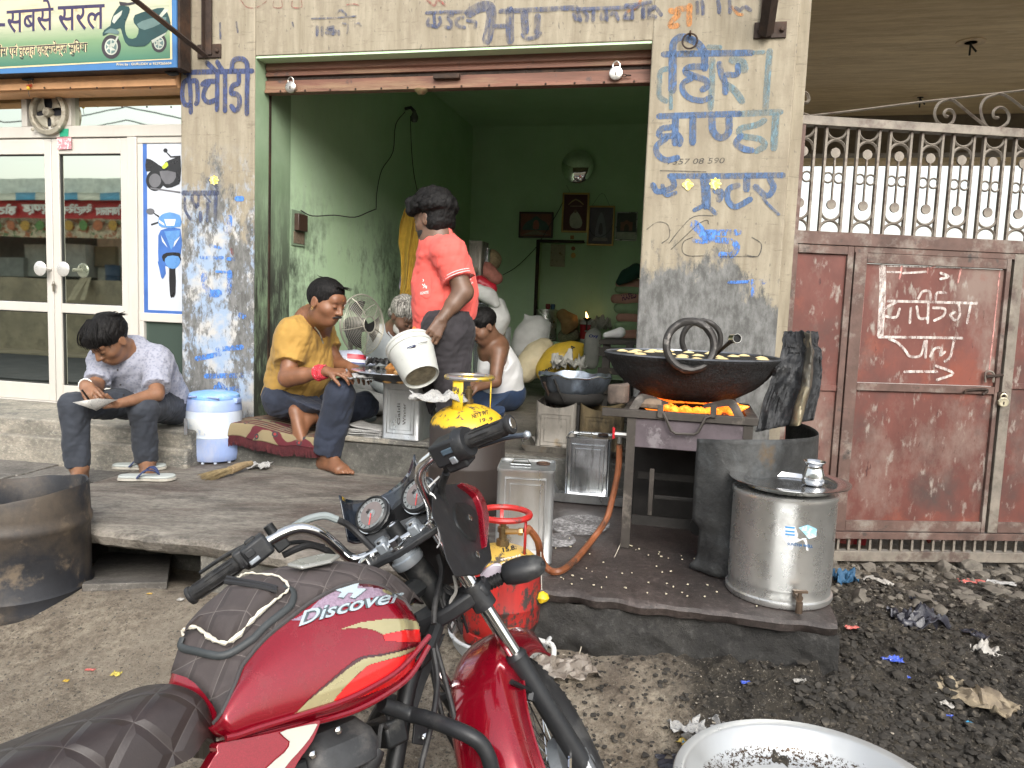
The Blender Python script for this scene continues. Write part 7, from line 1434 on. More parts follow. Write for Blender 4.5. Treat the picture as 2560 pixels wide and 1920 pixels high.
def cylmat(name,base,top,ztop,chip,bare=(.10,.085,.075),band=None):
 m,N=newmat(name,.5);z=N.sep(N.co.outputs['Object'],2);n1=N.noise(6,9,.75);n2=N.noise(28,6,.7,N.vec((1,1,.5)))
 k=N.ramp(N.math('ADD',z,N.math('MULTIPLY',N.math('SUBTRACT',N.math('ADD',N.math('MULTIPLY',n1,.6),N.math('MULTIPLY',n2,.4)),.5),.16)),ztop,ztop+.008)if top else 0
 c=N.mix(N.ramp(N.math('ADD',N.math('MULTIPLY',n1,.55),N.math('MULTIPLY',n2,.45)),chip,chip+.035),base,bare)
 c=N.mix(N.ramp(N.noise(3,6,.7,N.vec((2,2,.3))),.5,.7,0,.6),c,tuple(x*.55 for x in bare))
 if top:c=N.mix(k,c,N.mix(N.ramp(n2,.56,.60),top,(.09,.07,.05)))
 N.col(c);N.rough(N.ramp(n1,.3,.7,.35,.65));N.bump(N.math('ADD',n2,N.math('MULTIPLY',n1,.5)),.3,.003);return m
yb=on_z(1157,1300,PZ);yb=Vector((yb.x,3.40,PZ));YR=.170
ymat=cylmat('brown and yellow cylinder paint',(.038,.029,.025),(.66,.42,.02),.395,.60,(.06,.052,.05));yel=M('chipped yellow paint',(.72,.50,.03),.5,var=.1,scale=20,dirt=(.08,.06,.05),dscale=28,dlo=.58,dhi=.62,bump=.2);ring=M('worn grey ring',(.28,.27,.27),.35,.6,var=.2,dirt=(.68,.47,.05),dscale=16,dlo=.50,dhi=.54)
yc,ybo=cylinder('brown gas cylinder with chipped yellow top and yellow collar at the porch step',yb,YR,.487,.605,.103,(ymat,yel,ring),phase=R(-118))
ony=bvh(ybo);BT=M('stencil black',(.03,.025,.02),.7,bump=0)
stext('NETT WT',((1181,1047),(1222,1036),11),ony,BT,yc,.03);stext('19 .9',((1200,1057),(1232,1052),10),ony,BT,yc,.02)
leg=[o for o in yc.children if o.name.startswith('collar_leg')][0];onl=bvh(leg);stext('3.6.C',((1139,1000),(1139,968),5),lambda x,y,l:onl(x,y,.004,fall=lambda a,c:J(a,c,3.29)),BT,yc,.02);stext('06',((1148,984),(1148,972),6),lambda x,y,l:onl(x,y,.004,fall=lambda a,c:J(a,c,3.29)),BT,yc,.02)
crumple('newspaper_wad','folded red and white newspaper stuffed behind the yellow collar','paper',J(1096,1006,3.34),(.25,.13),NEWS,6,rot=.35,flat=.45)
rb_=J(1250,1590,2.52);rz=rb_.z;RR2=.137
RD=cylmat('scratched red cylinder paint',(.42,.018,.014),(.55,.36,.07),.262,.495,(.045,.035,.03));rdc=M('red collar paint',(.42,.018,.015),.4,var=.15,scale=12,dirt=(.07,.04,.035),dscale=9,dlo=.54,dhi=.62,bump=.2)
rc,rbo=cylinder('red gas cylinder standing in a white basin in front of the platform',Vector((rb_.x-.003,2.52,rz)),RR2,.318,.425,.088,(RD,rdc,rdc),phase=R(215))
onr=bvh(rbo);stext('15.8.',((1258,1382),(1292,1374),12),onr,BT,rc,.04);WTx=M('white stencil',(.75,.7,.68),.6,bump=0);stext('ज्वलनशील एल पी जी',((1252,1404),(1302,1393),7),onr,WTx,rc,.03);stext('सावधान दूर रखें',((1254,1414),(1300,1404),7),onr,WTx,rc,.03)
HO=M('oily orange rubber hose',(.22,.075,.03),.5,var=.35,scale=14,dirt=(.04,.03,.025),dscale=8,dlo=.52,dhi=.62)
vt=Vector((rc.location.x,rc.location.y,rz+.318+.05))
b=MB();b.tube([vt+Vector((.01,-.01,0)),vt+Vector((.05,-.02,.004))],[.011,.009],8);b.lathe([(.012,0),(.014,.012),(.012,.016)],6,frameM(vt+Vector((.05,-.02,.004)),z=(1,-.1,.05)));o=mk('regulator',b,M('brass fitting',(.45,.30,.14),.35,.9),rc)
hz=[vt+Vector((.075,-.022,.002)),J(1322,1322,2.50),J(1345,1355,2.55),J(1352,1395,2.6),on_z(1372,1424,PZ+.012),on_z(1400,1428,PZ+.012),on_z(1438,1400,PZ+.012),on_z(1480,1350,PZ+.014),J(1515,1300,3.0),J(1530,1250,3.02),J(1545,1180,3.03),J(1549,1112,3.03)]
b=MB();b.tube(smooth(hz,6),.0125,8);hose=mk('gas_hose',b,HO);tag(hose,'orange rubber gas hose looping from the red cylinder up to the stove valve','hose')
b=MB();pv_=J(1549,1108,3.03);b.tube([pv_,pv_+UP*.04],[.011,.009],8);b.tube([pv_+UP*.035-FT*.02,pv_+UP*.035+FT*.06],.013,8);st_v=mk('gas_valve',b,M('steel fitting',(.35,.34,.32),.35,.8));tag(st_v,'gas valve with a red tap on the stove pipe','valve')
b=MB();c=pv_+UP*.04-FT*.025;b.prism([c-UP*.025-FT*.004,c-UP*.02+FT*.006,c+UP*.022+FT*.005,c+UP*.025-FT*.005],-FN*.012);b.tube([c,c-FT*.0+FT*.02],.004,6);mk('tap_lever',b,M('red tap plastic',(.6,.02,.03),.4,bump=0),st_v,bevel=.002)
bp=Vector((rc.location.x+.005,rc.location.y-.005,.12));t=thing('enamel_basin','battered white basin with wire handles holding the red cylinder','basin',bp);hb_=rz+.02-.12;b=MB();WB=M('chipped white enamel',(.55,.55,.53),.5,var=.08,scale=8,dirt=(.06,.055,.05),dscale=14,dlo=.56,dhi=.60,bump=.2)
b.lathe([(.10,0),(.13,.01),(.15,.04),(.166,hb_-.01),(.172,hb_),(.168,hb_+.006),(.161,hb_),(.14,.04),(.001,.02)],44);mk('bowl',b,WB,t,local=True)
b=MB();b.tube([(.172*math.cos(a),.172*math.sin(a),hb_+.002)for a in[k*math.pi/22 for k in range(44)]],.0065,8,closed=True);mk('rim',b,M('worn enamel rim',(.62,.63,.63),.45,dirt=(.12,.11,.10),dscale=30,dlo=.58,dhi=.62),t,local=True)
hd=J(1345,1600,2.40);b=MB();b.tube(smooth([hd,J(1380,1612,2.38),J(1384,1640,2.36),J(1372,1664,2.35),J(1345,1668,2.36)],4),.0085,8);b.tube(smooth([hd,J(1325,1620,2.36),J(1322,1650,2.35),J(1345,1668,2.36)],4),.0085,8);mk('handle',b,WB,t)
b=MB();q=J(1357,1493,2.47);b.lathe([(.001,-.02),(.016,-.014),(.022,0),(.016,.014),(.001,.02)],10,Matrix.Translation(q),jit=lambda p:p+Vector((0,0,.006*mnoise.noise(p*60))));o=mk('yellow_cap',b,M('yellow knotted plastic',(.72,.5,.02),.4,bump=.5,bs=60));tag(o,'yellow plastic cap tied on a string beside the red cylinder','cap')
b=MB();b.tube([J(1352,1380,2.44),J(1354,1475,2.46)],.0016,4);o=mk('string',b,M('white string',(.6,.58,.52),.8));tag(o,'white string holding the yellow cap','string')
b=MB();b.tube(smooth([on_z(1569,1322,PZ+.02),J(1520,1430,2.72),J(1470,1560,2.5),J(1432,1698,2.33)],4),.0019,5);o=mk('thin_stick',b,M('pale cane',(.5,.45,.36),.8));tag(o,'thin pale stick leaning from the stove leg down to the rubbish','stick')
# ======== stove ========
st=thing('stove','sooty steel frame stove with a purple grey front under the large wok','stove',F(.80,-1.0,PZ),-FA)
SV=M('scorched purple grey sheet',(.105,.085,.095),.6,.3,var=.35,scale=6,dirt=(.035,.03,.03),dscale=5,dlo=.50,dhi=.65,bump=.3,layers=[((.42,.40,.38),42,.70,.72),((.20,.18,.19),9,.6,.66)]);FR=M('sooty angle iron',(.06,.052,.045),.6,.4,var=.3,scale=9,dirt=(.16,.14,.12),dscale=7,dlo=.56,dhi=.66,bump=.4);FRD=M('black iron',(.02,.018,.016),.7,.3,var=.4,bump=.5)
dS=fc(on_z(1560,1368,PZ))[1];Ss=lambda px,py:fc(on_d(px,py,dS))
sl_=Ss(1573,1035)[0]-.004;sr=Ss(1880,1070)[0];zt=Ss(1720,1045)[2];L_=sr-sl_;dep=.47
def sb_(name,s0,s1,d0,d1,z0,z1,m_,**k):b=MB();b.fbox(s0,s1,d0,d1,z0,z1);return mk(name,b,m_,st,bevel=.002,**k)
sb_('top_rail',sl_-.10,sr+.02,dS-.012,dS+.02,zt-.012,zt+.018,FR);sb_('top_rail',sl_-.02,sr+.02,dS+dep-.02,dS+dep,zt-.012,zt+.018,FR);sb_('top_rail',sl_-.02,sl_+.02,dS+.021,dS+dep-.021,zt-.012,zt+.018,FR);sb_('top_rail',sr-.02,sr+.02,dS+.021,dS+dep-.021,zt-.012,zt+.018,FR)
zp=Ss(1650,1122)[2];sb_('front_panel',sl_,sr-.01,dS,dS+.006,zp,zt-.014,SV);sb_('dark_back_sheet',sl_+.01,sr-.02,dS+dep-.035,dS+dep-.031,PZ+.02,zt-.014,FRD);sb_('dark_side_sheet',sl_,sl_+.006,dS+.03,dS+dep,zp-.03,zt-.014,FRD);sb_('dark_side_sheet',sr-.02,sr-.014,dS+.03,dS+dep,PZ+.02,zt-.014,FRD)  # black back and side sheets added to darken the space under the stove
for a in(sl_-.002,sr-.03):
 for d in(dS-.004,dS+dep-.03):b=MB();x0=a;b.prism([F(x0,d,PZ),F(x0+.034,d,PZ),F(x0+.034,d+.006,PZ),F(x0+.006,d+.006,PZ),F(x0+.006,d+.034,PZ),F(x0,d+.034,PZ)],(0,0,zt-.013-PZ));mk('leg',b,FR if d<dS+.1 else FRD,st)
zl=Ss(1660,1300)[2];b=MB();b.fbox(sl_+.035,Ss(1760,1330)[0],dS-.003,dS+.004,zl-.028,zl+.010);b.lathe([(.034,0),(.034,.03)],16,frameM(F(Ss(1745,1325)[0],dS+.02,zl-.012),z=-FN));mk('lower_rail',b,FRD,st)
sb_('lower_rail',sl_+.035,sr,dS+.25,dS+.256,zl+.1,zl+.13,FRD);sb_('inner_post',Ss(1622,1200)[0],Ss(1634,1200)[0],dS+.03,dS+.04,zl+.005,zl+.19,FR);sb_('inner_rail',Ss(1635,1230)[0],sr-.05,dS+.04,dS+.05,zl+.07,zl+.085,FRD)
b=MB();b.tube(smooth([F(*x)for x in[(Ss(1657,1030)[0],dS-.02,Ss(1657,1030)[2])]],1)+[F(Ss(x,y)[0],dS-.022,Ss(x,y)[2])for x,y in((1660,1033),(1678,1075),(1690,1082),(1735,1084),(1745,1078),(1765,1042),(1778,1038))],.0055,6);mk('swing_handle',b,FR,st)
for px in(1651,1783):q=Ss(px,1030);b=MB();b.fbox(q[0]-.011,q[0]+.011,dS-.022,dS-.0125,q[2]-.02,q[2]+.03);mk('bracket',b,FR,st,bevel=.002)
for k,(s_,d_)in enumerate(((sl_+.03,dS+.06),(sr-.06,dS+.06),(sl_+.03,dS+dep-.08),(sr-.06,dS+dep-.08))):
 sg_=1 if s_<(sl_+sr)/2 else-1;b=MB();q=smooth([F(s_-sg_*.015,d_-.05,zt+.012),F(s_+sg_*.01,d_-.035,zt+.055),F(s_+sg_*.035,d_-.01,zt+.062),F(s_+sg_*.12,d_+.05,zt+.03)],4);b.tube(q,.016,4,flat=.22,up=FN);mk('pot_support',b,FR,st)
b=MB();cx_=(sl_+sr)/2+.01;cB=F(cx_,dS+dep*.5,zt);b.lathe([(.05,-.03),(.17,-.03),(.18,.0),(.17,.012),(.12,.014),(.05,.010),(.05,-.03)],32,Matrix.Translation(cB));mk('burner_ring',b,FRD,st)
m,N=newmat('gas flame',.5);zz_=N.sep(N.co.outputs['Object'],2);N.col((1,.3,.03));nz_=N.noise(22,4,.6,N.vec((1,1,.3)));N.L.new(N.mix(N.ramp(nz_,.35,.65),(1,.10,.005),(1,.30,.03)),N.b.inputs['Emission Color']);N.b.inputs['Emission Strength'].default_value=.8;tr=N.n('BsdfTransparent');mx=N.n('MixShader');N.set(mx.inputs[0],N.ramp(nz_,.34,.50));N.L.new(tr.outputs[0],mx.inputs[1]);N.L.new(N.b.outputs[0],mx.inputs[2]);N.L.new(mx.outputs[0],N.out.inputs[0]);GF=m
for k in range(34):
 a=2*math.pi*k/34+rng.uniform(-.08,.08);rr_=.14+rng.uniform(-.012,.02);base=cB+FT*rr_*math.cos(a)+FN*rr_*math.sin(a)+UP*.008;out=FT*math.cos(a)+FN*math.sin(a);h_=rng.uniform(.012,.028)
 b=MB();b.tube(smooth([base,base+out*.03+UP*h_*.5,base+out*(.055+rng.uniform(0,.03))+UP*h_],3),[.014,.022,.024,.020,.014,.008,.002],7);fl=mk('flame',b,GF,st,label=None)
t=thing('firebrick','charred round brick stub on the left of the stove top','brick',J(1545,985,3.1));b=MB();b.lathe([(.03,-.005),(.034,.0),(.034,.05),(.030,.055),(.001,.056)],18,Matrix.Translation(J(1545,1003,3.05))@Matrix.Scale(1.25,4),jit=lambda p:p+Vector((0,0,.008*mnoise.noise(p*30))));mk('stub',b,M('charred brick',(.10,.075,.06),.85,var=.5,scale=20,dirt=(.45,.38,.30),dscale=9,dlo=.6,dhi=.68,bump=.8),t)
t=thing('firewood','burnt wood stub lying in front of the flames','firewood',J(1620,1010,3.0));b=MB();b.tube([J(1593,1006,2.98),J(1650,1012,2.99)],.021,8);b.v=[v+Vector((0,0,.004*mnoise.noise(v*40)))for v in b.v];mk('log',b,M('burnt wood',(.14,.10,.07),.85,var=.5,scale=16,dirt=(.5,.42,.32),dscale=7,dlo=.6,dhi=.7,bump=1),t)
# ======== large wok ========
kc=J(1728,890,3.30);KR=.372;zr=kc.z+.004
wok=thing('large_wok','huge crusted black wok full of frying kachoris over the flames','wok',(kc.x,kc.y,zr))
depth=.192;pr=[(.001,-depth),(KR*.30,-depth*.985),(KR*.52,-depth*.88),(KR*.70,-depth*.70),(KR*.84,-depth*.45),(KR*.93,-depth*.2),(KR*.985,-.012),(KR*1.0,0)]
P_=smooth([Vector((a,0,c))for a,c in pr],4);pf=[(p.x,p.z)for p in P_];inner=[(max(.001,a-.008),c+.006)for a,c in pf][::-1]
b=MB();b.lathe(pf,150,jit=lambda p:p*(1+(.016*mnoise.noise(p*30)+.022*abs(mnoise.noise(p*75)))*sstep(-.006,-.05,p.z)));mk('crusted_shell',b,SOOT,wok,local=True,ang=70)
b=MB();b.lathe(pf[-1:]+inner,64,caps=False);mk('inner_bowl',b,M('seasoned inner wok',(.16,.17,.19),.35,.6,var=.3,scale=10,dirt=(.05,.05,.05),dscale=6),wok,local=True,ang=70)
b=MB();zo=-.026;ro=np.interp(zo,[c for a,c in pf],[a for a,c in pf])-.009;b.lathe([(ro,zo),(.001,zo)],64,caps=False);m,N=newmat('frying oil',.08);N.col((.16,.09,.02));N.b.inputs['Specular IOR Level'].default_value=.8;N.bump(N.noise(60,3,.6),.4,.004);mk('oil',b,m,wok,local=True)
for(px,py,yo,r_,ang,nm_)in((1728,845,-.35,.093,3,'front'),(1752,855,.36,.090,-4,'rear')):
 cc=Vector((J(px,py,kc.y+yo).x,kc.y+yo*.98,zr+.055));M2=frameM(cc,x=(1,0,0),z=Vector((math.sin(R(ang)),-1,.12 if yo<0 else-.12)))
 b=MB();b.tube([M2@Vector((r_*math.cos(a),r_*math.sin(a),0))for a in[k*math.pi/20 for k in range(40)]],.0155 if yo<0 else.013,10,closed=True);b.v=[v+Vector((0,0,.003*mnoise.noise(v*60)))for v in b.v];mk('ring_handle',b,M('forged iron %s'%nm_,(.045,.042,.04),.5,.5,var=.3,bump=.5,layers=[((.16,.15,.14),18,.6,.68)]),wok,label=nm_+' ring handle')
KF=M('pale frying kachori',(.70,.56,.28),.5,var=.12,scale=20,layers=[((.5,.32,.1),16,.6,.72)],bump=.4)
rk=random.Random(12);n_k=0
for k in range(70):
 a=rk.uniform(0,6.283);rad=ro*math.sqrt(rk.random())*.88;x,y=kc.x+rad*math.cos(a),kc.y+rad*math.sin(a)
 if any((x-q[0])**2+(y-q[1])**2<.072**2 for q in wok.get('_k',[]))if False else False:continue
 if n_k and any((x-q[0])**2+(y-q[1])**2<.070**2 for q in KK):continue
 if n_k==0:KK=[]
 KK.append((x,y));n_k+=1;r_=.036
 lab='pale puffed kachori frying in the wok oil'
 b=MB();b.lathe([(r_*math.cos(q),r_*.62*math.sin(q))for q in[R(-80+20*i)for i in range(9)]],16,Matrix.Translation((x,y,zr+zo+.012)),jit=lambda p:p+Vector((0,0,.003*mnoise.noise(p*40))));o=mk('kachori',b,KF);tag(o,lab,'kachori',group='kachoris frying in the large wok')
t=thing('pipe_ladle','iron ladle with a hollow pipe handle resting in the large wok','ladle',J(1800,880,3.2));b=MB();e=J(1829,853,3.02);b.tube([J(1778,897,3.25),J(1810,868,3.10),J(1823,857,3.05),e],[.006,.007,.008,.010],8);mk('handle',b,MT['iron'],t)
M2=frameM(J(1840,846,3.0),z=Vector((.15,-1,.05)));b=MB();b.lathe([(.0165,-.03),(.0185,-.03),(.0185,.012),(.0160,.012),(.0150,-.028)],20,M2);mk('pipe_end',b,STEELB,t);b=MB();b.lathe([(.0155,.004),(.001,.004)],16,M2);mk('pipe_hole',b,RUB,t)
c2=J(1437,952,4.1);w2=thing('small_wok','dented aluminium wok with a wavy rim behind the tins','wok',c2);AL=M('dull aluminium wok',(.20,.23,.27),.35,.75,var=.35,scale=9,dirt=(.04,.045,.05),dscale=7,bump=.3,stretch=(1,1,.3));r2=.195
wv=lambda p:p+Vector((0,0,(.006*math.sin(5*math.atan2(p.y,p.x))+.004*math.sin(11*math.atan2(p.y,p.x)))*(math.hypot(p.x,p.y)/r2)**4))
pf2=[(.001,-.10),(.08,-.098),(.135,-.078),(.172,-.035),(r2,.03)];b=MB();b.lathe(pf2+[(r2-.006,.032)]+[(max(.001,a-.007),c+.006)for a,c in pf2[::-1]],56,jit=wv);mk('bowl',b,AL,w2,local=True,ang=60)
b=MB();b.tube([wv(Vector((r2*math.cos(a),r2*math.sin(a),.031)))for a in[k*math.pi/28 for k in range(56)]],.003,6,closed=True);mk('rim',b,STEELB,w2,local=True)
b=MB();b.tube([Vector((-.12,-.155,.02)),Vector((-.09,-.16,-.05)),Vector((-.06,-.15,-.10))],.006,4);mk('side_strap',b,FRD,w2,local=True)
t=thing('wok_stand','dark mesh stand below the small wok','stand',c2-UP*.16);b=MB();b.lathe([(.15,-.10-.02),(.16,-.09),(.15,-.02)],24,Matrix.Translation(c2),caps=False);mk('skirt',b,FRD,t,solid=.004);
for k in range(3):a=k*2.1+.6;b=MB();b.tube([c2+Vector((.15*math.cos(a),.15*math.sin(a),-.11)),Vector((c2.x+.15*math.cos(a),c2.y+.15*math.sin(a),.675))],.01,6);mk('leg',b,FRD,t)
SC=M('sooty shield sheet',(.055,.056,.055),.65,.35,var=.45,scale=5,dirt=(.018,.018,.018),dscale=3,dlo=.45,dhi=.62,bump=.8,bs=26,bd=.008,layers=[((.11,.12,.125),3,.52,.7),((.09,.065,.04),6,.62,.7)])
ws=thing('wind_shield','bent sooty sheet metal wind shield curving round the stove','shield',on_z(1800,1430,PZ))
pA=on_z(1722,1418,PZ+.004);pB=on_z(1790,1442,PZ+.004);pC=on_z(1862,1446,PZ+.004);ztop=J(1760,1092,pA.y).z
arc_=smooth([pA,pB,pC,pC+Vector((.16,.07,0)),pC+Vector((.30,.20,0)),pC+Vector((.36,.42,0)),pC+Vector((.33,.62,0))],6);n_=len(arc_)
zr_=lambda u:ztop-.0+.02*math.sin(u*5)-.012+.035*sstep(.35,1,u)
b=MB()
def wsf(u,v):
 i=u*(n_-1);a=int(min(i,n_-2));p=arc_[a].lerp(arc_[a+1],i-a);z=PZ+.004+(zr_(u)-PZ)*v;sh_=(.030*(1-v)if u<.02 else 0)
 return Vector((p.x,p.y,z))+Vector((0,-1,0))*(.008*mnoise.noise(Vector((u*5,v*4,2)))+.004*mnoise.noise(Vector((u*14,v*12,7))))+Vector((.028,.0,0))*sstep(.45,.25,abs(v-.2)*2.4)*(1-u)**6
b.grid(wsf,44,30);mk('sheet',b,SC,ws,solid=.003,ang=60)
ch=thing('charred_sheet','crumpled charred metal sheet standing upright beside the wok','metal sheet',J(1960,1080,2.95));ou=[(1892,1078),(1925,1082),(1962,1080),(2000,1066),(2036,1042)];
CHM=M('charred sheet',(.028,.029,.031),.55,.3,var=.5,scale=9,bump=1.0,bs=22,bd=.014,dirt=(.09,.09,.09),dscale=6,dlo=.55,dhi=.68);CHG=M('scorched galvanised fold',(.12,.11,.09),.45,.5,var=.3,scale=6,dirt=(.38,.32,.20),dscale=6,dlo=.5,dhi=.62,stretch=(1,1,.4))
Lft=[(1890,1080),(1908,1010),(1925,962),(1930,930),(1948,905),(1957,870),(1958,845),(1962,828)];Rgt=[(2032,1050),(2042,1005),(2052,965),(2056,930),(2052,900),(2055,880),(2046,862),(2044,828)]
def chf(u,v):
 i=v*(len(Lft)-1);a=int(min(i,len(Lft)-2));f_=i-a;l=[Lft[a][k]*(1-f_)+Lft[a+1][k]*f_ for k in(0,1)];r=[Rgt[a][k]*(1-f_)+Rgt[a+1][k]*f_ for k in(0,1)]
 px,py=l[0]*(1-u)+r[0]*u,l[1]*(1-u)+r[1]*u;e=6*mnoise.noise(Vector((u*9,v*3,1)))if v>.97 else 0
 y=2.98+.22*v-.06*math.exp(-((u-.66)/.13)**2)+.04*abs(u-.35)+.03*mnoise.noise(Vector((u*6,v*7,3)))+.015*abs(mnoise.noise(Vector((u*14,v*16,5))))
 return J(px+6*mnoise.noise(Vector((u*2,v*9,4)))*(1 if u in(0,1)else 0),py+e,y)
b=MB();b.grid(chf,40,48);mk('sheet',b,CHM,ch,solid=.004,ang=30)
b=MB();b.grid(lambda u,v:chf(.56+.22*u+.02*math.sin(v*5),v*.99)-Vector((0,.012+.03*math.sin(math.pi*u),0)),12,40);mk('folded_pipe',b,CHG,ch,solid=.003)
# ======== steel drum with lid and pot ========
dc=on_z(1985,1522,PZ);DR=.1655;dc=Vector((dc.x,dc.y+.155,PZ));dh=J(1985,1222,dc.y).z-PZ
dr=thing('steel_water_drum','large steel drum with a small tap and a torn blue sticker','drum',dc);b=MB();b.lathe([(DR*1.02,0),(DR*1.04,.006),(DR*1.04,.018),(DR*1.0,.022),(DR*.985,.045),(DR*1.0,.052),(DR,.06),(DR*1.0,dh-.02),(DR*1.02,dh-.015),(DR*1.02,dh-.004),(DR*.99,dh)],72);dbo=mk('shell',b,STEEL,dr,local=True)
q=J(1990,1488,dc.y-DR);b=MB();b.tube([q+Vector((0,.02,.0)),q+Vector((0,-.03,0))],.012,10);b.lathe([(.011,0),(.011,.035)],10,Matrix.Translation(q+Vector((0,-.032,-.045))));b.tube([q+Vector((0,-.03,0)),q+Vector((0,-.03,.02))],.007,8);b.box(q+Vector((0,-.032,.024)),(.045,.012,.008));mk('tap',b,M('brown brass tap',(.12,.085,.06),.5,.6),dr)
ond_=bvh(dbo)
def dpoly(pts,mat,l):
 xs_=[p[0]for p in pts];b=MB();cx=sum(xs_)/len(xs_);cy=sum(p[1]for p in pts)/len(pts);b.add([ond_(cx,cy,l)]+[ond_(x,y,l)for x,y in pts],[(0,i+1,(i+1)%len(pts)+1)for i in range(len(pts))]);return mk('sticker',b,mat,dr)
t32=tile(3,2);jag=lambda pts,s=3:[(x+s*mnoise.noise(Vector((i*3.7,s,1)))*2,y+s*mnoise.noise(Vector((i*2.3,s,9)))*2)for i,(x,y)in enumerate(pts)]
mkp=lambda L:[t32(*p)for p in L]
dpoly(mkp([(110,1300),(145,1230),(230,1225),(260,1300),(240,1370),(330,1330),(350,1440),(190,1430),(160,1380)]),M('sticker white',(.62,.62,.62),.6,var=.08),.001);dpoly(mkp([(262,1240),(340,1215),(420,1250),(415,1320),(350,1340),(310,1290)]),M('sticker aqua',(.25,.48,.58),.6,var=.2,scale=60,layers=[((.6,.6,.6),60,.5,.56)]),.0014)
for y0 in(1228,1262,1290):dpoly(mkp([(148,y0),(232,y0+8),(228,y0+22),(150,y0+14)]),M('sticker blue %d'%y0,(.04,.25,.55),.5,bump=0),.0018)
stext('SUNTHA WELL',((t32(165,1392)),(t32(385,1415)),7),ond_,M('sticker navy',(.02,.12,.3),.5,bump=0),dr,.02)
lz=PZ+dh;ld=thing('steel_plate','wide shallow steel plate used as lid on the drum','lid',(dc.x+.012,dc.y-.0,lz));b=MB();b.lathe([(.001,.004),(.13,.004),(.142,.008),(.150,.022),(.158,.027),(.192,.030),(.193,.033),(.158,.0305),(.148,.026),(.140,.012),(.128,.0075),(.03,.0075),(.001,.0075)],72);mk('plate',b,STEELB,ld,local=True)
pt=Vector((J(2035,1215,dc.y+.02).x,dc.y+.03,lz+.008));po=thing('steel_pot','small round bellied steel water pot on the drum lid','pot',pt);b=MB();b.lathe([(.022,0),(.036,.006),(.0375,.018),(.036,.036),(.030,.056),(.026,.068),(.030,.076),(.037,.081),(.0365,.083),(.028,.077),(.024,.067),(.028,.055),(.001,.02)],40);mk('vessel',b,STEELB,po,local=True,ang=60)
# ======== old plastic drum on the left ========
pd=thing('plastic_drum','cut open black plastic drum caked with dust at the left edge','drum',Vector((-1.85,2.84,.15)));PD=M('dusty black plastic',(.018,.019,.023),.6,var=.4,scale=5,dirt=(.085,.066,.048),dscale=2.2,dlo=.46,dhi=.64,bump=.4,layers=[((.13,.10,.07),11,.56,.68),((.012,.013,.016),3,.56,.66)])
pr_=.245;hd_=.52;pcut=lambda p:p+Vector((0,0,(.018*mnoise.noise(p*7)+.02*sstep(.2,.9,math.cos(math.atan2(p.y,p.x)-.15)))if p.z>hd_-.03 else 0))
b=MB();pp2=[(.001,0),(pr_*.9,0),(pr_*.97,.02),(pr_*.985,.06),(pr_*1.0,.09),(pr_*1.012,.10),(pr_*1.0,.11),(pr_*1.02,.145),(pr_*1.03,.155),(pr_*1.0,.165),(pr_*.99,.38),(pr_*1.02,.39),(pr_*1.025,.41),(pr_*1.0,.42),(pr_*.995,.45),(pr_*.98,hd_-.01),(pr_*.965,hd_),(pr_*.945,hd_-.005),(pr_*.94,.4),(pr_*.92,.05),(.001,.03)]
b.lathe(pp2,72,jit=pcut);mk('shell',b,PD,pd,local=True,ang=50)
# ======== aluminium basin at the lower right ========
ab=on_z(2035,1990,.30);ba=thing('aluminium_basin','wide aluminium basin with dirt specks lying on the ground','basin',(ab.x,ab.y,.215));AB=M('dull aluminium',(.50,.51,.51),.35,.6,var=.06,scale=6,bump=.1,layers=[]);Rb=.325
m=AB;N=NT(m);rad=N.math('SQRT',N.math('ADD',N.math('POWER',N.sep(N.co.outputs['Object'],0),2),N.math('POWER',N.sep(N.co.outputs['Object'],1),2)))
dd=N.ramp(N.math('ABSOLUTE',N.math('SUBTRACT',rad,.255)),.03,.012);sp_=N.ramp(N.math('MULTIPLY',N.ramp(N.noise(110,5,.75),.50,.54),dd),.4,.6)
old=N.b.inputs['Base Color'].links[0].from_socket;N.col(N.mix(sp_,old,(.055,.035,.022)))
b=MB();b.lathe([(.001,.012),(.21,.012),(.245,.02),(.275,.045),(.298,.088),(.307,.092),(Rb,.094),(Rb+.003,.090),(Rb,.086),(.304,.084),(.29,.05),(.25,.01),(.001,0)],90);mk('dish',b,AB,ba,local=True,ang=50)
cp=thing('paper_cup','magenta paper cup lying beside the basin','cup',on_z(1705,1905,.13));Mx=frameM(J(1716,1912,2.12),x=(1,0,0),z=(-.25,.35,.9));b=MB();b.lathe([(.001,.035),(.019,.035),(.021,.034),(.026,-.03),(.027,-.032),(.025,-.032),(.001,-.02)],24,Mx);mk('cup_body',b,M('magenta cup',(.62,.02,.22),.4,bump=0,layers=[((.8,.6,.7),60,.68,.70)]),cp);b=MB();b.tube([Mx@Vector((.0265*math.cos(a),.0265*math.sin(a),-.031))for a in[k*.3927 for k in range(16)]],.0014,5,closed=True);mk('cup_rim',b,M('cup rim white',(.8,.78,.75),.5),cp)
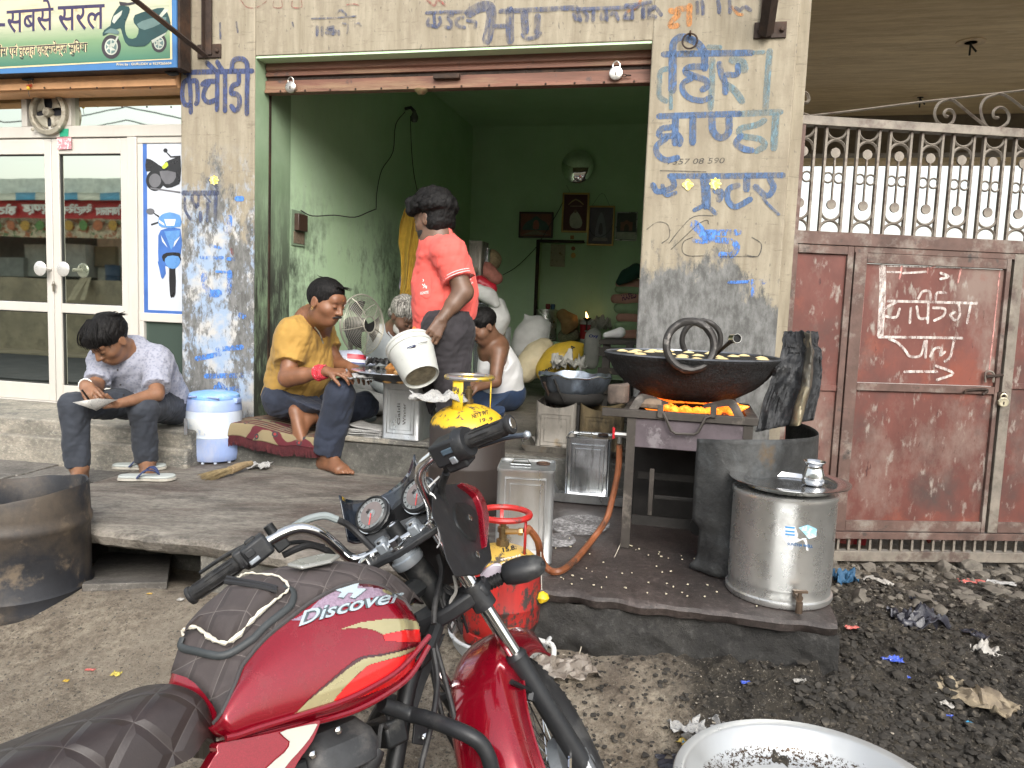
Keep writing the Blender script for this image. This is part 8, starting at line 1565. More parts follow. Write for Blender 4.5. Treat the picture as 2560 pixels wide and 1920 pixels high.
# ======== motorcycle ========
BX,BY,BYAW,BLEAN=-.637,.7365,.782,.399
mot=thing('motorcycle','red motorcycle with brown quilted seat parked on its stand in front of the shop','motorcycle',(BX,BY,0));mot.rotation_euler=(Matrix.Rotation(BYAW,3,'Z')@Matrix.Rotation(-BLEAN,3,'X')).to_euler()
MB_=Matrix.Translation((BX,BY,0))@Matrix.Rotation(BYAW,4,'Z')@Matrix.Rotation(-BLEAN,4,'X');MBi=MB_.inverted();CB=MBi@CAM
Bz=Zm(400,1000,.5544)
def rB(px,py):return MBi.to_3x3()@ray(px,py)
def onB(x,y,y0):D=rB(*Bz(x,y));return CB+D*((y0-CB.y)/D.y)
_rk=R(27);_st=.5976;S0=Vector((.93,0,.98));_F=Vector((math.cos(_rk),0,math.sin(_rk)));SU=Vector((-math.sin(_rk),0,math.cos(_rk)));SA=_F*math.cos(_st)+Vector((0,1,0))*math.sin(_st);SB=-_F*math.sin(_st)+Vector((0,1,0))*math.cos(_st)
def S(a,b_,c):return S0+SA*a+SB*b_+SU*c
def onS(x,y,a=None,b=None,c=None):
 D=rB(*Bz(x,y));n,k=(SA,a)if a is not None else(SB,b)if b is not None else(SU,c);return CB+D*((k-(CB-S0).dot(n))/D.dot(n))
def bm(name,mb_,mat,par=None,**k):return mk(name,mb_,mat,par or mot,local=True,**k)
def tub(name,pts,r,mat,sm=4,n=10,par=None,**k):b=MB();q=smooth(pts,sm)if sm else pts;rr=r if not isinstance(r,(list,tuple))else[float(np.interp(i/(len(q)-1),np.linspace(0,1,len(r)),r))for i in range(len(q))];b.tube(q,rr,n,**k);return bm(name,b,mat,par)
m,N=newmat('crimson metallic paint',.25,.35);N.col(N.mix(N.ramp(N.noise(900,2,.5),.4,.6),(.21,.002,.010),(.30,.004,.018)));N.b.inputs['Coat Weight'].default_value=1;N.b.inputs['Coat Roughness'].default_value=.05;RP=m
d_=N.ramp(N.noise(7,8,.75),.55,.75,0,.35);N.L.new(N.mix(d_,N.b.inputs['Base Color'].links[0].from_socket,(.16,.07,.06)),N.b.inputs['Base Color']);N.rough(N.ramp(N.noise(7,8,.75),.5,.75,.2,.42))
BK=M('black cast metal',(.013,.014,.015),.5,.3,var=.3,scale=12,dirt=(.10,.095,.085),dscale=9,dlo=.58,dhi=.75,bump=.25);BP=M('faded black plastic',(.015,.016,.018),.5,var=.25,scale=9,dirt=(.085,.085,.08),dscale=7,dlo=.55,dhi=.75,bump=.15);CH=M('chrome',(.72,.72,.72),.10,1,var=.04,scale=20,dirt=(.35,.30,.25),dscale=30,dlo=.66,dhi=.72,bump=0,rvar=.04);RBR=M('black rubber',(.011,.011,.012),.6,var=.2,dirt=(.07,.068,.065),dscale=8,dlo=.5,dhi=.7);GA_=M('grey cast alloy',(.30,.33,.36),.4,.6,var=.1,dirt=(.14,.14,.14));EN=M('dusty engine metal',(.05,.052,.055),.6,.4,var=.3,scale=12,dirt=(.16,.15,.14),dscale=8,dlo=.5,dhi=.7,bump=.3)
def quilt(name,c,line,k,rough=.45,gloss=0):
 m,N=newmat(name,rough);o=N.co.outputs['Object'];x,y,z=(N.sep(o,i)for i in range(3));s=N.math('ADD',N.math('ABSOLUTE',y),N.math('MULTIPLY',z,-1));s=N.math('ADD',N.math('MULTIPLY',y,-1),N.math('MULTIPLY',z,-.9))
 L=[]
 for sg in(1,-1):
  u=N.math('ADD',N.math('MULTIPLY',x,k),N.math('MULTIPLY',s,k*.8*sg));u=N.math('ADD',u,N.math('MULTIPLY',N.noise(3,2,.5),.25));L.append(N.math('ABSOLUTE',N.math('SUBTRACT',N.math('FRACT',u),.5)))
 g=N.math('MINIMUM',L[0],L[1]);ln=N.ramp(g,.006,.02,1,0);base=N.mix(N.ramp(N.noise(9,6,.65),.3,.7),tuple(q*.75 for q in c),tuple(q*1.25 for q in c))
 base=N.mix(N.ramp(N.noise(5,7,.7),.5,.75,0,.6),base,tuple(min(1,q*1.9+.02)for q in c));N.col(N.mix(N.math('MULTIPLY',ln,.65),base,line));N.bump(N.ramp(g,.0,.16),.55,.006);N.bump(N.noise(260,3,.6),.2,.001)
 if gloss:N.b.inputs['Coat Weight'].default_value=gloss;N.b.inputs['Coat Roughness'].default_value=.3
 return m
SEATM=quilt('brown quilted leatherette seat',(.022,.013,.0115),(.06,.048,.044),10.5,.42,.25);COV=quilt('dusty grey brown tank cover',(.058,.047,.046),(.16,.14,.13),13,.8)
ridge=[onB(*p,.0)for p in[(35,1290),(110,1075),(200,965),(330,835),(500,778),(700,742),(900,748),(1060,805),(1165,890)]]
sho=[onB(*p,-.108)for p in[(250,1450),(330,1262),(400,1165),(480,1072),(600,975),(720,890),(860,830),(980,832),(1130,900)]]
mid=[onB(*p,-.142)for p in[(262,1480),(300,1400),(380,1310),(480,1230),(620,1150),(780,1090),(940,1040),(1080,1005),(1195,1000)]]
low=[onB(*p,-.140)for p in[(290,1512),(345,1500),(430,1470),(530,1440),(660,1400),(800,1355),(940,1290),(1080,1200),(1208,1055)]]
bot=[onB(*p,-.112)for p in[(300,1535),(360,1528),(470,1500),(590,1470),(720,1440),(860,1400),(1000,1330),(1120,1240),(1205,1105)]]
def tri(L,k=5):return smooth(L,k)
C5=[tri(c,5)for c in(ridge,sho,mid,low,bot)];n_=len(C5[0]);rings=[]
for i in range(n_):
 r,s_,md,lo_,bo_=[c[i]for c in C5];e=sstep(0,.10,i/(n_-1))*sstep(1,.88,i/(n_-1));nar=.80+.20*e
 s2=Vector((s_.x,s_.y*nar*.98,s_.z));up=r.lerp(s2,.55)+Vector((0,0,.018));half=[r,up,s2,Vector((md.x,md.y*nar,md.z)),Vector((lo_.x,lo_.y*nar,lo_.z)),Vector((bo_.x,bo_.y*nar,bo_.z))]
 hp=smooth(half,4);mir=[Vector((p.x,-p.y,p.z))for p in hp[1:]][::-1];rings.append(mir+hp)
c0=sum(rings[0],Vector())/len(rings[0]);c1=sum(rings[-1],Vector())/len(rings[-1])
rings=[[c0+(p-c0)*.55+Vector((-.006,0,0))for p in rings[0]]]+rings+[[c1+(p-c1)*.85+Vector((.012,0,0))for p in rings[-1]],[c1+(p-c1)*.5+Vector((.018,0,0))for p in rings[-1]]]
b=MB();b.loft(rings);tank=bm('fuel_tank',b,RP,ang=50)
bt_=BVHTree.FromPolygons([MB_@v for v in b.v],b.f)
def onT(px,py,lift=.001):
 D=ray(px,py).normalized();h=bt_.ray_cast(CAM,D)
 if h[0]is None:return None
 n=h[1];n=-n if n.dot(D)>0 else n;return h[0]+n*lift
tub('tank_seam',[p+Vector((0,-.004,-.004))for p in low],.0055,RP,4,8);tub('tank_seam',[p+Vector((0,-.004,-.002))for p in bot],.006,RP,4,8)
def decal(name,zm,pts,mat,lift,step=2.6,sm=2):
 P=[Vector((*zm(x,y),0))for x,y in pts];P=smooth(P,sm+1,True)if sm else P;xs_=[p.x for p in P];ys_=[p.y for p in P];V=[];Fs=[];idx={}
 def inside(x,y):
  c=False;j=len(P)-1
  for i in range(len(P)):
   if(P[i].y>y)!=(P[j].y>y)and x<(P[j].x-P[i].x)*(y-P[i].y)/(P[j].y-P[i].y)+P[i].x:c=not c
   j=i
  return c
 nx_=int((max(xs_)-min(xs_))/step)+1;ny_=int((max(ys_)-min(ys_))/step)+1
 def vid(i,j):
  if(i,j)not in idx:
   q=onT(min(xs_)+i*step,min(ys_)+j*step,lift);idx[(i,j)]=None if q is None else len(V)
   if q is not None:V.append(q)
  return idx[(i,j)]
 for i in range(nx_):
  for j in range(ny_):
   if inside(min(xs_)+(i+.5)*step,min(ys_)+(j+.5)*step):
    f=[vid(i,j),vid(i+1,j),vid(i+1,j+1),vid(i,j+1)]
    if None not in f:Fs.append(f)
 b=MB();b.add(V,Fs);return mk(name,b,mat,mot,ang=60)
GS=M('champagne stripe',(.42,.37,.20),.3,.4,var=.12,scale=8,bump=0,coat=.8);MR=M('dark maroon stripe',(.05,.003,.006),.25,bump=0,coat=1);BR_=M('bright red stripe',(.62,.012,.012),.25,bump=0,coat=1,var=.1,scale=5);LL=M('lilac metal flake print',(.36,.26,.34),.35,.4,var=.3,scale=200,bump=0,coat=.6);SVL=M('silver lettering',(.50,.58,.62),.25,.4,bump=0,coat=.6);GYL=M('grey lettering edge',(.07,.09,.10),.3,bump=0,coat=.6)
tk=tile(1,3)
decal('tank_stripe',tk,[(420,330),(560,200),(720,120),(900,72),(1050,100),(1160,140),(1180,185),(1000,190),(800,235),(640,300),(480,370),(300,390)],LL,.0008)
decal('tank_stripe',tk,[(900,62),(1060,70),(1200,110),(1340,190),(1470,300),(1440,300),(1320,220),(1180,150),(1040,105),(900,90)],MR,.0011)
decal('tank_stripe',tk,[(1100,120),(1240,160),(1370,240),(1480,330),(1460,340),(1340,255),(1220,190),(1110,150)],GS,.0014,2)
decal('tank_stripe',tk,[(650,1102),(740,990),(860,870),(970,772),(1100,735),(1260,695),(1400,630),(1380,740),(1290,850),(1140,950),(900,1045)],BR_,.0009)
decal('tank_stripe',tk,[(1095,508),(1280,470),(1446,462),(1450,574),(1280,568),(1118,562)],BR_,.0010,sm=0)
decal('tank_stripe',tk,[(430,1085),(640,900),(790,775),(905,697),(1080,672),(1240,635),(1440,572),(1436,600),(1240,665),(1090,705),(930,735),(650,940),(440,1110)],MR,.0012)
decal('tank_stripe',tk,[(330,1190),(430,1092),(640,925),(800,795),(925,715),(1080,692),(1240,655),(1430,597),(1440,606),(1250,690),(1080,735),(970,768),(860,860),(760,962),(690,1045),(650,1102),(500,1148)],GS,.0016,sm=0)
decal('tank_stripe',tk,[(720,462),(900,402),(1100,375),(1300,372),(1440,408),(1446,455),(1280,466),(1095,506),(1020,468),(900,446)],GS,.0012,sm=0)
def oT(x,y,l):return onT(x,y,l)or on_y(x,y,1.3)
V0,F0=None,None
for mt_,of,bo in((GYL,.0022,.06),(SVL,.0030,.012)):stext('Discover',(tk(368,445),tk(1290,225),33),lambda x,y,l,of=of:oT(x,y,of),mt_,mot,bo,shear=.45,curve=7)
for mt_,of,g in((GYL,.0021,9),(SVL,.0029,0)):decal('tank_logo',tk,[(685-g,128),(885,64-g),(868,112),(952+g,118),(855,195+g),(805,193),(838,150),(795,150),(752,195+g),(700,188),(738,148)],mt_,of,1.6,sm=0)
b=MB();cr_=[]
for i in range(2,len(rings)-2):
 R_=rings[i];k=len(R_);c=(k-1)//2;t=i/(len(rings)-1);lowk=8+3.5*(1-sstep(.06,.22,t))
 seg=[(lambda q:R_[int(q)].lerp(R_[min(int(q)+1,k-1)],q-int(q)))(c+j*lowk/8)for j in range(-8,9)];cen=Vector((R_[c].x,0,R_[c].z-.15));cr_.append([p+(p-cen).normalized()*(.006 if 0<j<len(seg)-1 else.001)for j,p in enumerate(seg)])
f0=cr_[-1];cr_.append([p+Vector((.012,0,-.022))for p in f0])
V=[p for r in cr_ for p in r];nn=len(cr_[0]);b.add(V,[(i*nn+j,i*nn+j+1,(i+1)*nn+j+1,(i+1)*nn+j)for i in range(len(cr_)-1)for j in range(nn-1)]);cov=bm('tank_cover',b,COV,ang=60,solid=.004)
b=MB()
for j in(0,nn-1):b.tube([r[j]for r in cr_],.0042,6)
bm('cover_piping',b,M('cover piping',(.05,.045,.045),.7))
bc=BVHTree.FromPolygons([MB_@v for v in V],[(i*nn+j,i*nn+j+1,(i+1)*nn+j+1,(i+1)*nn+j)for i in range(len(cr_)-1)for j in range(nn-1)])
def onC(x,y,lift=0):
 D=ray(*Bz(x,y)).normalized();h=bc.ray_cast(CAM,D)
 if h[0]is None:return MB_@onB(x,y,-.02)
 n=h[1];n=-n if n.dot(D)>0 else n;return h[0]+n*lift
Pq=[(105,1050),(190,950),(330,840),(400,800),(520,810),(575,850),(560,880),(450,985),(380,1060),(300,1120),(240,1080),(170,1035)]
b=MB();cx,cy=340,960
def pin(u,v):
 L_=smooth([Vector((x,y,0))for x,y in Pq],4,True);i=u*(len(L_));a=int(i)%len(L_);p=L_[a];x=p.x+(cx-p.x)*v;y=p.y+(cy-p.y)*v;return MBi@onC(x,y,.004+.020*math.sin(min(1,v*2.2)*1.57))
k=48;b.loft([[pin(j/k,v)for j in range(k)]for v in(0,.04,.1,.2,.4,.7,.97)],caps=False);b.add([pin(j/k,.97)for j in range(k)],[tuple(range(k))]);bm('pouch',b,COV,ang=50)
b=MB();b.tube([MBi@onC(x,y,.006)for x,y in[(p.x,p.y)for p in smooth([Vector((x*1.0,y*1.0+(8 if y>900 else 0),0))for x,y in[(560,850),(600,870),(590,920),(480,1010),(400,1090),(290,1150),(180,1130),(105,1110),(110,1070)]],4)]],.0065,8,flat=.55);bm('pouch_gusset',b,M('black gusset',(.035,.04,.042),.6,var=.3),ang=60)
TORN=M('torn cream piping',(.62,.58,.48),.9,var=.15,bump=.5)
b=MB();rt=random.Random(8);L_=smooth([Vector((x,y,0))for x,y in[(105,1055),(170,1035),(235,1080),(290,1105),(350,1075),(430,990),(520,915),(575,875),(572,845),(520,812),(400,800),(350,822)]],6);b.tube([MBi@onC(p.x+rt.uniform(-3,3),p.y+rt.uniform(-3,3),.009)for p in L_],[.0042*rt.uniform(.3,1.0)*(1.35 if i<len(L_)*.5 else.75)for i in range(len(L_))],6);bm('torn_piping',b,TORN)
b=MB()
for q in(0,14):b.tube([MBi@onC(x,y+q,.026)for x,y in((320,852),(400,868),(470,880),(525,892))],.0045,6)
bm('zip',b,M('black zip',(.02,.02,.022),.5))
b=MB();q=[onC(x,y,.012)for x,y in((575,782),(640,755),(740,735),(812,740),(770,765),(640,792))];b.prism(q,MB_.to_3x3()@Vector((0,0,.008)));mk('filler_flap',b,M('clear grey flap',(.28,.28,.26),.25,.3,var=.15,dirt=(.5,.5,.46)),mot,bevel=.003)
sx=[.455,.445,.425,.395,.35,.30,.22,.12,0,-.12,-.24,-.34];sz=[.765,.79,.812,.828,.826,.818,.810,.803,.795,.79,.792,.80];sw=[.05,.09,.108,.118,.124,.128,.132,.136,.14,.145,.15,.15]
rg=[]
for x,z,w_ in zip(sx,sz,sw):
 r=[]
 for j in range(25):
  a=math.pi*(j/24);c_,s_=math.cos(a),math.sin(a);r.append(Vector((x,-w_*math.copysign(abs(c_)**.55,c_),z-.115*(1 if x<.42 else.7)+.115*(1 if x<.42 else.7)*abs(s_)**.42)))
 rg.append(r)
rs=[];
for j in range(25):rs.append(smooth([r[j]for r in rg],3))
b=MB();b.loft([[rs[j][i]for j in range(25)]for i in range(len(rs[0]))]);bm('seat',b,SEATM,ang=70)
sc=[(262,1548),(400,1520),(560,1485),(700,1445),(722,1442),(722,1462),(690,1540),(640,1610),(600,1680),(560,1800),(180,1800),(225,1640),(258,1590)]
b=MB();P=smooth([onB(x,y,-.135)for x,y in sc],2,True);b.prism(P,(0,.03,0));bm('side_cover',b,RP,bevel=.008);
b=MB();P=[onB(x,y,-.137)for x,y in smooth([Vector((a,c,0))for a,c in[(505,1555),(560,1505),(640,1475),(700,1460),(702,1475),(670,1530),(620,1590),(580,1660),(540,1760),(460,1760),(480,1660),(560,1600),(585,1560),(560,1545)]],2,True)for x,y in[(x.x,x.y)if hasattr(x,'x')else x]]if False else[onB(p.x,p.y,-.1375)for p in smooth([Vector((a,c,0))for a,c in[(540,1500),(620,1475),(700,1460),(702,1475),(670,1530),(620,1590),(560,1660),(520,1760),(440,1760),(480,1660),(560,1590),(585,1540)]],2,True)];b.prism(P,(0,-.0015,0));bm('side_stripe',b,M('pale cover stripe',(.50,.50,.44),.35,.2,var=.1,coat=.5))
e3=lambda*p:onB(*p)
tub('frame_tube',[onB(1150,1190,0),onB(1115,1300,0),onB(1085,1480,0),onB(1050,1700,0),onB(1040,1900,0)],.019,BK,3,12)
b=MB();b.prism([onB(x,y,-.004)for x,y in((1212,1090),(1290,1050),(1240,1180),(1195,1290),(1150,1430),(1110,1300),(1150,1190))],(0,.008,0));bm('gusset',b,BK,bevel=.002)
tub('steering_head',[S0+SU*-.035+_F*-.0-Vector((.0,0,0)),S0+SU*-.20],[.030,.030],BK,0,16);tub('backbone',[S0+SU*-.12,Vector((.75,0,.80)),Vector((.4,0,.72))],.024,BK,3,10);tub('frame_tube',[S0+SU*-.19,onB(1215,1110,-.02),onB(1150,1190,-.02)],.018,BK,3,10)
tub('lower_frame',[Vector((.82,.0,.42)),Vector((.70,0,.22)),Vector((.35,0,.22)),Vector((.2,0,.35))],.018,BK,4,8)
tub('crash_guard',[onB(1000,1370,-.06),onB(1120,1415,-.06),onB(1200,1435,-.10),onB(1320,1480,-.16),onB(1400,1515,-.19),onB(1455,1560,-.20),onB(1490,1640,-.20),onB(1500,1760,-.18),onB(1400,1900,-.08)],.0155,BP,5,12)
tub('crash_guard',[onB(1120,1400,.02),onB(1010,1370,.10),Vector((.86,.22,.50)),Vector((.83,.2,.32))],.0145,BP,4,10)
b=MB();b.prism([onB(x,y,-.03)for x,y in((1150,1440),(1215,1450),(1200,1560),(1140,1550))],(0,.006,0));bm('mount_plate',b,BK,bevel=.002);b=MB();b.lathe([(.008,0),(.008,.005),(.003,.007)],6,frameM(onB(1190,1520,-.032),z=(0,-1,0)));bm('bolt',b,CH)
b=MB();E0=Vector((.66,0,.52))
for k_ in range(7):
 z=.47+.017*k_;w_=.10-.003*k_;b.loft([[Vector((.665+.085*math.cos(a)*(1 if abs(math.cos(a))<.9 else.95)+.03*(z-.5),w_*math.sin(a),zz))for a in[2*math.pi*i/28 for i in range(28)]]for zz in(z,z+.006)])
bm('cooling_fins',b,EN,kind='stuff')
b=MB();b.loft([[Vector((.67+rx*math.copysign(abs(math.cos(a))**.6,math.cos(a)),ry*math.copysign(abs(math.sin(a))**.6,math.sin(a)),z))for a in[2*math.pi*i/32 for i in range(32)]]for z,rx,ry in((.34,.10,.09),(.47,.06,.065),(.585,.06,.068),(.59,.085,.098),(.62,.088,.10),(.64,.08,.095),(.665,.06,.07),(.672,.03,.04))]);bm('cylinder_head',b,EN,bevel=.002,ang=30)
b=MB();b.loft([[Vector((x0+.0,y_,z0))for x0,z0 in[(.60+.17*math.cos(a),.32+.13*math.sin(a))for a in[2*math.pi*i/30 for i in range(30)]]]for y_ in(-.15,-.13,.13,.15)]);bm('crankcase',b,EN,bevel=.01)
pg=onB(985,1570,-.075);tub('spark_plug_cap',[pg+Vector((-.03,.02,-.035)),pg+Vector((-.012,.005,-.012)),pg],[.022,.019,.014],RBR,3,12);tub('spark_plug_lead',[pg,pg+Vector((.015,0,.035)),onB(1030,1480,-.05),onB(1025,1420,-.04),onB(985,1375,-.03)],.0045,RBR,4,6)
for q in((800,1490),(685,1600)):b=MB();b.lathe([(.007,0),(.007,.005),(.003,.007)],6,frameM(onB(*q,-.10),z=(0,-1,0)));bm('bolt',b,CH)
for(x0,y0,w_,h_)in((.80,-.02,.05,.05),(.55,-.05,.09,.06)):b=MB();b.box((x0,y0,.61),(w_,.08,h_));bm('carburettor',b,BK,bevel=.006)
def fork(sg):
 return[S(.0,sg*.09,-.03),S(-.01,sg*.09,-.19),S(-.03,sg*.09,-.36),S(-.045,sg*.09,-.47)]
for sg,l in((-1,'right'),(1,'left')):
 tub('fork_tube',[S(0,sg*.09,-.012),S(-.045,sg*.09,-.45)],.0165,CH,0,20);b=MB();b.lathe([(.0165,0),(.0185,.001),(.0185,.006),(.010,.008),(.001,.008)],18,frameM(S(0,sg*.09,-.012),z=SU));bm('fork_cap',b,CH)
 tub('fork_slider',[S(-.037,sg*.09,-.355),S(-.038,sg*.09,-.365),S(-.040,sg*.09,-.375),S(-.05,sg*.09,-.44),S(-.07,sg*.09,-.60),S(-.078,sg*.09,-.66),S(-.078,sg*.09,-.685)],[.0215,.026,.0235,.0225,.0235,.025,.012],BP,2,20)
 tub('slider_bracket',[S(-.048,sg*.09,-.43),S(-.075,sg*.07,-.45)],.014,BP,0,8)
Mh=lambda pts,th,mat,name,bv=.004:(lambda b:(b.prism(pts,SU*th),bm(name,b,mat,bevel=bv)))(MB())
Mh([S(a,c,-.035)for a,c in[(.02,.118),(.03,.09),(.022,.04),(.03,0),(.022,-.04),(.03,-.09),(.02,-.118),(-.012,-.118),(-.022,-.09),(-.03,-.045),(-.042,0),(-.03,.045),(-.022,.09),(-.012,.118)]],.016,BP,'top_clamp')
Mh([S(a-.012,c,-.215)for a,c in[(.03,.118),(.04,.0),(.03,-.118),(-.02,-.118),(-.045,-.03),(-.045,.03),(-.02,.118)]],.035,BP,'lower_clamp',.008)
for sg in(-1,1):tub('clamp_sleeve',[S(-.014,sg*.09,-.175),S(-.018,sg*.09,-.235)],.027,BP,0,18)
b=MB();b.lathe([(.020,0),(.020,.005),(.0155,.006),(.0155,.020),(.011,.024),(.001,.024)],6,frameM(S(-.012,0,-.018),z=SU));b.lathe([(.022,-.001),(.022,.004),(.001,.004)],20,frameM(S(-.012,0,-.018),z=SU));bm('stem_nut',b,CH)
b=MB();b.lathe([(.033,-.05),(.036,-.045),(.036,-.03),(.030,-.028),(.030,-.018)],20,frameM(S(-.012,0,-.015),z=SU));bm('bearing_cup',b,GA_)
for sg in(-1,1):
 cR=S(.02,sg*.043,-.018);tub('bar_riser',[cR-SU*.016,cR+SU*.012,cR+SU*.028],[.021,.014,.013],GA_,2,12);b=MB();b.loft([[cR+SA*x+SB*y+SU*z for x,y in((-.019,-.0125),(.019,-.0125),(.019,.0125),(-.019,.0125))]for z in(-.012,.022)]);bm('bar_clamp',b,GA_,bevel=.005)
 for x in(-.012,.012):b=MB();b.lathe([(.005,0),(.005,.005),(.001,.006)],6,frameM(cR+SA*x+SU*.022,z=SU));bm('clamp_bolt',b,CH)
bar=[onS(x,y,a=a)for x,y,a in[(470,650,-.075),(560,600,-.055),(640,578,-.04),(720,600,-.02),(790,655,0),(845,705,.015),(890,718,.02),(950,700,.02),(1050,655,.02),(1150,602,.02),(1200,578,.02),(1226,545,.015),(1222,480,.0),(1192,410,-.02),(1172,350,-.04),(1185,295,-.05),(1235,250,-.062)]]
tub('handlebar',bar,.0125,CH,5,18)
gl=[onS(130,888,a=-.135),onS(380,720,a=-.10)];gr=[onS(1380,190,a=-.09),onS(1590,105,a=-.125)];tub('handlebar_end',[bar[0],gl[1]],.012,CH,0,12);tub('handlebar_end',[bar[-1],gr[0]],.012,CH,0,12)
def grip(p0,p1):
 d=(p1-p0).normalized();b=MB();L=(p1-p0).length;pr_=[(.001,0),(.016,0),(.0195,.002),(.0205,.006),(.0195,.010),(.0165,.012)]
 for k_ in range(6):z=.014+(L-.022)*k_/5;pr_+=[(.0163,z),(.0172,z+.003)]
 pr_+=[(.020,L-.006),(.024,L-.002),(.024,L+.004),(.001,L+.004)];b.lathe(pr_,28,frameM(p0,z=d));g_=bm('grip',b,RBR)
 b=MB()
 for k_ in range(10):
  a=k_*.6283;o=frameM(p0,z=d);b.tube([o@Vector((.0175*math.cos(a),.0175*math.sin(a),.02+.03*(k_%2))),o@Vector((.0175*math.cos(a),.0175*math.sin(a),L-.02))],.0018,5)
 bm('grip_rib',b,RBR,g_,kind='stuff');b=MB();b.lathe([(.010,-.0015),(.012,0),(.001,-.0015)],16,frameM(p0,z=d));bm('end_plug',b,CH,g_)
grip(gl[0],gl[1]);grip(gr[1],gr[0])
def boxS(name,c,sx_,sy_,sz_,mat,bv=.004,ax=None):
 d=(ax or SB).normalized();u=(SU-d*SU.dot(d)).normalized();f_=d.cross(u);b=MB();b.loft([[c+f_*x+d*y+u*z for x,z in((-sx_,-sz_),(sx_,-sz_),(sx_,sz_),(-sx_,sz_))]for y in(-sy_,sy_)]);return bm(name,b,mat,bevel=bv)
dl=(bar[0]-gl[1]);sl_c=gl[1]+dl*.62;hsL=boxS('switch_housing',sl_c,.026,.030,.024,BP,.007,dl);boxS('switch_housing',sl_c+SU*.006-dl.normalized()*.034,.021,.012,.020,BP,.005,dl);boxS('switch_button',sl_c+SU*.026,.010,.012,.004,BK,.002,dl);boxS('switch_button',sl_c+SU*.006-SA*.027,.006,.010,.008,BP,.002,dl);boxS('switch_button',sl_c-SU*.012-SA*.028,.004,.012,.005,GA_,.002,dl)
lc=onS(540,640,a=-.055);boxS('lever_mount',lc,.016,.016,.018,BK,.004,dl);tub('mirror_boss',[lc+SU*.01,lc+SU*.045],[.012,.011],BK,0,12);tub('clutch_lever',[lc+SA*.03,onS(430,640,a=-.01),onS(300,700,a=-.04),onS(180,780,a=-.06)],[.006,.006,.005,.004],BK,3,8)
dr_=(gr[0]-bar[-1]);rc_=bar[-1]+dr_*.55;boxS('switch_housing',rc_,.028,.036,.026,BP,.007,dr_);boxS('switch_housing',rc_-SU*.030+SA*.005,.022,.026,.016,BP,.006,dr_);boxS('switch_button',rc_-SA*.029+SU*.004,.004,.016,.006,M('blue grey switch',(.06,.09,.12),.4),.002,dr_);boxS('switch_button',rc_-SA*.027-SU*.018,.006,.008,.008,GA_,.003,dr_);b=MB();b.lathe([(.001,-.012),(.030,-.012),(.034,-.005),(.034,.012),(.026,.016)],24,frameM(gr[0]-dr_.normalized()*.004,z=-dr_));bm('throttle_collar',b,BP)
tub('brake_lever',[rc_+SA*.035,onS(1400,215,a=-.03),onS(1560,170,a=-.07),onS(1650,158,a=-.09)],[.008,.0065,.006,.006],M('grey lever',(.10,.12,.15),.35,.6),4,10);b=MB();b.lathe([(.001,-.009),(.0075,-.005),(.009,0),(.0075,.005),(.001,.009)],12,Matrix.Translation(onS(1655,157,a=-.09)));bm('lever_ball',b,GA_)
def gauge(x,y,nm):
 c=onS(x,y,a=.10);nrm=(SU*.80-SA*.60).normalized();Mx=frameM(c,z=nrm);r=.043;g_=MB();g_.lathe([(.001,-.045),(r*.75,-.04),(r*.95,-.01),(r*1.06,0),(r*1.06,.012),(r*.95,.016),(r*.93,.010),(.001,.010)],32,Mx);go=bm('gauge',g_,BP,ang=40)
 b=MB();b.tube([Mx@Vector((r*1.065*math.cos(a),r*1.065*math.sin(a),.001))for a in[k_*.2094 for k_ in range(30)]],.0022,6,closed=True);bm('chrome_ring',b,CH,go)
 b=MB();b.lathe([(r*.92,.0106),(.001,.0106)],28,Mx);bm('dial_face',b,M('dial face '+nm,(.36,.38,.38),.3,var=.15,scale=30,bump=0,coat=.8),go)
 b=MB();b.lathe([(r*.70,.0112),(r*.25,.0112)],28,Mx,caps=False);bm('dial_ring',b,M('dial ring '+nm,(.16,.13,.12),.4,bump=0,coat=.8),go);b=MB()
 for k_ in range(13):a=R(-130+k_*21.6+90);b.tube([Mx@Vector((r*.74*math.cos(a),r*.74*math.sin(a),.0115)),Mx@Vector((r*.86*math.cos(a),r*.86*math.sin(a),.0115))],.0009,4)
 bm('dial_ticks',b,BK,go,kind='stuff');b=MB();b.tube([Mx@Vector((0,0,.0125)),Mx@Vector((-.024,-.018,.0125))],.0012,4);bm('needle',b,M('red needle',(.7,.02,.02),.4),go)
 b=MB();tmp=textmesh('80',.03);b.add([Mx@Vector((v.x*.012-.006,v.y*.012+.008,.0118))for v in tmp[0]],tmp[1]);bm('lettering',b,BK,go)
gauge(965,520,'a');gauge(1172,432,'b')
b=MB();cc_=[onS(x,y,a=a)for x,y,a in((900,620,.07),(1060,560,.10),(1190,495,.10),(1240,540,.04),(1090,640,.03),(960,690,.02))];b.prism(cc_,-SU*.02);bm('console',b,M('scuffed console plastic',(.05,.052,.055),.45,var=.5,scale=12,dirt=(.13,.13,.13),dscale=6),bevel=.006)
kl=onS(1065,590,a=.045);tub('ignition_lock',[kl-SU*.02,kl+SU*.018],[.020,.018],BK,0,20);b=MB();b.lathe([(.012,.0185),(.010,.021),(.001,.0205)],18,frameM(kl,z=SU));bm('key_slot',b,CH)
def scr(u,v):
 T_=smooth([onS(x,y,a=a)for x,y,a in((805,430,.13),(850,452,.17),(930,452,.20),(1000,432,.22),(1070,385,.22),(1120,330,.20),(1150,245,.15))],4);B2=smooth([onS(x,y,a=a)for x,y,a in((845,640,.08),(880,650,.10),(940,640,.13),(1010,620,.15),(1080,590,.15),(1150,540,.13),(1200,470,.10))],4);i=u*(len(T_)-1);a=int(min(i,len(T_)-2));f_=i-a;return T_[a].lerp(T_[a+1],f_).lerp(B2[a].lerp(B2[a+1],f_),v)
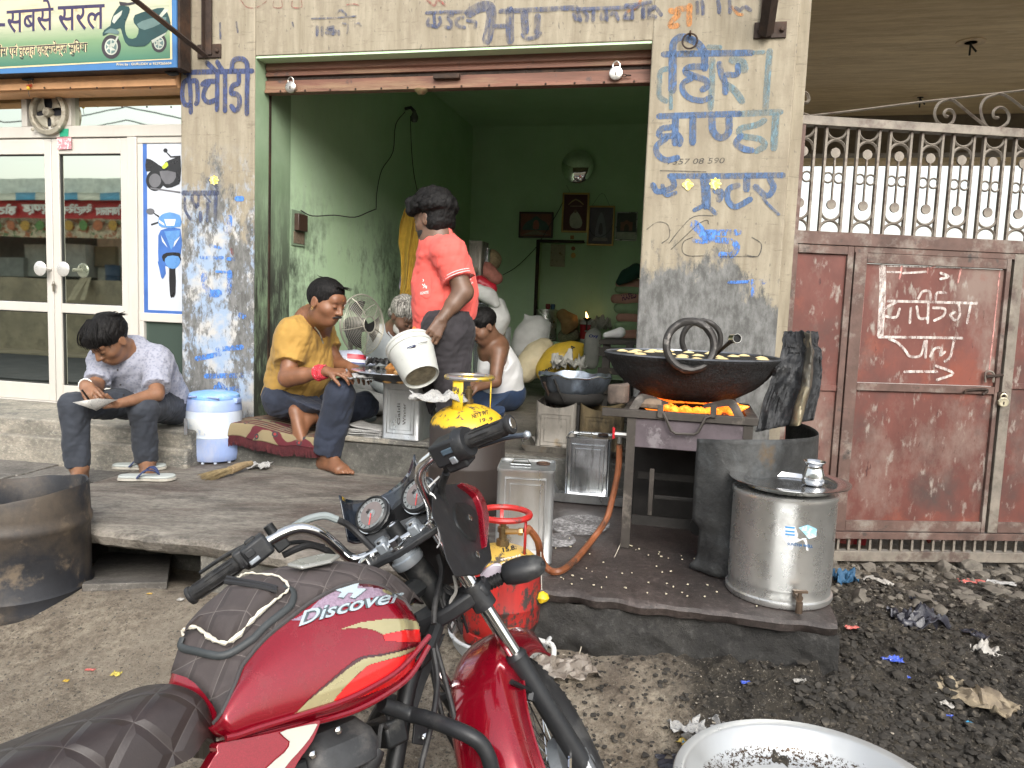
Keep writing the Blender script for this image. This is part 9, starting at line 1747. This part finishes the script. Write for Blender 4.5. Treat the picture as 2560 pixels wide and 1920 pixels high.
b=MB();b.grid(scr,26,8);bm('fly_screen',b,M('gloss black screen',(.012,.016,.024),.15,bump=0,coat=.6),solid=.003,ang=60)
fo=[(1225,430),(1290,380),(1360,372),(1430,400),(1470,480),(1480,600),(1497,720),(1440,790),(1330,800),(1290,720),(1262,600),(1225,520)]
rings_=[]
for a_,sc_,bb in((0,1.0,-.135),(1,.96,-.10),(2,.80,-.02),(3,.5,.05)):
 cxm=sum(p[0]for p in fo)/len(fo);cym=sum(p[1]for p in fo)/len(fo);rings_.append(smooth([onS(cxm+(x-cxm)*sc_,cym+(y-cym)*sc_,b=bb)for x,y in fo],1,True))
b=MB();b.loft(rings_,caps=True);bm('headlamp_shell',b,BP,bevel=.004,ang=40)
out_=[(1360,372),(1420,388),(1462,440),(1485,520),(1482,600),(1476,660),(1466,600),(1455,500),(1430,430),(1390,395)];b=MB();b.prism(smooth([onS(x,y,b=-.15)for x,y in out_],2,True),SB*.018);bm('fairing_edge',b,RP,bevel=.004)
b=MB();b.loft([[S(.20+dx,.0+.105*math.cos(t)*f_,-.09+.11*math.sin(t)*f_)for t in[k_*.2618 for k_ in range(24)]]for dx,f_ in((-.06,1.08),(0,1.1),(.05,1.0),(.08,.8),(.095,.4))]);bm('headlamp_cowl',b,BP,ang=50)
for q in((1430,700),(1395,535)):b=MB();b.lathe([(.009,0),(.009,.004),(.004,.006)],10,frameM(onS(*q,b=-.137),z=-SB));bm('bolt',b,CH)
b=MB();pl_=[onS(x,y,b=-.139)for x,y in((1340,460),(1400,470),(1440,530),(1430,640),(1370,600),(1330,530))];b.prism(smooth(pl_,2,True),SB*.012);bm('shell_boss',b,BK,bevel=.005)
i0=onS(1440,850,a=.02);i1=onS(1545,800,a=.02);tub('indicator_stalk',[i0,i0.lerp(i1,.5),i1],[.014,.012,.012],RBR,2,12)
for k_ in range(4):tub('stalk_rib',[i0.lerp(i1,.42+.14*k_),i0.lerp(i1,.47+.14*k_)],.015,RBR,0,12)
ib=onS(1555,785,a=.02);ie=onS(1738,738,a=.02);dI=(ie-ib).normalized();b=MB();b.tube([ib-dI*.004,ib,ib+dI*.02,ib.lerp(ie,.5),ie-dI*.02,ie-dI*.006,ie],[.020,.028,.034,.036,.030,.020,.006],20,flat=.8,up=SU);bm('indicator_body',b,BP,ang=50);b=MB();b.lathe([(.006,0),(.004,.001)],10,frameM(ie-dI*.022-Vector((0,.028,0))+SU*.004,z=(0,-1,.2)));bm('screw',b,BK)
b=MB();pm=[onS(x,y,a=.045)for x,y in((1440,790),(1500,745),(1535,745),(1548,770),(1540,820),(1470,850))];b.prism(smooth(pm,2,True),SA*.01);bm('reflector_panel',b,M('pale lilac lens',(.50,.45,.52),.2,coat=.6,bump=0),bevel=.003)
WC=(-.035,-.675);WRr=.292
def W_(r,t,b_=0):return S(WC[0]+r*math.sin(t),b_,WC[1]+r*math.cos(t))
wh=empty('front_wheel',(0,0,0));wh.parent=mot
b=MB();b.loft([[W_(WRr-.038+.040*math.cos(q),t,.040*math.sin(q))for q in[k_*.449 for k_ in range(14)]]for t in[k_*.1047 for k_ in range(60)]],caps=False,closed=True);mk('tyre',b,RBR,wh,local=True,ang=60)
b=MB()
for k_ in range(60):
 for sg in(-1,1):t=k_*.1047;b.tube([W_(WRr+.002,t,sg*.002),W_(WRr-.002,t+.05,sg*.022),W_(WRr-.018,t+.05,sg*.036)],.0035,4)
mk('tread_block',b,RBR,wh,local=True,kind='stuff')
b=MB();b.loft([[W_(WRr-.058+dr__,t,bb)for bb,dr__ in((-.026,.008),(-.022,-.010),(0,-.016),(.022,-.010),(.026,.008),(0,.0))]for t in[k_*.1047 for k_ in range(60)]],caps=False,closed=True);mk('rim',b,CH,wh,local=True)
for k_ in range(36):
 t=k_*.17453;sg=1 if k_%2 else-1;b=MB();b.tube([W_(.035,t+sg*.9,sg*.03),W_(WRr-.072,t,0)],.0017,4);mk('spoke',b,CH,wh,local=True)
b=MB();Mx=frameM(W_(0,0,-.055),z=SB);b.lathe([(.012,-.045),(.012,0),(.075,.004),(.078,.03),(.03,.035),(.03,.085),(.04,.09),(.012,.11),(.012,.15)],26,Mx);mk('hub',b,GA_,wh,local=True)
def fend(u,v):
 t=R(-98+150*u);q=(v-.5)*2;r=.352-.03*abs(q)**2.2-.055*sstep(.75,1,abs(q));return W_(r,t,.082*math.copysign(abs(q)**.8,q))
b=MB();b.grid(fend,40,17);bm('front_fender',b,RP,solid=.004,ang=60)
b=MB();b.tube([fend(i/30,1)for i in range(31)],.004,6);b.tube([fend(i/30,0)for i in range(31)],.004,6);bm('fender_lip',b,RP)
for sg in(-1,1):tub('fender_stay',[S(-.07,sg*.086,-.60),W_(.30,R(-75),sg*.082)],.005,CH,0,6);tub('fender_stay',[S(-.052,sg*.085,-.46),W_(.315,R(-15),sg*.08)],.006,BK,0,6)
b=MB();b.box((0,0,0),(.01,.004,.02));
tub('flap',[S(-.065,-.098,-.62),S(-.09,-.1,-.66)],.016,GA_,0,10)
rwh=empty('rear_wheel',(0,0,0));rwh.parent=mot
b=MB();b.loft([[Vector((0+(.30-.045+.046*math.cos(q))*math.sin(t),.048*math.sin(q),.30+(.30-.045+.046*math.cos(q))*math.cos(t)))for q in[k_*.449 for k_ in range(14)]]for t in[k_*.1257 for k_ in range(50)]],caps=False,closed=True);mk('tyre',b,RBR,rwh,local=True)
tub('side_stand',[Vector((.45,.10,.25)),Vector((.42,.24,.0))],.010,BK,0,8)
cab=[([(1255,700,-.02),(1270,780,-.03),(1240,920,-.05),(1235,1010,-.06)],.0062),([(1230,1120,-.05),(1250,1250,-.06),(1240,1380,-.08),(1215,1500,-.09),(1180,1640,-.09),(1160,1760,-.08)],.0065),([(1240,1100,-.03),(1290,1280,-.04),(1320,1400,-.05),(1345,1520,-.05),(1400,1660,-.05),(1440,1760,-.04)],.006),([(1215,1130,-.0),(1250,1330,-.0),(1290,1480,-.0),(1350,1600,-.0),(1380,1700,0)],.006)]
for pts,r_ in cab:tub('control_cable',[onB(x,y,y0)for x,y,y0 in pts],r_,RBR,5,8)
for pts,r_,mt_ in(([(600,575,-.03),(660,540,.0),(740,522,.02),(800,540,.03)],.0085,M('grey cable sleeve',(.22,.25,.25),.6)),([(790,535,.03),(850,565,.05),(910,620,.05),(960,670,.03),(1000,700,.02)],.0078,RBR),([(555,700,-.04),(620,670,-.02),(680,655,.0),(760,680,.02),(830,700,.03)],.0075,RBR),([(560,650,-.03),(640,640,.0),(740,660,.03)],.005,RBR),([(1290,330,-.0),(1270,400,.02),(1290,480,.03),(1320,540,.02)],.0085,RBR),([(1240,260,-.03),(1290,310,.0),(1260,370,.03),(1225,430,.05)],.006,RBR),([(1255,395,.02),(1240,440,.02),(1240,500,.02)],.0055,RBR)):
 tub('control_cable',[onS(x,y,a=a)for x,y,a in pts],r_,mt_,5,8)
tub('cable_tie',[onS(x,y,a=-.02)for x,y in((1260,345),(1215,390),(1210,410),(1240,440),(1235,470),(1255,580),(1262,640),(1250,665))],.0022,M('white cable tie',(.75,.75,.75),.5),4,5)
b=MB()
rt=random.Random(3)
for k_ in range(9):p0_=onB(1260+rt.uniform(-30,60),830+rt.uniform(0,60),-.02);b.tube(smooth([p0_,p0_+Vector((rt.uniform(-.03,.03),-.02,-.04)),p0_+Vector((rt.uniform(-.03,.04),0,-.09))],3),.0035,5)
bm('wiring',b,RBR,kind='stuff')
tub('grey_wire',[onB(x,y,-.05)for x,y in((1325,790),(1335,860),(1310,910),(1315,950))],.004,M('dusty wire sleeve',(.25,.24,.22),.8),4,6)
# ======== rubbish ========
PL=lambda n,c,r=.4,**k:M(n,c,r,var=.2,scale=18,bump=.5,bs=30,bd=.008,**k)
WH=PL('dirty white film',(.36,.34,.31));BKF=PL('black film',(.03,.03,.04),.3);BLF=PL('blue foil wrapper',(.05,.10,.5),.3,layers=[((.55,.55,.6),60,.58,.62)]);CLF=PL('smoky clear film',(.20,.17,.14),.25);RDF=PL('faded red wrapper',(.50,.12,.10),.6,layers=[((.6,.5,.45),30,.56,.62)]);TAN=PL('muddy tan cloth',(.27,.22,.15),.9,dirt=(.08,.06,.05));YLW=PL('yellow print wrapper',(.45,.33,.08),.4,layers=[((.45,.06,.03),40,.54,.58),((.05,.22,.45),35,.60,.64)])
def G3(px,py,h=.0):
 z=.15
 for _ in range(6):p=on_z(px,py,z);z=gz(p.x,p.y)
 return Vector((p.x,p.y,z+h))
def lit(px,py,w_,h_,m_,lab,cat='litter',fl=.35,rot=0,nm='litter_scrap'):return crumple(nm,lab,cat,G3(px,py,.004),(w_,h_),m_,px*.37+py,rot,fl)
for a in((1415,1690,.20,.15,CLF,'large crumpled smoky clear bag in front of the platform','bag',.32,.3,'plastic_bag'),(1325,1697,.09,.06,YLW,'red yellow and blue snack wrapper left of the smoky bag','wrapper',.25,-.2,'wrapper'),(1300,1660,.04,.09,WH,'narrow clear strip of film above the snack wrapper'),(1245,1665,.05,.06,WH,'pale film scrap near the basin handle'),(1295,1668,.05,.03,WH,'small white film scrap beside the thin stick'),(1385,1607,.06,.05,WH,'crushed clear cup beside the basin handle','cup',.6,.2,'crushed_cup'),(1755,1782,.14,.14,NEWS,'upper crumpled newspaper ball near the aluminium basin','paper',.34,.5,'newspaper_wad'),(1785,1828,.16,.08,NEWS,'twisted strip of newspaper below the ball','paper',.4,-.6,'newspaper_strip'),(1735,1845,.08,.06,YLW,'bright yellow printed wrapper under the newspaper','wrapper',.3,.3,'wrapper'),(1720,1870,.16,.09,BKF,'flat black wrapper with white edge near the magenta cup','wrapper',.2,.2,'wrapper'),(2290,1570,.20,.15,BKF,'shiny black polythene bag in the muck right of the platform','bag',.7,.1,'plastic_bag'),(2235,1543,.08,.05,TAN,'yellowish cardboard piece behind the black bag','cardboard',.3,.3,'cardboard'),(2195,1460,.14,.06,WH,'long crumpled white film near the gate','plastic film',.5,-.7,'plastic_film'),(2290,1500,.15,.05,BKF,'grey black folded strip behind the black bag','plastic film',.5,-.4,'plastic_film'),(2440,1457,.17,.07,RDF,'faded red paper sheet by the gate','paper',.15,-.1,'paper_sheet'),(2500,1460,.15,.06,NEWS,'grey newspaper beside the faded red sheet','paper',.2,-.2,'newspaper'),(2465,1625,.13,.09,WH,'squashed white bottle on the muck at the far right','bottle',.6,.4,'squashed_bottle'),(2435,1590,.05,.10,BKF,'black packet with white stripes beside the white bottle','packet',.4,.5,'packet'),(2228,1654,.07,.05,BLF,'blue and silver foil wrapper in the middle of the muck','wrapper',.3,-.2,'wrapper'),(2267,1692,.022,.016,BLF,'tiny blue scrap below the foil wrapper'),(2370,1790,.045,.035,BLF,'blue scrap left of the tan rag'),(2422,1812,.03,.02,PL('cyan scrap',(.03,.30,.55)),'small cyan scrap below the tan rag'),(2440,1760,.13,.22,TAN,'long muddy tan rag at the lower right','rag',.45,.7,'rag'),(2350,1755,.05,.09,WH,'pointed white film scrap left of the rag'),(2245,1770,.06,.02,WH,'thin white twisted scrap in the middle'),(2110,1460,.12,.09,PL('deep blue net',(.02,.08,.16),.7),'dark blue net lump beside the steel drum','net',.8,.1,'net_lump'),(2120,1395,.12,.03,NEWS,'white paper strip sticking out under the gate','paper',.4,-.3,'paper_strip'),(2130,1575,.05,.03,RDF,'red and white scrap at the platform corner'),(2000,1710,.04,.03,WH,'pale scrap in the muck below the platform'),(1865,1708,.03,.02,BLF,'small grey blue scrap in front of the platform'),(1610,1600,.03,.02,TAN,'tan crumb in front of the platform'),(250,1365,.10,.10,PL('lilac paper',(.42,.42,.62),.8),'crumpled lilac paper under the porch slab','paper',.7,.2,'crumpled_paper'),(315,1377,.08,.03,BLF,'bright blue packet under the porch slab','packet',.4,0,'packet'),(365,1388,.08,.05,NEWS,'grey paper crumple under the slab','paper',.6,.3,'crumpled_paper'),(205,1398,.04,.04,WH,'pale blue scrap beside the left drum'),(290,1687,.03,.025,PL('yellow peel',(.55,.45,.10),.7),'yellow peel on the open ground'),(225,1668,.03,.012,RDF,'pink and white wrapper bit on the open ground'),(165,1702,.018,.014,PL('orange peel',(.5,.33,.05),.7),'small orange peel at the left'),(374,1487,.02,.012,PL('ochre crumb',(.45,.30,.08),.8),'ochre crumb beside the stone board'),(452,1502,.025,.02,WH,'white crumb right of the stone board')):lit(*a[:6],*(a[6:]if len(a)>6 else()))if len(a)<=6 else crumple(a[9],a[5],a[6],G3(a[0],a[1],.004),(a[2],a[3]),a[4],a[0]*.37+a[1],a[8],a[7])
b=MB();b.prism([G3(x,y,.03)for x,y in((205,1480),(418,1475),(432,1388),(255,1392))],(0,0,-.03));o=mk('stone_board',b,MT['stone'],bevel=.004);tag(o,'flat grey stone board lying in front of the opening under the slab','stone board')
rl=random.Random(21);ICO=[(0,0,1)]+[(.894*math.cos(a),.894*math.sin(a),.447)for a in[k*1.2566 for k in range(5)]]+[(.894*math.cos(a),.894*math.sin(a),-.447)for a in[.628+k*1.2566 for k in range(5)]]+[(0,0,-1)];ICF=[(0,1+k,1+(k+1)%5)for k in range(5)]+[(1+k,6+k,1+(k+1)%5)for k in range(5)]+[(1+(k+1)%5,6+k,6+(k+1)%5)for k in range(5)]+[(11,6+(k+1)%5,6+k)for k in range(5)]
def clod(b,p,r,sd):
 q=(rl.uniform(.7,1.3),rl.uniform(.7,1.3),rl.uniform(.35,.8));a=rl.uniform(0,6.28);ca,sa=math.cos(a),math.sin(a);V=[]
 for v in ICO:k=r*rl.uniform(.7,1.15);x,y=v[0]*k*q[0],v[1]*k*q[1];V.append(p+Vector((x*ca-y*sa,x*sa+y*ca,v[2]*k*q[2]+r*.25)))
 b.add(V,ICF)
def scatter(name,n,reg,rr_,mat,bias=2.2):
 b=MB()
 for _ in range(n):
  px,py=rl.uniform(reg[0],reg[2]),rl.uniform(reg[1],reg[3]);p=G3(px,py)if False else on_z(px,py,.14);s_,d_,_z=fc(p)
  if-1.85<s_<1.43 and d_>-1.62 or(s_<-1.0 and d_>-1.5):continue
  p=Vector((p.x,p.y,gz(p.x,p.y)));clod(b,p,rr_[0]+(rr_[1]-rr_[0])*rl.random()**bias,0)
 return mk(name,b,mat,kind='stuff',ang=40)
MUD=M('black mud clods',(.030,.026,.021),.85,var=.5,scale=30,dirt=(.13,.11,.085),dscale=20,dlo=.56,dhi=.66,bump=.6);STN=M('grey brown stones',(.13,.115,.095),.9,var=.4,scale=20,bump=.5);GRI=M('pale grit',(.34,.30,.24),.9,var=.4,scale=40)
scatter('mud_clods',5200,(1980,1400,2700,1960),(.003,.022),MUD,3.2);scatter('mud_clods',2600,(1350,1560,2300,1960),(.002,.011),MUD);scatter('rubble',320,(2080,1395,2700,1520),(.010,.045),STN,2.5);scatter('grit',3600,(-60,1480,1500,1960),(.0012,.006),STN,3);scatter('grit',1500,(-60,1440,2700,1960),(.001,.005),GRI,3)
for px,py,r_,lab in((2165,1402,.05,'rough grey stone under the gate edge'),(2215,1408,.06,'larger angular stone under the gate'),(2355,1425,.06,'broken block below the gate foot'),(2425,1425,.07,'largest broken block below the gate foot'),(2540,1420,.06,'pale block at the right frame edge')):b=MB();clod(b,G3(px,py),r_,1);o=mk('stone',b,STN,ang=10,bevel=.003);tag(o,lab,'stone')
b=MB()
for _ in range(150):
 px,py=rl.uniform(1380,2000),rl.uniform(1290,1560);p=on_z(px,py,PZ);s_,d_,_z=fc(p)
 if.35<s_<1.38 and-1.55<d_<-1.02:b.box(p+UP*.002,(rl.uniform(.002,.009),rl.uniform(.002,.006),.003),Matrix.Rotation(rl.uniform(0,3),3,'Z'))
mk('flour_crumbs',b,M('pale dough crumbs',(.55,.50,.36),.9),kind='stuff')
for x,w_,h_,m_,lab in((.21,.12,.14,RDF,'red and white carton lying beyond the gate foot'),(.30,.10,.15,PL('red carton',(.40,.02,.03),.4),'dark red carton beyond the gate foot')):b=MB();b.box(GP(x,.42,.18),(w_,.08,h_),Matrix.Rotation(.1,3,'Y'));o=mk('carton',b,m_,bevel=.003);tag(o,lab,'carton')
o=crumple('plastic_bag','red and white crumpled bag beyond the gate foot','bag',GP(.66,.4,.13),(.28,.2),PL('red white bag',(.66,.6,.57),.4,layers=[((.6,.04,.03),9,.5,.54)]),5,0,.6)
# ======== the other side of the street (mirrored in the showroom glass) ========
DV=10.5
def Rv(px,py,dv=DV):s_,d_,z_=fc(on_d(px,py,dv));return(s_,.354-dv,z_)
def rb(name,x0,y0,x1,y1,mat,par,dv=DV,th=.1,label=None):
 a=Rv(x0,y1,dv);c=Rv(x1,y0,dv);b=MB();b.fbox(a[0],c[0],a[1]-th,a[1],a[2],c[2]);return mk(name,b,mat,par,label=label)
zf=lambda n,c,**k:M(n,c,.85,**k)
ob=thing('roadside_eatery','low white eatery across the street with striped awning, reflected in the showroom glass','building',F(-5,.354-DV-1,0),-FA)
b=MB();a=Rv(150,445);b.fbox(-26,12,a[1]-5,a[1]-1.6,0,a[2]);mk('wall',b,zf('eatery white wall',(.62,.64,.58)),ob);rb('fascia',-1500,446,2600,486,zf('eatery parapet',(.66,.70,.62)),ob)
rb('dark_bay',-200,576,330,700,zf('eatery dark bay',(.035,.035,.028)),ob,DV+.8);rb('pier',245,570,320,700,zf('eatery pier',(.35,.34,.28)),ob,DV+.4)
for k in range(-8,12):
 x=k*52-12;b=MB();A_,B_,C_,D_=Rv(x,482),Rv(x+52,482),Rv(x+52,500,DV-.5),Rv(x,500,DV-.5);b.add([F(*A_),F(*B_),F(*C_),F(*D_)],[(0,1,2,3)]);mk('awning_panel',b,zf('awning blue',(.10,.30,.42))if k%2 else zf('awning cream',(.60,.58,.45)),ob,solid=.01)
rb('sign_board',-700,502,330,549,M('eatery sign red',(.48,.02,.02),.5,bump=0),ob,DV-.3,.04);rb('menu_strip',-700,549,330,577,M('menu strip',(.50,.42,.28),.5,var=.5,scale=12,layers=[((.35,.10,.03),9,.5,.58),((.08,.16,.05),8,.56,.6)],bump=0),ob,DV-.3,.04)
for k in range(14):
 x=-150+k*36;b=MB();c=Rv(x,564,DV-.35);b.lathe([(.11,0),(.001,.002)],14,frameM(F(c[0],c[1]+.012,c[2]),z=FN));mk('dish_print',b,M('dish print %d'%k,((.45,.25,.03),(.10,.22,.05),(.40,.12,.04))[k%3],.5,var=.5,scale=40),ob)
q0,q1=Rv(158,0,DV-.36)[0],0
PR=lambda x,y:F(*[(lambda t:(t[0],t[1]+.02,t[2]))(Rv(x,y,DV-.35))][0])
WTS=M('sign white letters',(.8,.78,.72),.5,bump=0)
for bd_,bx_ in(('भोजनालय',(240,512,316,540,-1)),('रेस्टोरेन्ट',(150,512,232,540,-1)),('एण्ड',(60,512,128,540,-1)),('होटल',(-30,512,45,540,-1))):text('lettering',bd_,bx_,PR,WTS,ob,.05,n=FN,off=.004,mirror=True)
rb('counter',65,612,115,690,zf('grey counter',(.22,.23,.20)),ob,DV+.2,.4);rb('counter',160,612,215,690,zf('grey counter b',(.26,.26,.23)),ob,DV+.1,.4);rb('counter',0,645,60,690,zf('steel counter',(.18,.19,.17)),ob,DV+.1,.4);rb('board',236,617,288,665,zf('brown board',(.12,.10,.06)),ob,DV+.3)
b=MB();a=Rv(150,745);c=Rv(150,697);b.fbox(-26,12,a[1]-1.5,a[1],0,c[2]);mk('front_step',b,zf('tan step wall',(.33,.28,.19),scale=2,dirt=(.2,.17,.12)),ob)
a=Rv(257,712,DV-.1);c=Rv(257,660,DV-.1);t=thing('blue_drum','dark blue metal drum across the street, reflected in the right door pane','drum',F(a[0],a[1]-.3,a[2]),-FA);b=MB();r_=.16;b.lathe([(r_,0),(r_,.02),(r_*.97,.03),(r_*.97,(c[2]-a[2])*.48),(r_,(c[2]-a[2])*.5),(r_*.97,(c[2]-a[2])*.52),(r_*.97,c[2]-a[2]-.02),(r_,c[2]-a[2]),(.001,c[2]-a[2])],24);mk('shell',b,M('dark blue drum',(.02,.045,.085),.5),t,local=True)
for k,(x0,x1)in enumerate(((172,205),(182,214),(205,222))):b=MB();P_=Rv(x0,752,DV-.55);Q_=Rv(x1,694,DV-.05);b.tube([F(*P_),F(*Q_)],.06,4,flat=.3,up=FN);o=mk('plank',b,zf('weathered plank',(.40,.34,.22)));tag(o,('left','middle','right')[k]+' of the planks leaning on the step across the street','plank')
b=MB();b.fbox(-40,30,-11.4,-9.35,-.03,.05);mk('road_shoulder',b,M('sandy shoulder',(.40,.33,.22),.95,var=.25,scale=2,bump=.5),kind='structure')
b=MB();b.grid(lambda u,v:F(-60+110*u,-30-25*v,-1+(11+4*mnoise.noise(Vector((u*9,0,1)))+mnoise.noise(Vector((u*40,0,2))))*math.sin(v*1.57)),60,8);mk('hill',b,M('scrub green hill',(.11,.13,.085),.95,var=.4,scale=.3,bump=0),kind='structure')
for k,(z_,)in enumerate(((4.45,),(4.75,),(5.0,))):b=MB();b.tube([F(-14+28*q/20,-8.6,z_-.35*math.sin(math.pi*((q*.35)%1)))for q in range(21)],.012,4);o=mk('power_line',b,RUB);tag(o,('lowest','middle','highest')[k]+' power line over the street, reflected in the glass','power line')
m=paint('spilt white powder',(.34,.33,.33),.50,7,.10,.9,(1,1,1),60)
for cx,cy,rx,ry in((1450,1312,75,26),(1400,1350,40,18)):b=MB();b.add([on_z(cx+rx*math.cos(a),cy+ry*math.sin(a),PZ+.001)for a in[k*.314 for k in range(20)]],[tuple(range(20))]);mk('powder_spill',b,m,kind='structure')
